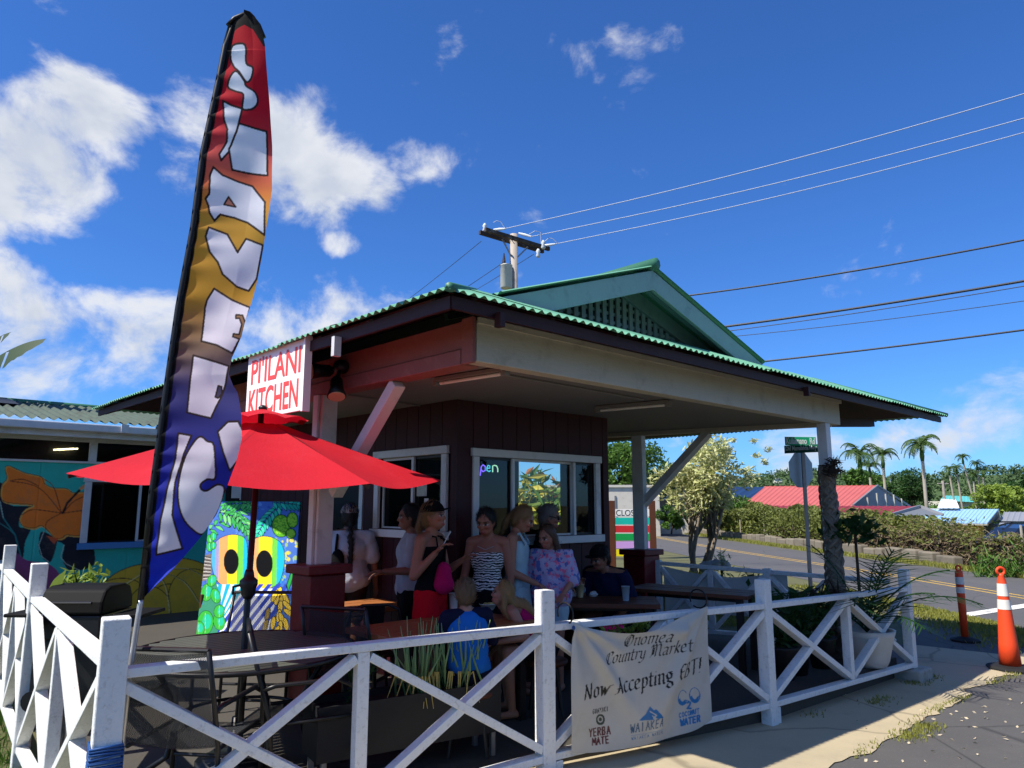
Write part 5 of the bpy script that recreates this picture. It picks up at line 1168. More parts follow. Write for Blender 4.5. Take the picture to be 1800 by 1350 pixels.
for px, py in ((852,400),(955,430),(946,445)):
    a = at_y(px,py,UPY-.4); mb = MB(); mb.lathe([(.05,-.15),(.08,-.1),(.05,0),(.08,.06),(.03,.15)], 8, a); obj('insulator', mb, 'insul', up, smooth=True)
for (x0,y0,x1,y1,x2,y2) in ((867,391,880,390,888,402),(930,412,950,408,951,428),(958,424,972,420,980,428)):
    mb = MB(); mb.tube([at_y(x0,y0,UPY-.3), at_y((x0+x1)/2,min(y0,y1)-2,UPY-.3), at_y(x1,y1,UPY-.3), at_y(x2,y2,UPY-.3)], .012, 5); obj('jumper', mb, 'wire_light', up)
tb = at_y(890,487,UPY-.25); hT = at_y(890,466,UPY-.25).z-at_y(890,508,UPY-.25).z
mb = MB(); c = Vector((tb.x, UPY-.3, tb.z-hT/2)); mb.lathe([(.17,0),(.2,.03),(.2,hT*.93),(.21,hT*.94),(.21,hT*.97),(.16,hT)], 18, c); tr_ = obj('transformer', mb, 'transformer', up, smooth=True)
mb = MB(); mb.lathe([(.05,hT),(.06,hT+.1),(.02,hT+.4)], 8, c+Vector((-.08,0,0))); obj('bushing', mb, 'arm_wood', tr_)
wd = Vector((21,-11,0)).normalized(); wn = Vector((wd.y,-wd.x,0))
def wire(label, a, px, py, r, mat='wire', sag=.0, ext=1.35, twist=False):
    b = on_plane(px, py, a, wn); e = a+(b-a)*ext; pts = []
    for i in range(41):
        t = i/40; pts.append(a.lerp(e, t)-Z*(sag*4*t/ext*0+sag*math.sin(math.pi*min(1, t))*1.0))
    # keep the sagging line through the measured point
    tb_ = 1/ext; corr_ = sag*math.sin(math.pi*tb_); pts = [p+Z*corr_*(i/40)/tb_ for i, p in enumerate(pts)]
    mb = MB(); mb.tube(pts, r, 5)
    if twist: mb.tube([p+Vector((0,0,.03*math.sin(i*1.9)))-Z*.03 for i, p in enumerate(pts)], r*.8, 5)
    o = obj('power_line', mb, mat); tag(o, label, 'power line', 'power lines from the utility pole'); return o
wire('topmost thin power line running to the upper right corner', ins[0], 1800, 165, .014, 'wire_light', .3)
wire('second thin power line from the top, leaving the cross arm', ins[1], 1800, 208, .014, 'wire_light', .3)
wire('third thin power line from the top, leaving the cross arm end', ins[2], 1800, 233, .014, 'wire_light', .3)
wire('upper twisted cable behind the gable, below the three thin lines', Vector((ux,UPY-.1,at_y(905,556,UPY).z)), 1800, 422, .026, 'wire', .35)
wire('thick middle cable behind the roof slope', Vector((ux,UPY-.1,at_y(905,618,UPY).z)), 1800, 494, .034, 'wire', .25)
wire('thin line just under the thick middle cable', Vector((ux,UPY-.1,at_y(905,626,UPY).z)), 1800, 503, .012, 'wire', .25)
wire('thin sagging line between the two lowest cables', Vector((ux,UPY-.1,at_y(905,622,UPY).z)), 1800, 529, .01, 'wire', .3)
wire('lowest cable, meeting the roof at its right slope', Vector((ux,UPY-.1,at_y(905,676,UPY).z)), 1800, 580, .026, 'wire', .2)
for i, (x0,y0,x1,y1,lb) in enumerate(((846,424,600,600,'thin wire dropping left from the cross arm'),(884,462,600,630,'thin wire dropping left from the transformer'),(938,447,700,572,'faint wire passing behind the pole to the left'))):
    a = at_y(x0,y0,UPY); b = at_y(x1,y1,46); mb = MB(); mb.tube([a.lerp(b,t)-Z*.3*math.sin(math.pi*t) for t in np.linspace(0,1,16)], .011, 5); tag(obj('power_line', mb, 'wire'), lb, 'power line', 'power lines from the utility pole')
# ================================================================== street sign
M('sign_green', (20,172,116), .45, .05); M('sign_green_dark', (18,92,76), .5, .05); M('sign_back', (160,172,180), .45, .1, 6, metal=.4, dirt=.3); M('sign_letter', (236,240,236), .5)
SY = 12.0; sb = at_y(1427,1068,SY); st_ = at_y(1411,795,SY); st_.y = SY
ss = thing('street_sign', 'galvanised street sign post with two green name plates and the back of a stop sign', 'sign', (sb.x, SY, gz(sb.x)))
sx0 = (sb.x+st_.x)/2
mb = MB(); mb.beam((sb.x,SY,gz(sb.x)), (st_.x,SY,st_.z), .05, .04, up=(0,1,0)); obj('post', mb, 'galv', ss)
oc = at_y(1408,826,SY+.06); Rr = (at_y(1408,795,SY).z-at_y(1408,857,SY).z)/2/math.cos(R(22.5)); oa = Vector((.86,.5,0)).normalized(); on_ = Vector((oa.y,-oa.x,0))
mb = MB(); mb.prism([(Rr*math.cos(R(22.5+45*i)), Rr*math.sin(R(22.5+45*i))) for i in range(8)], oc, oa, Z, -on_, .0, .004); obj('stop_sign_back', mb, 'sign_back', ss)
def plate(x0, y0, x1, y1, mat, txt, ang, yoff, wmul):
    a = at_y((x0+x1)/2, (y0+y1)/2, SY-.04); h = at_y(x0,y0,SY).z-at_y(x0,y1,SY).z; w = (at_y(x1,y0,SY).x-at_y(x0,y0,SY).x)*wmul; ax = Vector((math.cos(ang), math.sin(ang), 0)); ny = Vector((ax.y,-ax.x,0))
    mb = MB(); mb.frame(a, ax, ny, Z, -w/2, w/2, -.003, .003, -h/2, h/2); o = obj('name_plate', mb, mat, ss, bevel=.002)
    mb = MB(); 
    text_mesh('lettering', txt, 'sign_letter', o, a+ny*.0045-ax*w*.46-Z*h*.34, ax, Z, w*.92, h*.74, .002, bold=.02)
    for d_ in o.children: d_.location = (0,0,0)
plate(1378,768,1436,783,'sign_green','Kulaimano  Rd', R(8), 0, 1.0); plate(1385,782,1431,796,'sign_green_dark','Old Mamalahoa Hwy', R(-38), 0, 1.25)
# ================================================================== coloured CLOSED gate
GY = 20.0; gr_ = thing('striped_gate', 'gate of six coloured boards with a CLOSED board on top', 'gate', tuple(at_y(1075,1000,GY).xy)+(0,))
for nm, c in (('g_white',(236,234,228)),('g_teal',(20,190,170)),('g_red',(206,44,50)),('g_green',(10,160,76)),('g_lilac',(206,160,224)),('g_yellow',(240,220,20))): M(nm, c, .5, .06, 6, dirt=.15)
for y0, y1, m in ((895,908,'g_white'),(910,922,'g_teal'),(924,936,'g_red'),(938,950,'g_green'),(952,964,'g_lilac'),(966,978,'g_yellow')):
    a = at_y(1081,y1,GY); b = at_y(1142,y0,GY); mb = MB(); mb.box(a.x, b.x, GY-.012, GY+.012, a.z, b.z); o = obj('board', mb, m, gr_, bevel=.003)
    if m == 'g_white': text_mesh('lettering', 'CLOSED', 'black', o, Vector((a.x+.03, GY-.014, a.z+.02)), (1,0,0), Z, at_y(1131,900,GY).x-a.x-.04, b.z-a.z-.04, .002); o.children[0].location = (0,0,0)
a = at_y(1075,880,GY); mb = MB(); mb.box(a.x-.085, a.x+.085, GY-.02, GY+.1, -.1, a.z); obj('post', mb, 'wood_dark', gr_, bevel=.01)
a2 = at_y(1146,880,GY); mb = MB(); mb.box(a2.x-.085, a2.x+.085, GY-.02, GY+.1, -.1, a.z); obj('post', mb, 'wood_dark', gr_, bevel=.01)
# ================================================================== far side of the road
def along(k, y):
    ys_ = [p[1] for p in RC]; xs = [p[0] for p in RC]; return float(np.interp(y, ys_, xs))+k
# verge grass (uncountable)
def tufts(name, label, pts, L, W, mat, seed):
    r = np.random.default_rng(seed); o = leaf_mesh(name, [(x, y, gz(x)+L*.35) for x, y in pts], L, W, mat, None, dirs=[(r.normal()*.25, r.normal()*.25, 1.6) for _ in pts], updown=0, seed=seed); o['kind'] = 'stuff'; o['label'] = label; return o
r0 = np.random.default_rng(3)
vp = []
for _ in range(9000):
    y = 12+50*r0.random()**1.6; vp.append((along(HW+.1+r0.random()*.9, y), y))
tufts('verge_grass', 'short yellowish grass along the far edge of the road', vp, .16, .035, 'grass', 4)
vp = []
for _ in range(9000):
    y = 9.8+8*r0.random()**1.4; vp.append((along(-HW-.1-abs(r0.normal())*.55, y), y))
for _ in range(7000): x = r0.uniform(1.0,4.5); vp.append((x+.4, r0.uniform(11.5,18)))
tufts('near_verge_grass', 'green grass strip between the patio and the road', vp, .09, .02, 'grass', 5)
vp = []
for (x0,y0,x1,y1,n,sp) in ((1500,1335,1640,1250,120,.03),(1590,1302,1640,1275,420,.06),(1640,1252,1700,1225,140,.03),(1740,1205,1800,1180,200,.04),(1530,1240,1560,1228,160,.05),(1600,1205,1640,1190,380,.06),(1420,1262,1440,1256,40,.05),(1700,1120,1800,1140,500,.2),(1600,1080,1700,1110,500,.25)):
    for _ in range(n):
        t = r0.random(); p = gnd(x0+(x1-x0)*t, y0+(y1-y0)*t); vp.append((p.x+r0.normal()*sp, p.y+r0.normal()*sp))
tufts('pavement_weeds', 'low weeds and grass growing along the cracked concrete edge', vp, .045, .009, 'grass', 6)
vp = [(r0.uniform(-7.5,-2.2), r0.uniform(2.5,9)) for _ in range(16000)]
vp = [p for p in vp if (p[0]-F0.x)*(-.789)+(p[1]-F0.y)*(-.614) > -.12]
tufts('left_grass', 'dark grass on the ground outside the left fence', vp, .12, .02, 'leaf_mid', 7)
# litter of dry leaves on the asphalt
M('dry_leaf', (190,176,150), .8, .3, 9)
lp = [(gnd(r0.uniform(1480,1800), r0.uniform(1200,1345))) for _ in range(70)]
o = leaf_mesh('dry_leaves', [(p.x,p.y,p.z+.012) for p in lp], .04, .02, 'dry_leaf', None, dirs=[(r0.normal(),r0.normal(),0) for _ in lp], updown=0, seed=8); tag(o, 'small dry leaves scattered on the asphalt', None, None, 'stuff')
# low stone wall with the wire fence posts
sw = thing('stone_wall', 'low rough stone wall along the far side of the road', 'wall', (along(HW+1.1,36),36,-.3))
r1 = np.random.default_rng(9); y = 24.0; M('stone', (120,112,98), .95, .3, 2, .6, 9, rnd=.2)
while y < 62:
    ln = r1.uniform(.5,1.1); x = along(HW+1.15, y); mb = MB(); mb.box(x-.15, x+.2, y, y+ln-.03, gz(x)-.1, gz(x)+r1.uniform(.3,.42)); obj('stone', mb, 'stone', sw, bevel=.05); y += ln
wf = thing('wire_fence', 'thin grey wire fence posts standing in the roadside hedge line', 'fence', (along(HW+1.7,36),36,-.3))
for i in range(9):
    y = 22+i*3.6; x = along(HW+1.7, y); mb = MB(); mb.tube([(x,y,gz(x)),(x,y,gz(x)+1.5)], .035, 6); obj('post', mb, 'bark_pale', wf)
M('pale_wall', (206,200,186), .8, .12, 2, dirt=.3, dcol=(130,126,116))
a = at_y(1150,930,50); b = at_y(1205,905,50); mb = MB(); mb.box(a.x-2, b.x+.8, 50, 50.3, -1, b.z+.05); tag(obj('garden_wall', mb, 'pale_wall'), 'low pale garden wall behind the slender tree', 'wall')
# hedge: green top, dry brown twiggy face
hd_ = thing('hedge', 'long roadside hedge, green on top with dry brown twigs on its face', 'hedge', (along(HW+1.6,24),24,-.5))
hp = []; hb = []
def htop(y): return float(np.interp(y, [10,14,18,22,27,34,44], [.55,.62,.72,.85,1.1,1.35,1.5]))
for _ in range(26000):
    y = 9+32*r0.random()**1.35; x = along(HW+1.3+abs(r0.normal())*.55, y); bump = .22*math.sin(y*1.3)+.15*math.sin(y*3.1+1); h = htop(y)+bump; z0 = gz(x)
    z = z0+(h-z0)*r0.random()**.75
    (hp if (r0.random() < .12+.5*((z-z0)/(h-z0+.01))**2 or y > 31) else hb).append((x, y, z))
leaf_mesh('green_leaves', hp, .16, .075, 'leaf_hedge', hd_, seed=11, kind='stuff'); leaf_mesh('dry_twigs', hb, .24, .022, 'leaf_brown', hd_, seed=12, kind='stuff')
h2p = []
for _ in range(22000):
    y = 26+30*r0.random(); x = along(HW+1.9+abs(r0.normal())*.5, y); h = htop(y)+.15*math.sin(y*2.1)+.12*math.sin(y*.9); zl = -.3 if (y < 35.5 or y > 40.5) else .3; h2p.append((x, y, zl+(h-zl)*r0.random()**.7))
vh = thing('hedge', 'green vine-covered hedge beyond the low stone wall', 'hedge', (along(HW+1.9,40),40,-.3)); leaf_mesh('leaves', h2p, .26, .13, 'leaf_hedge', vh, seed=15, kind='stuff')
hb2 = [(along(HW+1.5+.3*r0.random(), y_), y_, gz(14)+.9*r0.random()) for y_ in (9+30*r0.random()**1.3 for _ in range(9000))]
leaf_mesh('dense_twigs', hb2, .2, .09, 'bark_dark', hd_, seed=13, kind='stuff')
tfp = [(at_y(px,py,20.5)) for px, py in ((1755,1000),(1770,1010),(1740,1005),(1790,1000),(1720,990))]
for i, p in enumerate(tfp):
    leaf = [(p.x+r0.normal()*.12, 20.5+r0.normal()*.12, -.05+r0.random()*.5) for _ in range(60)]
bs = thing('shrub', 'strap-leaved green shrub at the foot of the hedge near the cone', 'shrub', (tfp[0].x,20.5,-.3)); lp2 = []
for p in tfp:
    for _ in range(60): lp2.append((p.x+r0.normal()*.18, 20.4+r0.normal()*.1, -.25+abs(r0.normal())*.3))
leaf_mesh('leaves', lp2, .4, .045, 'leaf_mid', bs, dirs=[(r0.normal()*.4,r0.normal()*.4,1) for _ in lp2], updown=0, seed=14)
# ---- houses
M('roof_coral', (190,98,90), .6, .1, 1, dirt=.2, dcol=(150,60,56), dscale=.5); M('roof_red', (140,44,48), .6, .12, 1, dirt=.3, dcol=(100,40,40), dscale=.6); M('roof_blue', (150,190,226), .5, .06, 1); M('roof_grey', (140,142,146), .5, .1); M('wall_yellow', (206,166,50), .8, .08); M('wall_cream', (206,200,180), .8, .08); M('wall_grey', (110,116,122), .8, .1); M('roof_aqua', (90,176,170), .6, .08); M('solar', (30,40,64), .3, .1)
def ribbed(pts, nrib, mat, parent, name='roof_slope'):
    """pts: eaveL, eaveR, ridgeR, ridgeL; ribs run up the slope"""
    e0, e1, r1_, r0_ = [Vector(p) for p in pts]; nn = (e1-e0).cross(r0_-e0).normalized(); nn = nn if nn.z > 0 else -nn; vs = []; fs = []; n = nrib*4
    for i in range(n+1):
        t = i/n; h = .04 if i % 4 == 0 else 0; vs += [e0.lerp(e1, t)+nn*h, r0_.lerp(r1_, t)+nn*h]
    mb = MB(); mb.add(vs, [(2*i, 2*i+2, 2*i+3, 2*i+1) for i in range(n)]); o = obj(name, mb, mat, parent); o.modifiers.new('s','SOLIDIFY').thickness = .05; return o
h1 = thing('red_roof_house', 'house with coral red metal roof and lower maroon carport roof', 'house', (15,38,-2))
HS = 1.4
A_ = lambda px, py, Y: at_y(px, py, Y*HS)
e0, e1 = A_(1300,893,35), A_(1604,890,35.5); r0__, r1__ = A_(1345,856,41), A_(1542,854,41)
ribbed((e0, A_(1500,890,35.5), r1__, r0__), 22, 'roof_coral', h1); bkz = e0.z
ribbed((A_(1310,893,47), A_(1590,893,47), r1__, r0__), 22, 'roof_coral', h1)
mb = MB(); mb.add([A_(1500,890,35.5), A_(1500,890,35.5)+Vector((0,16,0)), r1__], [(0,1,2)]); 
gE = A_(1596,892,46); mb.add([A_(1500,891,35.6)-Z*.02, gE, r1__-Z*.05], [(0,1,2)]); obj('gable_wall', mb, 'wall_grey', h1)
for k in range(5):
    t = .2+.16*k; a = A_(1500,890,35.5).lerp(gE, t); top_z = r1__.z-abs(t-.52)*2.9; 
    mb = MB(); mb.tube([a-V*0+Vector((.06,-.06,0)), Vector((a.x+.06,a.y-.06,max(a.z+.1,min(top_z, a.z+1.0))))], .05, 4); obj('gable_stud', mb, 'wall_cream', h1)
mb = MB(); mb.beam(A_(1500,888,35.4), r1__+Z*.03-Vector((0,.1,0)), .12, .12); obj('barge_board', mb, 'wall_grey', h1); mb = MB(); mb.beam(r1__+Z*.03, A_(1600,890,46), .12, .12); obj('barge_board', mb, 'wall_grey', h1)
mb = MB(); mb.box(e0.x+.6, A_(1495,890,36.5).x, 36.6*HS, 46*HS, -2.2, e0.z-.02); obj('wall', mb, 'wall_cream', h1)
ribbed((A_(1335,910,30), A_(1560,906,30), A_(1618,890,34.5), A_(1345,889,34.5)), 26, 'roof_red', h1, 'carport_roof')
mb = MB(); mb.beam(A_(1335,912,30), A_(1560,908,30), .08, .2); obj('carport_fascia', mb, 'dark_red', h1); 
mb = MB(); mb.add([A_(1555,908,30), A_(1657,906,33), A_(1617,891,34.2)], [(0,1,2)]); obj('carport_gable', mb, 'wall_grey', h1)
mb = MB(); mb.beam(A_(1555,908,29.9), A_(1617,890,34), .1, .16); obj('barge_board', mb, 'roof_grey', h1); mb = MB(); mb.beam(A_(1617,890,34), A_(1658,905,33), .1, .16); obj('barge_board', mb, 'roof_grey', h1)
for px in (1345,1420,1500,1552,1622):
    p = A_(px,912,30.5); mb = MB(); mb.tube([(p.x,30.5*HS,-2.2),(p.x,30.5*HS,p.z+.1)], .07, 6); obj('carport_post', mb, 'dark_red', h1)
mb = MB(); mb.beam(A_(1607,912,31), A_(1622,925,31), .06, .06); obj('carport_brace', mb, 'dark_red', h1)
# solar-panelled roof behind
h2 = thing('solar_roof_house', 'house with dark solar panels on its roof behind the slender tree', 'house', (14,62,-2))
ribbed((A_(1150,880,43), A_(1335,874,43), A_(1372,856,47), A_(1160,856,47)), 8, 'solar', h2); mb = MB(); mb.box(A_(1160,880,43.5).x, A_(1330,880,43.5).x, 43.6*HS, 47*HS, -2.2, A_(1330,876,43.5).z); obj('wall', mb, 'wall_grey', h2)
ribbed((A_(1335,874,52), A_(1150,880,52), A_(1160,856,47.1), A_(1372,856,47.1)), 8, 'roof_grey', h2)
h3 = thing('blue_roof_house', 'yellow house with pale blue metal roof', 'house', (31,56,-2))
ribbed((A_(1566,919,38), A_(1735,920,38), A_(1755,895,42), A_(1590,895,42)), 24, 'roof_blue', h3); ribbed((A_(1760,912,47), A_(1590,912,47), A_(1590,895,42), A_(1755,895,42)), 24, 'roof_blue', h3)
mb = MB(); mb.beam(A_(1566,921,38), A_(1735,922,38), .08, .12); obj('gutter', mb, 'wall_cream', h3)
mb = MB(); w0, w1 = A_(1580,921,38.6), A_(1728,921,38.6); mb.box(w0.x, w1.x, 38.6*HS, 46*HS, -2.2, w0.z); obj('wall', mb, 'wall_yellow', h3)
for px0, px1 in ((1600,1618),(1655,1672)):
    a, b = A_(px0,932,38.55), A_(px1,924,38.55); mb = MB(); mb.box(a.x, b.x, 38.54*HS, 38.58*HS, a.z-.5, b.z); f = obj('window', mb, 'wall_cream', h3); mb = MB(); mb.box(a.x+.06, b.x-.06, 38.52*HS, 38.535*HS, a.z-.44, b.z-.06); obj('pane', mb, 'glass_dark', f)
mb = MB(); mb.add([A_(1735,921,38.2), A_(1760,913,46.5), A_(1753,896,42)], [(0,1,2)]); obj('gable_wall', mb, 'wall_grey', h3)
h4 = thing('grey_roof_house', 'grey-roofed house at the right edge behind the dark car', 'house', (41,59,-2)); ribbed((A_(1755,925,40), A_(1900,925,40), A_(1900,900,44), A_(1765,900,44)), 14, 'roof_grey', h4); mb = MB(); mb.box(A_(1765,925,41).x, A_(1900,925,41).x, 41*HS, 46*HS, -2.2, A_(1765,924,41).z); obj('wall', mb, 'wall_cream', h4)
A_ = lambda px, py, Y: at_y(px, py, Y)
h5 = thing('aqua_roof_house', 'distant low building with turquoise roof among the trees', 'house', (70,120,0)); ribbed((A_(1652,880,118), A_(1722,883,118), A_(1716,873,124), A_(1660,871,124)), 10, 'roof_aqua', h5); mb = MB(); mb.box(A_(1655,880,119).x, A_(1720,880,119).x, 119, 123, -3, A_(1655,881,119).z); obj('wall', mb, 'wall_cream', h5)
h6 = thing('white_building', 'plain white building seen between the dark red wall and the rear post', 'building', (8,48,-2)); a, b = A_(1066,895,46), A_(1150,857,46)
mb = MB(); mb.box(a.x-4, b.x+.3, 46, 54, -2.2, b.z); obj('wall', mb, 'pale_wall', h6); mb = MB(); mb.box(a.x-4.1, b.x+.4, 45.9, 54.1, b.z+.01, b.z+.16); obj('parapet', mb, 'pale_wall', h6)
mb = MB(); q = A_(1082,880,45.9); mb.box(q.x-.05, q.x+.05, 45.95, 45.99, q.z-.9, q.z+.3); obj('downpipe', mb, 'wall_grey', h6)
ws = thing('white_shed', 'small white roof between the blue-roofed house and the trees', 'shed', (22,60,-2)); ribbed((A_(1648,893,58), A_(1686,893,58), A_(1680,879,60), A_(1655,877,60)), 4, 'g_white', ws); mb = MB(); mb.box(A_(1650,893,58.4).x, A_(1684,893,58.4).x, 58.4, 60.5, -2.2, A_(1650,894,58.4).z); obj('wall', mb, 'wall_cream', ws)
# ---- cars
M('car_dark', (24,26,30), .25, .03, coat=.8, spec=.6); M('car_tan', (70,64,56), .35, .05, coat=.4); M('tyre', (22,22,23), .85, .1); M('rim', (190,192,196), .35, .05, metal=.6); M('car_glass', (30,36,42), .08, .02, spec=.8)
def car(label, c, rz, mat, Ls=4.7, Hs=1.75, Wd=1.85):
    t = thing('parked_car', label, 'car', tuple(c), rz)
    prof = [(-.5,.28),(-.5,.5),(-.485,.56),(-.30,.6),(-.18,.9),(-.1,.97),(.2,1.0),(.38,.96),(.47,.62),(.5,.55),(.5,.28)]
    mb = MB(); n = len(prof); vs = []
    for (w, sc, dz) in ((-1,.96,0),(-.92,1,0),(.92,1,0),(1,.96,0)):
        for x, z in prof:
            tw = 1 if z < .62 else 1-.22*(z-.62)/.38; vs.append((x*Ls*sc, w*Wd/2*tw, z*Hs))
    mb.add(vs, [(k*n+i, k*n+(i+1) % n, (k+1)*n+(i+1) % n, (k+1)*n+i) for k in range(3) for i in range(n)]+[tuple(range(n)), tuple(range(3*n, 4*n))[::-1]]); obj('body', mb, mat, t, smooth=False, local=True, bevel=.04)
    for s in (-1, 1):
        for (xa, xb, xc, xd) in ((-.265,-.165,.02,.02),(.045,.045,.205,.205),(.23,.23,.35,.405)):
            y = s*(Wd/2*.985+.004); y2 = s*(Wd/2*.80+.012)
            mb = MB(); mb.add([(xa*Ls,y,.63*Hs),(xd*Ls,y,.63*Hs),(xc*Ls,y2,.93*Hs),(xb*Ls,y2,.91*Hs)], [(0,1,2,3) if s < 0 else (3,2,1,0)]); obj('side_window', mb, 'car_glass', t, local=True)
        mb = MB(); mb.box(-.2*Ls, .3*Ls, s*Wd*.3-.03, s*Wd*.3+.03, Hs*1.0, Hs*1.03); obj('roof_rail', mb, 'car_glass', t, local=True)
        for x in (-.31, .3):
            mb = MB(); mb.tube([(x*Ls, s*(Wd/2-.2), .34),(x*Ls, s*(Wd/2+.02), .34)], .34, 20); w = obj('wheel', mb, 'tyre', t, local=True, bevel=.03)
            mb = MB(); mb.tube([(x*Ls, s*(Wd/2+.022), .34),(x*Ls, s*(Wd/2+.03), .34)], .21, 20); obj('rim', mb, 'rim', w, local=True)
            for k in range(5): mb = MB(); mb.beam((x*Ls, s*(Wd/2+.035), .34), (x*Ls+.2*math.cos(k*1.257), s*(Wd/2+.035), .34+.2*math.sin(k*1.257)), .03, .04); obj('spoke', mb, 'rim', w, local=True)
    for s in (-1, 1): mb = MB(); mb.box(-.499*Ls-.01, -.46*Ls, s*Wd*.36-.15, s*Wd*.36+.15, .44*Hs, .52*Hs); obj('headlight', mb, 'reflective', t, local=True)
    return t
p = at_y(1760,945,24.0); car('dark car parked behind the hedge at the right edge', (at_y(1700,930,27.5).x+2.4, 27.6, at_y(1760,920,27).z-1.75), R(-4), 'car_dark')
p = at_y(1395,953,38); car('dark tan car with silver wheel half hidden under the vine hedge', (p.x+1.3, 38.9, p.z-.36), R(5), 'car_tan', 4.2, 1.4)
# ---- trees
vb = Vector((at_y(1222,990,15).x, 15.0, gz(3.7)))
tree('slender_tree', 'slender multi-stemmed tree with pale variegated leaves beside the road', vb, tuple(at_y(1238,838,15)), (1.12,1.0,.98), 5200, .16, .045, 'leaf_pale', 21, 30, 'bark', trunk_r=.075, stems=4)
sp_c = [(tuple(at_y(x,y,15)), .1) for x,y in ((1330,800),(1345,812),(1352,790),(1310,830),(1290,775),(1325,775))]
leaf_mesh('stray_twigs', clump_pts(sp_c, 160, 3, .1), .15, .03, 'leaf_pale', bpy.data.objects['slender_tree'], seed=33, kind='stuff')
tree('broad_tree', 'green tree behind the white building at the corner of the wall', at_y(1095,900,50), tuple(at_y(1085,820,50)), (3.6,3,2.6), 5000, .35, .16, 'leaf_mid', 22, 26, 'bark_dark', 'trees across the road')
tree('broad_tree', 'darker tree beside the rear post, behind the slender tree', at_y(1150,900,56), tuple(at_y(1150,835,56)), (3.2,3,2.4), 4000, .35, .16, 'leaf_dark', 23, 24, 'bark_dark', 'trees across the road')
tree('broad_tree', 'large dark round tree behind the red-roofed house', at_y(1605,895,84), tuple(at_y(1602,856,84)), (3.5,3.4,2.7), 6500, .3, .16, 'leaf_dark', 24, 34, 'bark_dark', 'trees across the road')
tree('broad_tree', 'small leafy tree beside the two short palms', at_y(1530,880,86), tuple(at_y(1528,850,86)), (3.1,3,1.8), 3000, .3, .14, 'leaf_mid', 25, 20, 'bark_dark', 'trees across the road')
tree('broad_tree', 'bright green bushy tree at the right edge above the grey roof', at_y(1770,905,84), tuple(at_y(1776,880,84)), (5.5,3.6,2.3), 6500, .4, .18, 'leaf_light', 26, 34, 'bark_dark', 'trees across the road')
tree('broad_tree', 'dark tree in front of the solar roof, half behind the slender tree', at_y(1300,915,46), tuple(at_y(1290,893,46)), (2.2,2,1.2), 2600, .22, .1, 'leaf_mid', 27, 20, 'bark_dark', 'trees across the road')
tree('broad_tree', 'tree at the far right behind the bright bushy tree', at_y(1795,880,95), tuple(at_y(1800,858,95)), (4,3,2), 3500, .5, .25, 'leaf_dark', 28, 22, 'bark_dark', 'trees across the road')
for i, (px, py, Y, rr, m, lb) in enumerate(((1180,908,46,(1.5,1.2,.8),'leaf_mid','low bush left of the slender tree, in front of the garden wall'),(1225,900,44,(1.6,1.4,1.0),'leaf_dark','dark bush directly behind the slender tree'),(1262,906,42,(1.4,1.2,.9),'leaf_hedge','light bush between the slender tree and the dark tree'),(1335,906,41,(1.5,1.2,.8),'leaf_hedge','leafy bush left of the carport'),(1375,918,40,(1.3,1.1,.7),'leaf_mid','rounded bush in front of the carport roof'),(1425,915,39,(1.6,1.1,.75),'leaf_hedge','wide bush below the red roof beside the sign post'))):
    tree('roadside_bush', lb, at_y(px, py+30, Y), tuple(at_y(px, py, Y)), rr, 2200, .24, .11, m, 200+i, 18, 'bark_dark', 'bushes across the road', .06)
palm('stout palm with hanging dead fronds, left of the pair', 1510, 798, 52, 880, 1.6, 31, .14, 15); palm('shorter palm just right of the stout palm', 1551, 800, 54, 880, 1.3, 32, .12, 13)
palm('small palm tucked between the pair of palms', 1528, 820, 55, 880, 1.1, 33, .11, 12); palm('tall palm with full crown and pale trunk over the carport', 1619, 782, 50, 895, 1.5, 34, .13, 17)
for i, (px, py, lb, ln) in enumerate(((1692,804,'tallest of the distant palms, leaning right',2.2),(1668,824,'leftmost of the distant palms',.8),(1681,822,'distant palm just right of the leftmost one',.6),(1717,815,'distant palm right of the tallest one',0),(1710,834,'short distant palm in the middle of the far group',0),(1727,828,'rightmost of the distant palms',-.4))):
    palm(lb, px, py, 95, 880, 1.15, 40+i, .12, 11, group='distant palms on the slope', lean=ln)
cp_ = [(tuple(at_y(1503+r0.normal()*7, 840+r0.normal()*12, 74.5)), .42) for _ in range(14)]
vn = thing('vine_clump', 'leafy vines hanging on the trunks of the palm pair', 'vines', tuple(at_y(1505,880,74.5))); leaf_mesh('leaves', clump_pts(cp_, 1400, 5, .2), .42, .22, 'leaf_mid', vn, seed=51)
mb = MB(); [mb.cap(at_y(1491+x_, 868, 50), .16, at_y(1491+x_, 846, 50), .08, 6) for x_ in (0, 6)]; 
# far utility pole
fpz = at_y(1657,845,80); mb = MB(); mb.tube([(fpz.x,80,-2),(fpz.x,80,fpz.z)], .13, 6); mb.beam((fpz.x-.6,80,fpz.z-.3),(fpz.x+.6,80,fpz.z-.3), .1, .1); tag(obj('utility_pole', mb, 'pole_wood'), 'small distant utility pole left of the far palms', 'utility pole')
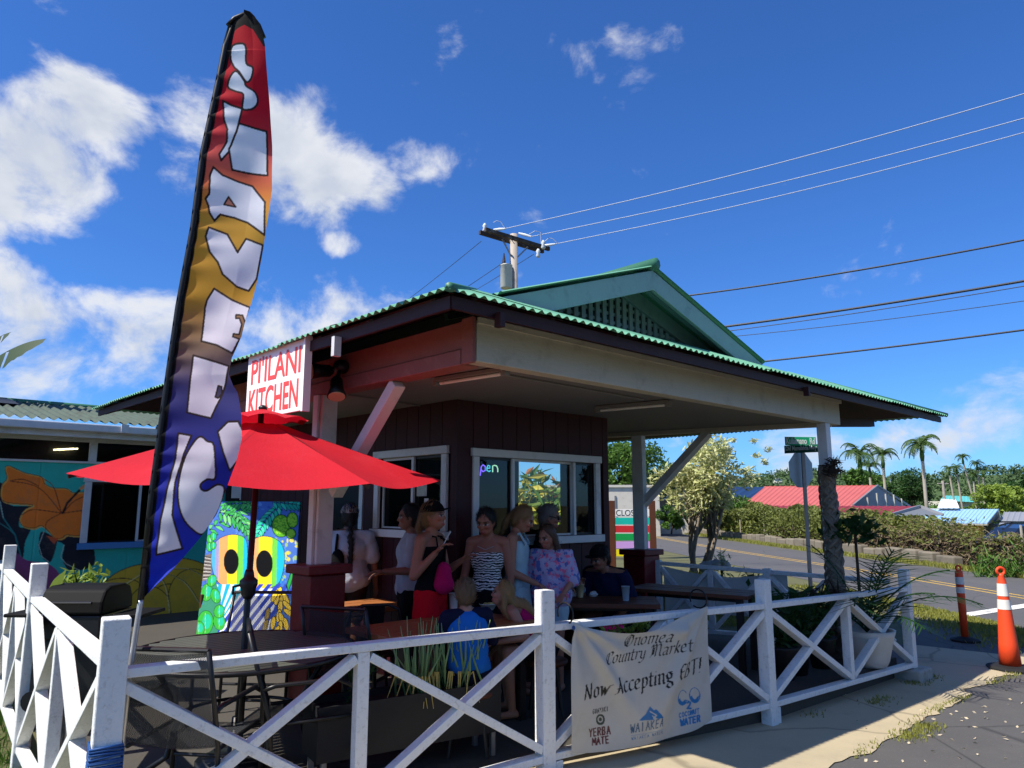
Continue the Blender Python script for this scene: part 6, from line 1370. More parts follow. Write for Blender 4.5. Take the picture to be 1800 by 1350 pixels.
# hill with woods
M('hill', (66,88,44), .95, .3, .02); hx = np.linspace(-200, 520, 60); hy = np.linspace(150, 620, 24); vs = []
def hz_(x, y): 
    t = np.clip((y-150)/130, 0, 1); pr = float(np.interp(900+F*x/max(y,1), [-400,600,1000,1250,1400,1600,1800,2400], [4,6,8,12,16,11,15,17])); return -2.3+t*t*(3-2*t)*(pr+1.5*math.sin(x*.05)+math.sin(x*.11+y*.03))
for y in hy:
    for x in hx: vs.append((x, y, hz_(x, y)))
mb = MB(); mb.add(vs, [(i*60+j, i*60+j+1, (i+1)*60+j+1, (i+1)*60+j) for i in range(23) for j in range(59)]); struct(obj('hill', mb, 'hill', smooth=True))
wp = []
for _ in range(1500):
    y = 150+240*r0.random(); x = (r0.uniform(950,1850)-900)/F*y; wp.append(((x, y, hz_(x, y)+r0.uniform(.3,1.8)), r0.uniform(1.2,2.6)))
o = leaf_mesh('wooded_slope', clump_pts(wp, 60000, 61, .5), 1.0, .6, 'leaf_far', None, seed=61); tag(o, 'far wooded hillside on the skyline', None, None, 'stuff')
wp = []
for _ in range(150):
    y = 90+50*r0.random(); x = (r0.uniform(1430,1850)-900)/F*y; wp.append(((x, y, -1.2+r0.uniform(0,2.2)), r0.uniform(.8,1.7)))
o = leaf_mesh('mid_woods', clump_pts(wp, 14000, 62, .5), .5, .28, 'leaf_mid', None, seed=62); tag(o, 'band of mixed trees below the distant palms', None, None, 'stuff')
for px, py, w, lb in ((1366,833,10,'tiny pale house high on the wooded hill'),(1560,872,9,'tiny pale house low on the wooded slope')):
    p = at_y(px, py, 240); p.z = hz_(p.x, 240)+2.2; d_ = thing('hill_house', lb, 'house', tuple(p)); mb = MB(); mb.box(p.x-1.1, p.x+1.1, 239, 241, p.z-1.2, p.z); obj('wall', mb, 'g_white', d_); mb = MB(); mb.prism([(-1.3,0),(1.3,0),(0,.5)], (p.x,238.8,p.z+.01), (1,0,0), (0,0,1), (0,1,0), 0, 2.4); obj('roof', mb, 'roof_grey', d_)
# ================================================================== plants near by
def spray(name, label, base, n, L, W, mat, h, spread, seed, pot=None, cat='plant', upd=0.0, group=None):
    r = np.random.default_rng(seed); base = Vector(base); t = thing(name, label, cat, tuple(base), 0, group); pts = []; ds = []
    mb = MB()
    for i in range(max(3, n//14)):
        a = r.uniform(0, 6.28); e = base+Vector((math.cos(a)*spread*r.uniform(.2,1), math.sin(a)*spread*r.uniform(.2,1), h*r.uniform(.55,1))); m = base.lerp(e, .5)+Z*.1*h; mb.tube([base, m, e], [.009,.007,.003], 5)
        for k in range(14):
            q = base.lerp(m, (k/13)*2) if k < 5 else m.lerp(e, (k-5)/8); pts.append(tuple(q+Vector((r.normal()*L*.45, r.normal()*L*.45, r.normal()*L*.3)))); ds.append(tuple((e-base).normalized()*.5+Vector(r.normal(size=3))*.7))
    obj('stems', mb, 'leaf_pot', t); leaf_mesh('leaves', pts, L, W, mat, t, dirs=ds, updown=upd, seed=seed); return t
def arching(name, label, base, n, L, mat, seed, cat='plant', leaflets=16, el=(.6,1.35), wl=.25):
    r = np.random.default_rng(seed); base = Vector(base); t = thing(name, label, cat, tuple(base)); mb = MB()
    for i in range(n):
        a = 2*math.pi*i/n+r.uniform(-.3,.3); e0_ = r.uniform(*el); d = Vector((math.cos(a)*math.cos(e0_), math.sin(a)*math.cos(e0_), math.sin(e0_))); p = base.copy(); pp = [p.copy()]; k = 10; LL = L*r.uniform(.7,1.1)
        for j in range(k): p = p+d*(LL/k); d = (d-Z*.13).normalized(); pp.append(p.copy())
        mb.tube(pp, [.007]*(k+1), 4, cap=False)
        for j in range(3, k+1):
            for h in (0, .5):
                q = pp[j-1].lerp(pp[j], h); dd = (pp[j]-pp[j-1]).normalized(); sd_ = dd.cross(Z).normalized()
                for sg in (-1, 1):
                    tip = q+(sd_*sg*.8+dd*.7-Z*.3*r.random()).normalized()*LL*wl; w = dd*.011; mb.add([q-w, q+w, q.lerp(tip,.5)+w*.9, tip], [(0,1,2,3)])
    obj('fronds', mb, mat, t); return t
# trough planter behind the front fence, with spring onions and a fine herb
td = (FP[1]-FP[0]).normalized(); tn = Vector((td.y,-td.x,0)); t0 = FP[0]+td*1.12-tn*.3; tl = thing('trough_planter', 'long dark trough planter on legs behind the front fence', 'planter', tuple(t0+td*.6))
mb = MB()
mb.frame(t0, td, -tn, Z, 0, 1.25, 0, .018, .16, .47); mb.frame(t0, td, -tn, Z, 0, 1.25, .28, .298, .16, .47); mb.frame(t0, td, -tn, Z, 0, .018, .0185, .2795, .16, .47); mb.frame(t0, td, -tn, Z, 1.232, 1.25, .0185, .2795, .16, .47); mb.frame(t0, td, -tn, Z, .0185, 1.2315, .0185, .2795, .16, .43)
obj('box', mb, 'pot_black', tl)
for a in (.05, 1.2):
    for b in (.03, .27): mb = MB(); mb.frame(t0, td, -tn, Z, a-.015, a+.015, b-.015, b+.015, .008, .159); obj('leg', mb, 'galv', tl)
def onions(label, c, n, h, seed):
    r = np.random.default_rng(seed); t = thing('spring_onions', label, 'plant', tuple(c)); mb = MB()
    for i in range(n):
        b = Vector(c)+Vector((r.normal()*.07, r.normal()*.05, 0)); a = r.uniform(0,6.28); ln = h*r.uniform(.55,1.1); tip = b+Vector((math.cos(a)*.16*r.random(), math.sin(a)*.12*r.random(), ln)); mb.tube([b, b.lerp(tip,.5)+Vector((r.normal()*.015,r.normal()*.015,0)), tip], [.007,.008,.002], 5)
    obj('leaves', mb, 'onion', t, smooth=True)
    mb = MB()
    for i in range(8): a = r.uniform(-1.2,1.2); b = Vector(c)+Vector((r.normal()*.06,0,.08)); mb.tube([b, b+Vector((.05*a,-.1,.06)), b+Vector((.1*a,-.16,-.12))], [.005,.005,.002], 5)
    obj('drooping_leaves', mb, 'paper_yellow', t)
onions('left clump of spring onions in the trough planter', t0+td*.72-tn*.15+Z*.42, 26, .46, 71); onions('right clump of spring onions beside the boy', t0+td*1.02-tn*.13+Z*.42, 30, .44, 72); onions('small clump of spring onions in the middle of the trough', t0+td*.87-tn*.2+Z*.42, 18, .4, 73)
spray('herb', 'fine-leaved dark herb at the left end of the trough planter', t0+td*.28-tn*.15+Z*.42, 260, .07, .008, 'leaf_pot', .36, .2, 74)
# flowers behind the banner
fb = at_y(1095,1108,5.95); fx = thing('flower_box', 'dark box of pink flowers behind the banner', 'flower box', (fb.x, fb.y, 0)); mb = MB(); mb.frame((fb.x,fb.y,0), bd, -bn, Z, -.3, .3, -.1, .1, .3, fb.z-.06); obj('box', mb, 'pot_black', fx)
r2 = np.random.default_rng(75); lp = [(fb.x+bd.x*q+r2.normal()*.03, fb.y+bd.y*q+r2.normal()*.03, fb.z-.02+r2.random()*.08) for q in r2.uniform(-.22,.25,160)]; leaf_mesh('leaves', lp, .05, .035, 'leaf_light', fx, seed=76)
lp = [(fb.x+bd.x*q+r2.normal()*.02, fb.y+bd.y*q-.03, fb.z+.03+r2.random()*.05) for q in list(r2.normal(-.17,.03,26))+list(r2.normal(-.05,.02,10))]; leaf_mesh('flowers', lp, .035, .03, 'flower_pink', fx, seed=77)
# palm-like plant in white pot, bushy pot plants, braided trunk on the porch post
pp_ = at_y(1525,1130,8.0); pt = thing('plant_pot', 'large white pot at the right end of the patio', 'pot', (pp_.x, 8.0, 0)); mb = MB(); mb.lathe([(.17,.0),(.2,.06),(.26,.3),(.28,.36),(.25,.36),(.24,.3)], 20, (pp_.x,8.0,.01)); obj('pot', mb, 'pot_white', pt, smooth=True)
arching('areca_palm', 'feathery potted palm in the white pot', (pp_.x, 8.0, .34), 16, 1.25, 'leaf_pot', 81)
papaya = at_y(1503,935,8.25); pl = thing('papaya_plant', 'young leafy plant with lobed crown beside the porch post', 'plant', (papaya.x, 8.25, 0)); mb = MB(); mb.tube([(papaya.x,8.25,.0),(papaya.x,8.25,papaya.z)], [.02,.014], 6); obj('stem', mb, 'bark_dark', pl); lp = clump_pts([((papaya.x+dx, 8.25+dy, papaya.z+dz), .2) for dx,dy,dz in ((0,0,.05),(.15,0,-.02),(-.16,.05,-.03),(.05,-.1,.06),(-.05,.1,.1))], 110, 82, .1); leaf_mesh('leaves', lp, .17, .06, 'leaf_pot', pl, seed=83)
for i, (px, py, Y, h, sp, lb, n) in enumerate(((1372,1085,7.4,.55,.3,'leafy pot plant inside the fence, left of the porch post',300),(1440,1090,7.9,.45,.28,'low dark pot plant at the foot of the porch post',260),(1395,1090,7.6,.35,.3,'small-leaved plant spilling over the fence rail',220))):
    p = at_y(px, py, Y); c = Vector((p.x, Y, .3)); spray('pot_plant', lb, c, n, .13, .045, 'leaf_pot', h, sp, 90+i)
    mb = MB(); mb.lathe([(.1,0),(.15,.28),(.16,.3),(.14,.3)], 14, (p.x,Y,.008)); q = obj('pot', mb, 'pot_black', smooth=True); tag(q, ('black pot under the leafy plant left of the porch post','black pot under the low dark plant by the porch post','black pot under the small-leaved plant by the fence rail')[i], 'pot')
bt = thing('braided_trunk', 'grey braided fibrous trunk growing up in front of the porch post', 'trunk', (RP.x, RP.y-.1, 0)); mb = MB()
b1_ = Vector((RP.x, RP.y, at_y(1452,818,RP.y).z)); b00 = Vector((RP.x+.02, RP.y-.02, 0))
ax_pts = [b00.lerp(b1_, t) for t in np.linspace(0, 1, 60)]
mb.tube(ax_pts, [.09-.014*t for t in np.linspace(0,1,60)], 10); obj('core', mb, 'bark', bt, smooth=True)
for k in range(5):
    for sg in (1, -1):
        mb = MB(); mb.tube([p+Vector((math.cos(sg*i*.42+k*1.257), math.sin(sg*i*.42+k*1.257), 0))*(.093-.016*i/60+(.006 if sg > 0 else 0)) for i, p in enumerate(ax_pts)], [.016+.008*math.sin(i*.9+k) for i in range(60)], 5); obj('strand', mb, 'bark', bt, smooth=True)
lp = clump_pts([(tuple(at_y(1462,826,RP.y-.2)), .12),(tuple(at_y(1466,812,RP.y-.2)), .08)], 130, 84, .2); leaf_mesh('fibre_tuft', lp, .14, .02, 'bark_dark', bt, seed=85)
rk = [(tuple(at_y(1455+x_,1045,RP.y-.2)), .1) for x_ in (-30,-10,20)]; leaf_mesh('dry_blades', clump_pts(rk, 40, 86, .2), .5, .03, 'bark_dark', bt, seed=87)
# small plants and rocks in the bed by the slender tree
for i, (px, py, lb) in enumerate(((1258,985,'pale rounded rock in the roadside bed under the slender tree'),(1272,986,'white rock right of the pale rounded rock'),(1240,988,'small white rock at the foot of the slender tree'))):
    p = at_y(px, py+8, 13.2); mb = MB(); mb.ell((p.x,13.2,p.z), (.13,.12,.09), None, 10, 7); mb.v = [tuple(Vector(v)+Vector((random.uniform(-.02,.02),random.uniform(-.02,.02),random.uniform(-.02,.02)))) for v in mb.v]; tag(obj('rock', mb, 'block', smooth=True), lb, 'rock')
bd_ = at_y(1260,1000,13.4); mb = MB(); mb.ell((bd_.x+.2,13.6,-.25), (1.6,.9,.62), None, 24, 10); struct(obj('planting_bed', mb, 'soil', smooth=True))
p = at_y(1225,983,13.0); spray('bed_plant', 'yellow-green ground plant at the foot of the slender tree', (p.x,13.0,.28), 160, .12, .04, 'leaf_yellow', .22, .3, 95)
p = at_y(1290,985,13.0); spray('bed_plant', 'dark spiky plant beside the rocks', (p.x+.25,13.0,.22), 120, .2, .03, 'leaf_pot', .3, .18, 96)
p = at_y(1276,940,13.2); spray('bed_sapling', 'small sapling with pale tufted leaves by the road', (p.x-.1,13.2,.3), 110, .12, .035, 'leaf_pale', .62, .12, 97)
# left: banana leaf, plants behind the grill
bl_ = thing('banana_plant', 'banana plant reaching into the picture at the left edge', 'plant', (-9.4,11.5,0)); mb = MB(); mb.tube([(-9.4,11.5,0),(-9.3,11.5,2.2),(-9.1,11.5,3.3)], [.16,.13,.07], 10); obj('stem', mb, 'leaf_mid', bl_, smooth=True)
def banana(pts, w, par):
    mb = MB(); n = len(pts); vs = []; cr = []
    for i in range(n):
        t = i/(n-1); a = pts[max(0,i-1)]; b = pts[min(n-1,i+1)]; d = (Vector(b)-Vector(a)).normalized(); s = d.cross(Vector((0,-.6,.8))).normalized(); ww = w*math.sin(math.pi*min(.98,t*.9+.08))**.6*random.uniform(.86,1.05); p = Vector(pts[i]); vs += [p+s*ww-Z*ww*.35, p, p-s*ww-Z*ww*.35]
    fs = []
    for i in range(n-1):
        if random.random() > .12: fs.append((3*i,3*i+1,3*i+4,3*i+3))
        if random.random() > .12: fs.append((3*i+1,3*i+2,3*i+5,3*i+4))
    mb.add(vs, fs); obj('leaf', mb, 'banana', par)
for tip, ctrl in (((at_y(80,596,11.5)), at_y(10,598,11.5)), (at_y(18,584,11.8), at_y(-40,600,11.8)), (Vector((-9.2,10.6,3.4)), Vector((-9.2,11,3.9))), (Vector((-10.8,11.5,3.8)), Vector((-10,11.5,4.0)))):
    st0 = Vector((-9.1,11.5,3.2)); pts = []
    for t in np.linspace(0,1,34): pts.append(st0*(1-t)**2+Vector(ctrl)*2*t*(1-t)+Vector(tip)*t*t)
    banana(pts, .42, bl_)
p = at_y(148,1030,6.9); spray('shrub', 'small leafy bush behind the grill', (p.x,6.9,p.z-.25), 200, .1, .04, 'leaf_light', .42, .2, 98)
p = at_y(98,1040,6.6); lf = thing('broad_leaf_plant', 'single broad pale leaf rising behind the left fence', 'plant', (p.x,6.6,0)); mb = MB(); q0, q1 = Vector((p.x-.08,6.6,p.z-.1)), at_y(116,1002,6.6); vs = []
for i in range(9):
    t = i/8; c = q0.lerp(q1, t); w = .055*math.sin(math.pi*min(.97,t+.03)); vs += [c+Vector((-.6*w,0,.8*w)), c, c+Vector((.6*w,0,-.8*w))]
mb.add(vs, [(3*i+k,3*i+k+1,3*i+k+4,3*i+k+3) for i in range(8) for k in (0,1)]); obj('leaf', mb, 'leaf_light', lf); mb = MB(); mb.tube([(p.x-.1,6.6,0), q0], .012, 6); obj('stalk', mb, 'leaf_mid', lf)
# garden seen through the room's windows
for i, (px, Y, h, m, lb) in enumerate(((925,16.2,2.3,'leaf_yellow','yellow-leaved garden plant seen through the big window, on the left'),(950,16.6,2.5,'leaf_mid','tall green garden plant in the middle of the view through the big window'),(975,16.0,2.1,'leaf_light','light green garden plant seen through the big window, on the right'),(990,17.2,2.4,'leaf_flame','orange-leaved garden plant behind the others through the big window'),(905,17.0,2.2,'leaf_mid','green garden plant at the left end of the view through the big window'))):
    p = at_y(px, 860, Y); spray('garden_plant', lb, (p.x,Y,gz(p.x)), 420, .42, .11, m, h, .55, 110+i, upd=.2)

# across the side street, behind the photographer: reflected in the big window, and added to block skylight
for i, (x, y, rx, h, m, lb) in enumerate(((3.5,-13,3.6,7.5,'leaf_dark','tall dark tree across the side street, reflected at the left of the big window'),(10,-14,4.2,9,'leaf_mid','tall green tree across the side street, reflected in the big window'),(17,-11,4,8,'leaf_dark','dark spreading tree across the side street, right of the pale-roofed store'),(24,-6,4.4,8.5,'leaf_mid','tall tree across the side street near the road junction'),(29,2,4,8,'leaf_dark','dark tree on the far corner of the road junction'))):
    tree('street_tree', lb, (x, y, gz(x)), (x, y, h*.62), (rx, rx, h*.4), 4500, .55, .3, m, 300+i, 30, 'bark_dark', 'trees across the side street', .2)
sb_ = thing('store_building', 'pale-roofed store across the side street, reflected in the big window', 'building', (8,-9,0))
mb = MB(); mb.box(2,14,-11,-8.5,-.4,2.6); obj('wall', mb, 'wall_grey', sb_)
ribbed(((1.4,-8,2.65),(14.6,-8,2.65),(14.6,-9.8,3.5),(1.4,-9.8,3.5)), 30, 'g_white', sb_); ribbed(((14.6,-11.6,2.65),(1.4,-11.6,2.65),(1.4,-9.8,3.5),(14.6,-9.8,3.5)), 30, 'g_white', sb_)
for x in (4, 8, 12):
    mb = MB(); mb.box(x-.6, x+.6, -8.49, -8.44, .9, 2.1); w = obj('window', mb, 'grey_trim', sb_); mb = MB(); mb.box(x-.52, x+.52, -8.43, -8.42, .98, 2.02); obj('pane', mb, 'car_glass', w)
# ================================================================== people
def remeshed(mb, voxel, it=6, fac=.5):
    me = bpy.data.meshes.new('t'); me.from_pydata(mb.v, [], mb.f); o = bpy.data.objects.new('t', me); C.objects.link(o)
    m = o.modifiers.new('r', 'REMESH'); m.mode = 'VOXEL'; m.voxel_size = voxel; m.use_smooth_shade = True
    if it: q = o.modifiers.new('s', 'SMOOTH'); q.iterations = it; q.factor = fac
    bpy.context.view_layer.update(); dg = bpy.context.evaluated_depsgraph_get()
    r = bpy.data.meshes.new_from_object(o.evaluated_get(dg)); bpy.data.objects.remove(o); return r
def link_mesh(name, me, mat, parent):
    me.materials.clear(); me.materials.append(mats[mat] if isinstance(mat, str) else mat); me.name = name
    if isinstance(mat, str) and mat.startswith('c_') and name not in ('cap',):   # folds in the cloth
        n = len(me.vertices); co = np.empty(n*3); me.vertices.foreach_get('co', co); co = co.reshape(n,3); no = np.empty(n*3); me.vertices.foreach_get('normal', no); no = no.reshape(n,3)
        ph = rng.uniform(0,6.28,4); x, y, z = co.T; w = np.sin(z*34+x*26+2.2*np.sin(x*15+ph[0])+ph[1])*.5+np.sin(z*19-x*33+y*24+1.7*np.sin(z*12+ph[2]))*.35+np.sin(z*70+x*50+y*40+ph[3])*.15
        co += no*(w*.0062)[:,None]; me.vertices.foreach_set('co', co.ravel()); me.update()
    me.polygons.foreach_set('use_smooth', [True]*len(me.polygons)); o = bpy.data.objects.new(name, me); C.objects.link(o); o.parent = parent; return o
def cut(me, planes):
    bm = bmesh.new(); bm.from_mesh(me)
    for co, no in planes: bmesh.ops.bisect_plane(bm, geom=bm.verts[:]+bm.edges[:]+bm.faces[:], plane_co=co, plane_no=no, clear_outer=True)
    bm.to_mesh(me); bm.free(); return me
M('skin', (255,255,255), .5, .04, 30, attr=True, spec=.35)
def cloth(name, col, var=.06, **k): return M(name, col, .9, var, 14, .4, 26, spec=.12, **k)
def hairm(name, col): return M(name, col, .5, .35, 40, .8, 90, stretch=(1,1,.12), spec=.5)
for nm, c in (('h_black',(22,18,17)),('h_dkbrown',(44,30,22)),('h_brown',(84,56,36)),('h_blonde',(170,130,80)),('h_dblonde',(140,106,66)),('h_grey',(120,112,104)),('h_boy',(110,86,58))): hairm(nm, c)
def Rx(a): return Matrix.Rotation(a, 3, 'X')
def Rz(a): return Matrix.Rotation(a, 3, 'Z')
def person(label, px, Y, yaw, H=1.65, skin=(172,125,101), lean=0.0, head=(0,0), armL=((.035,.0,-.17),(.0,-.03,-.145)), armR=((-.035,.0,-.17),(.0,-.03,-.145)), seat=None, build=1.0, twist=0.0, pos=None, hx=None, sh=.104, gripL=.5, gripR=.5):
    if pos is None: p = at_y(px, 1000, Y); pos = Vector((p.x, Y, .008))
    t = thing('person', label, 'person', tuple(pos), yaw)
    h = H; b = build; J = {}
    pz = .53*h if seat is None else seat+.085*h/1.0*.9
    pel = Vector((0,0,pz)); LR = Rx(lean)   # positive lean tips the torso towards -Y
    up_ = lambda x, y, z: pel+(Rz(twist)@LR)@Vector((x*h, y*h, (z-.53)*h))
    TM = Rz(twist)@LR
    waist, chest, neck = up_(0,0,.62), up_(0,0,.725), up_(0,.008,.828); HM = Rz(twist*.5)@Rx(lean*.35)@Rz(head[0])@Rx(head[1])
    hb = up_(0,-.004,.862); hc = hb+HM@Vector((0,-.012*h,.058*h))
    mb = MB(); k = h
    mb.ell(pel, (.098*k*b,.07*k*b,.085*k), TM, 16, 10); mb.ell(waist, (.08*k*b,.06*k*b,.1*k), TM, 16, 10); mb.ell(chest, (.098*k*b,.066*k*b,.105*k), TM, 16, 10)
    S_ = {}
    for s, arm in ((1, armL), (-1, armR)):
        shp = up_(s*sh*b**.5,.006,.805); S_[s] = shp; mb.cap(up_(s*.03,.008,.82), .03*k, shp, .032*k)
        el_ = shp+TM@(Vector(arm[0])*k); wr = el_+TM@(Vector(arm[1])*k); mb.cap(shp, .031*k*b**.5, el_, .023*k); mb.cap(el_, .024*k, wr, .0155*k)
        J[s] = (shp, el_, wr)
        fd = (wr-el_).normalized(); side = fd.cross(Vector((0,0,1)));
        if side.length < .2: side = fd.cross(Vector((0,1,0)))
        side.normalize(); nrm = side.cross(fd).normalized(); pc_ = wr+fd*.03*k; M3 = Matrix((side, nrm, fd)).transposed()
        mb.ell(pc_, (.022*k,.011*k,.03*k), M3, 10, 8); J[(s,'h')] = (pc_, fd, side, nrm)
        grip = gripL if s > 0 else gripR
        for f_ in range(4):
            o_ = pc_+fd*.024*k+side*(f_-1.5)*.0125*k; ln = (.026,.03,.028,.021)[f_]*k; d1 = (fd+side*(f_-1.5)*.12-nrm*grip*.6).normalized(); p1 = o_+d1*ln; d2 = (fd*.7-nrm*grip*1.6).normalized(); p2 = p1+d2*ln*.8
            mb.cap(o_, .0058*k, p1, .0052*k, 7); mb.cap(p1, .0052*k, p2, .0042*k, 7)
        tb_ = pc_-fd*.01*k+side*s*-.018*k; t1 = tb_+(fd*.7-side*s*.8-nrm*.3).normalized()*.024*k; mb.cap(tb_, .0068*k, t1, .006*k, 7); mb.cap(t1, .006*k, t1+(fd-nrm*.4).normalized()*.02*k, .005*k, 7)
    mb.cap(up_(0,.01,.80), .036*k, hb, .031*k)
    mb.ell(hc, (.0465*k,.057*k,.066*k), HM, 16, 12); mb.ell(hc+HM@Vector((0,-.016*k,-.034*k)), (.036*k,.038*k,.034*k), HM, 12, 8)
    hl = lambda x, y, z: hc+HM@Vector((x*k, y*k, z*k))
    mb.cap(hl(0,-.053,.004), .005*k, hl(0,-.0605,-.014), .0075*k, 8)
    for s in (-1, 1): mb.ell(hl(s*.047,.004,-.004), (.006*k,.011*k,.017*k), HM, 8, 6); mb.ell(hl(s*.024,-.043,-.012), (.013*k,.012*k,.012*k), HM, 8, 6)
    mb.ell(hl(0,-.05,-.043), (.014*k,.009*k,.007*k), HM, 8, 6); mb.ell(hl(0,-.048,.018), (.032*k,.008*k,.008*k), HM, 10, 6)
    for s in (-1, 1):
        hip = pel+Rz(twist*.3)@Vector((s*.052*k*b, 0, -.02*k))
        if seat is None: kn = Vector((s*.052*k,-.012*k,.285*k)); an = Vector((s*.054*k,.012*k,.045*k))
        else: kn = hip+Vector((s*.04*k,-.235*k,.0)); an = Vector((kn.x, kn.y+.03*k, .05*k))
        mb.cap(hip, .055*k*b, kn, .035*k); mb.cap(kn, .035*k, an, .021*k); mb.cap(an+Vector((0,.02*k,-.02*k)), .022*k, an+Vector((s*.012*k,-.085*k,-.027*k)), .018*k); J[(s,'l')] = (hip, kn, an)
    me = remeshed(mb, .0075 if h > 1.5 else .007, 4, .5)
    n = len(me.vertices); co = np.empty(n*3); me.vertices.foreach_get('co', co); co = co.reshape(n,3)
    col = np.tile(np.array(lin(skin)), (n,1)); HMi = np.array(HM.inverted()); lc = (co-np.array(hc))@HMi.T/k
    def blob(c, r, colr, front=True):
        d_ = np.sqrt((((lc-np.array(c))/np.array(r))**2).sum(1)); w = np.clip(1.35-d_, 0, 1)[:,None]*1.0; w = np.clip(w*2.4,0,1); w = w*(lc[:,1:2] < -.02); col[:] = col*(1-w)+np.array(lin(colr))*w
    dk = tuple(int(c*.42) for c in skin)
    for s in (-1, 1): blob((s*.019,-.052,.001), (.0105,.03,.0036), (200,190,182)); blob((s*.0185,-.053,.001), (.0062,.03,.0042), (34,26,24)); blob((s*.02,-.052,.0155), (.0135,.03,.0036), dk); blob((s*.019,-.052,.0072), (.0125,.03,.0024), dk)
    blob((0,-.056,-.041), (.0155,.03,.0055), (158,72,70)); blob((.028,-.05,-.02), (.016,.03,.012), tuple(min(255,int(a_*b_)) for a_,b_ in zip(skin,(1.05,.94,.94)))); blob((-.028,-.05,-.02), (.016,.03,.012), tuple(min(255,int(a_*b_)) for a_,b_ in zip(skin,(1.05,.94,.94))))
    at = me.color_attributes.new('print', 'FLOAT_COLOR', 'POINT'); c4 = np.ones((n,4), np.float32); c4[:,:3] = col; at.data.foreach_set('color', c4.ravel())
    link_mesh('body', me, 'skin', t)
    return dict(t=t, k=k, b=b, J=J, S=S_, pel=pel, waist=waist, chest=chest, neck=neck, hc=hc, HM=HM, TM=TM, up=up_, hl=hl, H=h, label=label, W=Matrix.Translation(pos)@Matrix.Rotation(yaw,4,'Z'))
def top(p, mat, hem=.53, neck=.815, sleeve=0.0, g=.009, strap=False, loose=1.0, name='shirt', flare=0.0):
    k, b, TM, up_ = p['k'], p['b'], p['TM'], p['up']; mb = MB(); gg = g/k
    mb.ell(p['waist'], ((.083+gg)*k*b*loose,(.064+gg)*k*b*loose,.115*k), TM, 18, 12); mb.ell(p['chest'], ((.1+gg)*k*b*(1+(loose-1)*.5),(.069+gg)*k*b*(1+(loose-1)*.5),.115*k), TM, 18, 12)
    mb.ell(up_(0,0,.56), ((.099+gg)*k*b*(loose**.5)*(1+flare),(.073+gg)*k*b*(loose**.5)*(1+flare),.105*k), TM, 18, 12)
    if sleeve:
        for s in (-1,1):
            a, e, w = p['J'][s]; mb.cap(up_(s*.03,.008,.812), .036*k+g, a, .036*k+g); mb.cap(a, .035*k+g, a.lerp(e, min(1,sleeve)), (.034 if sleeve <= 1 else .028)*k+g*1.4)
            if sleeve > 1: mb.cap(e, .028*k+g, e.lerp(w, sleeve-1), .022*k+g)
    me = remeshed(mb, .011, 5); zl = TM@Vector((0,0,1)); cuts = [(up_(0,0,hem), -zl)]
    if not sleeve or neck < .8: cuts.append((up_(0,0,neck), zl))
    else: cuts.append((up_(0,-.0,.838), zl))
    return link_mesh(name, cut(me, cuts), mat, p['t'])
def legs(p, mat, frac=.45, g=.012, name='shorts', flare=1.1):
    k, b = p['k'], p['b']; mb = MB(); mb.ell(p['pel'], (.1*k*b+g,.074*k*b+g,.085*k), p['TM'], 18, 12)
    ends = []
    for s in (-1,1):
        h, kn, an = p['J'][(s,'l')]; q = h.lerp(kn, min(1,frac)); mb.cap(h, .058*k*b+g, q, (.056-.018*min(1,frac))*k*flare+g)
        if frac > 1: mb.cap(kn, .038*k+g, kn.lerp(an, frac-1), .03*k+g)
    return link_mesh(name, cut(remeshed(mb, .012, 5), [(p['up'](0,0,.6), p['TM']@Vector((0,0,1)))]), mat, p['t'])
def skirt(p, mat, z0, z1, r0, r1, name='skirt'):
    k = p['k']; mb = MB(); n = 40; vs = []
    for i in range(9):
        t = i/8; z = z0+(z1-z0)*t; r = r0+(r1-r0)*t
        for j in range(n): a = 2*math.pi*j/n; rr = r*(1+.05*t*math.sin(a*7+1)); vs.append((p['pel'].x+rr*k*math.cos(a), p['pel'].y+rr*.74*k*math.sin(a), z*k))
    mb.add(vs, [(i*n+j,(i+1)*n+j,(i+1)*n+(j+1)%n,i*n+(j+1)%n) for i in range(8) for j in range(n)]); o = obj(name, mb, mat, p['t'], smooth=True, local=True); o.modifiers.new('s','SOLIDIFY').thickness = .006
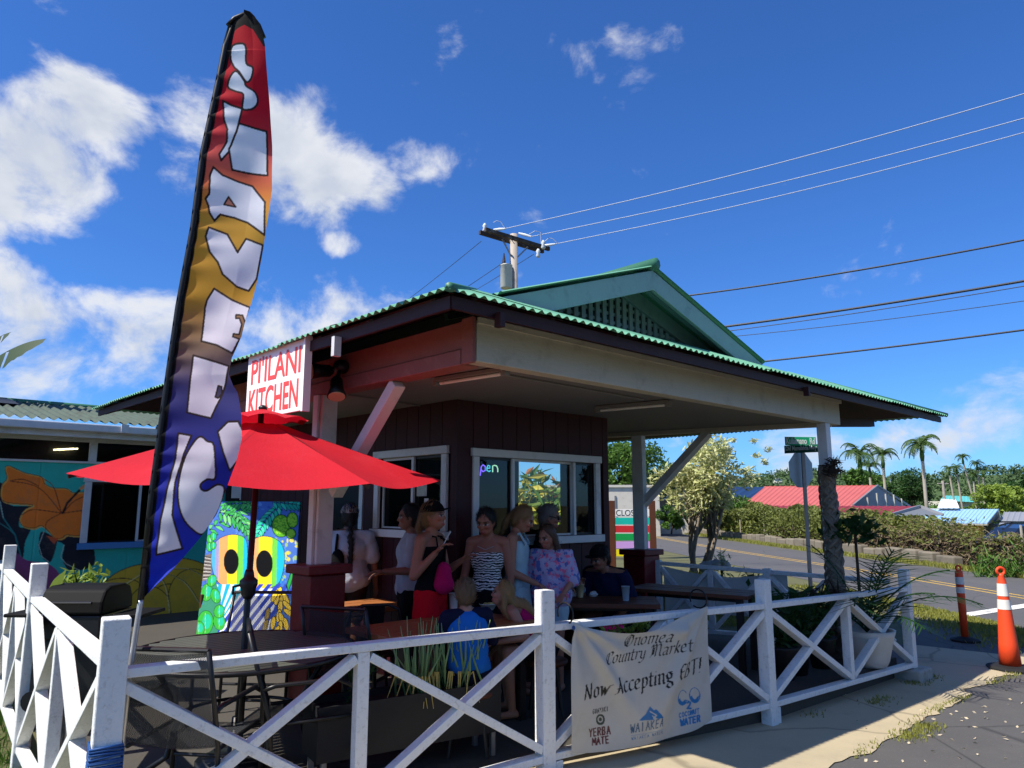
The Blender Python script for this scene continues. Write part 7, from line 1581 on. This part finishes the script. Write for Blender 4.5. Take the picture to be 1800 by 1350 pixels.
def hair(p, mat, style, tail=None):
    k, hl, HM = p['k'], p['hl'], p['HM']; mb = MB()
    mb.ell(hl(0,.014,.017), (.0525*k,.056*k,.062*k), HM, 18, 12); mb.ell(hl(0,.03,-.012), (.047*k,.04*k,.05*k), HM, 14, 10)
    if style in ('long','girl'):
        for s in (-1,1):
            mb.cap(hl(s*.045,.01,.0), .016*k, hl(s*.05,.02,-.07), .02*k); e = p['up'](s*.06,(-.045 if style == 'girl' else .04),.74); mb.cap(hl(s*.05,.02,-.07), .02*k, e, .02*k); mb.cap(e, .02*k, p['up'](s*.062,(-.05 if style == 'girl' else .055),.68), .008*k)
        mb.cap(hl(0,.045,-.03), .035*k, p['up'](0,.075,.76), .035*k); mb.cap(p['up'](0,.075,.76), .035*k, p['up'](.01,.08,.68), .014*k)
    if style == 'bun': mb.ell(hl(0,.065,.03), (.025*k,.022*k,.025*k), HM, 10, 8)
    if style == 'pony': mb.cap(hl(0,.06,.02), .018*k, hl(0,.085,-.05), .018*k); mb.cap(hl(0,.085,-.05), .018*k, hl(0,.08,-.13), .006*k)
    if style == 'braid':
        q = [hl(-.01,.055,-.03), p['up'](-.02,.085,.8), p['up'](-.025,.088,.74), p['up'](-.025,.086,.68), p['up'](-.02,.088,.62)]
        for i, (a, b_) in enumerate(zip(q[:-1], q[1:])):
            for s in range(4): c = a.lerp(b_, s/4); mb.ell(c+Vector((.006*k*(-1)**s,0,0)), (.015*k*(1-.12*i),.012*k,.016*k), None, 8, 6)
    me = remeshed(mb, .008, 3); n = len(me.vertices); co = np.empty(n*3); me.vertices.foreach_get('co', co); co = co.reshape(n,3); no = np.empty(n*3); me.vertices.foreach_get('normal', no); no = no.reshape(n,3)
    h_ = link_mesh('hair', me, mat, p['t']); idx = rng.choice(n, min(n, 1500)); dn = np.tile(np.array(HM@Vector((0,.55,-.8))), (len(idx),1)); nn = no[idx]; dn = dn-nn*(dn*nn).sum(1)[:,None]; dn /= np.linalg.norm(dn,axis=1)[:,None]+1e-6
    pts = co[idx]+nn*.002; sd_ = np.cross(dn, nn); L = rng.uniform(.02,.055,len(idx))[:,None]; jit = rng.normal(size=(len(idx),3))*.12; dn = dn+jit; v = np.stack([pts-dn*L-sd_*.0016, pts-dn*L+sd_*.0016, pts+dn*L+nn*.006], 1).reshape(-1,3)
    mb = MB(); mb.v = v.tolist(); mb.f = [(3*i,3*i+1,3*i+2) for i in range(len(idx))]; mb.mi = [0]*len(idx); st = obj('strands', mb, mat, h_, local=True); st['kind'] = 'stuff'
    return h_
def capt(p, mat, vis=None, yawc=0.0):
    k, hl, HM = p['k'], p['hl'], p['HM']; mb = MB(); mb.ell(hl(0,.006,.024), (.0565*k,.064*k,.058*k), HM, 20, 14); me = remeshed(mb, .009, 2); cut(me, [(hl(0,0,.022), HM@Vector((0,0,-1)))]); o = link_mesh('cap', me, mat, p['t'])
    mb = MB(); pl = [(.048*k*math.cos(a), -.045*k-.05*k*math.sin(a)) for a in np.linspace(0, math.pi, 13)]; mb.prism(pl, hl(0,0,.024), HM@Vector((1,0,0)), HM@Vector((0,1,-.12)).normalized(), HM@Vector((0,.12,1)).normalized(), 0, .004); obj('visor', mb, vis or mat, o, local=True)
def world(p, v): return p['W']@Vector(v)
def fork(p, s, label, aim):
    pc_, fd, sd, nr = p['J'][(s,'h')]; a = world(p, pc_+fd*.03*p['k']); d = (world(p, aim)-a).normalized(); mb = MB(); mb.tube([a-d*.05, a+d*.09], .0035, 6); sdv = d.orthogonal().normalized()
    for i in (-1,0,1): mb.tube([a+d*.09, a+d*.1+sdv*.006*i, a+d*.135+sdv*.006*i], .0018, 4)
    tag(obj('fork', mb, 'cup_white'), label, 'fork')
cloth('c_white', (184,192,208)); cloth('c_grey', (168,172,178)); cloth('c_black', (20,20,22)); cloth('c_red', (200,20,36)); cloth('c_blue', (34,110,190)); cloth('c_navy', (24,28,52)); cloth('c_lblue', (166,196,206)); cloth('c_brown', (58,40,34)); cloth('c_pink', (190,24,90)); cloth('c_dnavy', (26,30,60)); cloth('c_dark', (30,30,34))
def pattern(name, a, b, mode):
    m = M(name, a, .8, .05, 14); t = m.node_tree; q = NG(t); bs = t.nodes['Principled BSDF']; co = q.n('ShaderNodeTexCoord').outputs['Object']
    if mode == 'zebra':
        w = q.n('ShaderNodeTexWave', bands_direction='Z'); w.inputs['Scale'].default_value = 14; w.inputs['Distortion'].default_value = 6; w.inputs['Detail'].default_value = 2; w.inputs['Detail Scale'].default_value = 1.6; q.l(co, w.inputs['Vector']); f = q.ramp(w.outputs['Fac'], .45, .58)
        c = q.mix(f, lin(a)+(1,), lin(b)+(1,))
    else:
        f = q.ramp(q.noise(co, 26, 2, .5), .55, .6); f2 = q.ramp(q.noise(co, 19, 2, .5, .3), .56, .6); c = q.mix(f2, q.mix(f, lin(a)+(1,), lin(b)+(1,)), lin((90,110,180))+(1,))
    q.l(c, bs.inputs['Base Color'])
pattern('c_zebra', (222,220,218), (26,26,28), 'zebra'); pattern('c_floral', (176,170,206), (226,110,150), 'floral'); pattern('c_capflower', (206,190,184), (150,60,60), 'floral')
# --- person from behind in white T-shirt
p = person('person from behind in white T-shirt with black braid, facing the wall', 611, 7.55, R(186), 1.66, (132,89,70), armL=((.045,-.02,-.165),(.01,-.03,-.14)), armR=((-.045,-.02,-.165),(-.01,-.03,-.14)), build=1.1, sh=.108)
top(p, 'c_white', .47, sleeve=.75, loose=1.15, g=.016, flare=.12); legs(p, 'c_brown', .8, .006); hair(p, 'h_black', 'braid'); capt(p, 'c_capflower')
mb = MB(); q = world(p, p['up'](.05,.098,.66)); mb.ell(q, (.07,.035,.12), None, 12, 10); sbg = thing('sling_bag', 'black sling bag on the back of the person in white T-shirt', 'bag', tuple(q)); obj('pouch', mb, 'c_black', sbg, smooth=True)
mb = MB(); mb.tube([q+Vector((-.02,0,.1)), world(p, p['up'](.06,.07,.8)), world(p, p['up'](.065,0,.845)), world(p, p['up'](.02,-.08,.78))], .014, 6); obj('strap', mb, 'c_black', sbg)
# --- person at the order window
p = person('person in grey T-shirt at the order window, turned to the left', 722, 6.85, R(-75), 1.66, (149,104,84), armR=((-.03,.0,-.165),(.01,-.13,-.02)), armL=((.03,-.03,-.16),(.0,-.13,.0)), build=1.0)
top(p, 'c_grey', .5, sleeve=.7, loose=1.15, g=.012); legs(p, 'c_black', 1.8, name='trousers'); hair(p, 'h_black', 'short')
# --- woman in black cap
p = person('woman in black cap and halter top with red shorts, fork in hand', 757, 6.35, R(68), 1.68, (167,113,89), head=(R(4),R(-4)), armR=((-.03,.02,-.17),(.03,-.1,.11)), armL=((.03,-.03,-.165),(-.03,-.1,.06)), gripR=.9, build=.94, sh=.098)
top(p, 'c_black', .5, .775, g=.007, name='halter_top'); legs(p, 'c_red', .5, .016, flare=1.25); hair(p, 'h_dblonde', 'pony'); capt(p, 'c_black')
for s in (-1,1): mb = MB(); mb.tube([p['up'](s*.05,-.066,.76), p['up'](s*.032,-.045,.82), p['up'](s*.02,.03,.83)], .008, 6); obj('strap', mb, 'c_black', p['t'], local=True)
fork(p, -1, 'white fork held up by the woman in the black cap', p['hl'](0,-.12,-.03))
q = world(p, p['up'](-.02,-.085,.625)); mb = MB(); mb.ell(q, (.075,.08,.13), None, 14, 10); mb.ell(q-Z*.06, (.09,.09,.08), None, 14, 10); pb_ = thing('shoulder_bag', 'bright pink bag carried in front by the woman in the black cap', 'bag', tuple(q)); me = remeshed(mb, .012, 3); link_mesh('pouch', me, 'c_pink', pb_).location = -pb_.location
mb = MB(); mb.tube([q+Vector((0,0,.12)), world(p, p['up'](.06,-.05,.8)), world(p, p['up'](.06,.02,.84))], .012, 6); obj('strap', mb, 'c_black', pb_)
# --- woman in zebra top
p = person('dark-haired woman in strapless zebra top facing the camera, looking down', 857, 6.72, R(-8), 1.63, (163,106,84), head=(R(-12),R(16)), build=.92, sh=.096, armR=((-.035,.0,-.17),(-.01,-.08,-.1)), armL=((.035,.0,-.175),(.0,-.01,-.14)))
top(p, 'c_zebra', .48, .755, g=.008, name='strapless_top'); legs(p, 'c_black', .9); hair(p, 'h_black', 'bun')
mb = MB(); mb.tube([p['up'](x,-.062-.012*(1-abs(x)/.05),.79-.02*(1-abs(x)/.05)) for x in np.linspace(-.045,.045,9)], .0025, 5); ncl = obj('necklace', mb, 'alu', p['t'], local=True)
pp1 = world(p, p['J'][(-1,'h')][0]); mb = MB(); mb.lathe([(.05,0),(.08,.03),(.083,.032),(.045,.008)], 16, pp1+Vector((0,-.08,.01))); tag(obj('plate', mb, 'cup_white', smooth=True), 'white plate held by the woman in the zebra top', 'plate')
# --- blonde in pale blue dress
p = person('blonde woman in pale blue sleeveless dress, in profile looking down', 908, 6.9, R(78), 1.66, (167,116,92), head=(R(0),R(24)), build=.95, sh=.098, armR=((-.02,.0,-.17),(.03,-.13,-.06)), armL=((.02,-.02,-.17),(-.03,-.13,-.05)))
top(p, 'c_lblue', .5, .795, g=.008, name='dress_bodice'); skirt(p, 'c_lblue', .57, .34, .094, .135, 'dress_skirt'); hair(p, 'h_dblonde', 'pony')
for s in (-1,1): mb = MB(); mb.tube([p['up'](s*.05,-.064,.775), p['up'](s*.055,-.03,.835), p['up'](s*.05,.05,.8)], .013, 6); obj('strap', mb, 'c_lblue', p['t'], local=True)
# --- grey-haired woman in black
p = person('grey-haired woman in black with sunglasses, in profile behind the girl', 960, 7.4, R(80), 1.66, (158,111,91), head=(R(0),R(10)), armR=((-.02,.0,-.17),(.02,-.12,-.08)), armL=((.02,-.02,-.17),(-.02,-.12,-.06)))
top(p, 'c_black', .48, sleeve=.5, g=.012); legs(p, 'c_black', 1.8, name='trousers'); hair(p, 'h_grey', 'bun')
mb = MB()
for s in (-1,1): mb.ell(p['hl'](s*.021,-.056,.004), (.03,.012,.02), p['HM'], 10, 8); mb.tube([p['hl'](s*.04,-.05,.006), p['hl'](s*.052,0,.008)], .004, 5)
obj('sunglasses', mb, 'black', p['t'], smooth=True, local=True)
# --- girl in floral top
p = person('brown-haired girl in pastel floral top, looking down at the dark table', 968, 6.95, R(-28), 1.48, (167,116,94), head=(R(-14),R(18)), armL=((.05,-.02,-.15),(-.01,-.11,-.06)), armR=((-.05,-.02,-.15),(.01,-.1,-.07)))
top(p, 'c_floral', .45, sleeve=.95, loose=1.3, g=.018, flare=.12); legs(p, 'c_lblue', .5); hair(p, 'h_brown', 'girl')
# --- boy from behind
p = person('boy in blue T-shirt with navy sleeve seated at the table, seen from behind', 812, 5.22, R(200), 1.32, (172,127,103), lean=R(14), head=(R(-8),R(4)), seat=.42, armL=((.05,-.04,-.14),(-.03,-.12,.02)), armR=((-.05,-.05,-.13),(.03,-.12,.05)), pos=Vector((-.29,5.27,.008)))
top(p, 'c_blue', .5, sleeve=0, neck=.83, loose=1.18, g=.012)
k = p['k']; mb = MB()
for s in (-1,1): a, e, w = p['J'][s]; mb.cap(p['up'](s*.04,.008,.808), .042*k, a, .043*k); mb.cap(a, .042*k, e, .033*k); mb.cap(e, .033*k, e.lerp(w,.7), .027*k)
link_mesh('sleeves', remeshed(mb, .011, 4), 'c_navy', p['t'])
legs(p, 'c_navy', .9); hair(p, 'h_boy', 'short')
st1 = Vector((-.29,5.27,0))
def stool(label, c, z):
    t = thing('stool', label, 'stool', (c.x, c.y, 0)); mb = MB(); mb.lathe([(.17,z-.04),(.18,z-.03),(.18,z-.01),(.16,z)], 20, (c.x,c.y,0)); obj('seat', mb, 'wood_dark', t, smooth=True)
    for i in range(4): a = R(45+90*i); mb = MB(); mb.tube([(c.x+.12*math.cos(a), c.y+.12*math.sin(a), z-.04), (c.x+.18*math.cos(a), c.y+.18*math.sin(a), .008)], .013, 6); obj('leg', mb, 'black_metal', t)
stool('dark stool under the boy in blue', st1, .42)
# --- girl eating
gpos = Vector((.27,6.2,.008))
p = person('long-haired blonde girl leaning over the table to eat, in profile', 880, 6.3, R(-82), 1.40, (176,127,101), lean=R(48), head=(R(-6),R(-28)), seat=.43, armR=((-.04,-.06,-.12),(.03,-.14,.02)), armL=((.05,-.05,-.13),(-.0,-.13,.11)), pos=gpos, gripL=.9)
top(p, 'c_pink', .5, .77, g=.007, name='tank_top'); legs(p, 'c_dark', .5); hair(p, 'h_blonde', 'girl'); fork(p, 1, 'white fork lifted to the mouth of the blonde girl', p['hl'](0,-.06,-.042)); stool('dark stool under the blonde girl', Vector((gpos.x,gpos.y,0)), .43)
# --- man with head in hand
mpos = Vector((at_y(1084,1000,7.85).x, 7.9, .008))
p = person('man in dark blue shirt and cap seated with his head on his hand', 1084, 7.85, R(-35), 1.72, (149,104,84), lean=R(30), head=(R(-15),R(8)), seat=.40, armR=((-.02,-.13,-.13),(.05,-.03,.15)), armL=((.05,-.06,-.14),(-.06,-.12,-.02)), pos=mpos, build=1.12)
top(p, 'c_dnavy', .5, sleeve=.8, loose=1.15, g=.014); legs(p, 'c_dark', 1.8, name='trousers'); hair(p, 'h_black', 'short'); capt(p, 'c_black'); stool('dark stool under the man in dark blue', Vector((mpos.x,mpos.y,0)), .4)
a, e, w = p['J'][-1]; d = (w-e).normalized(); q = e.lerp(w,.82); mb = MB(); mb.tube([q-d*.012, q+d*.012], .036, 12); obj('wristband', mb, 'c_lblue', p['t'], local=True)
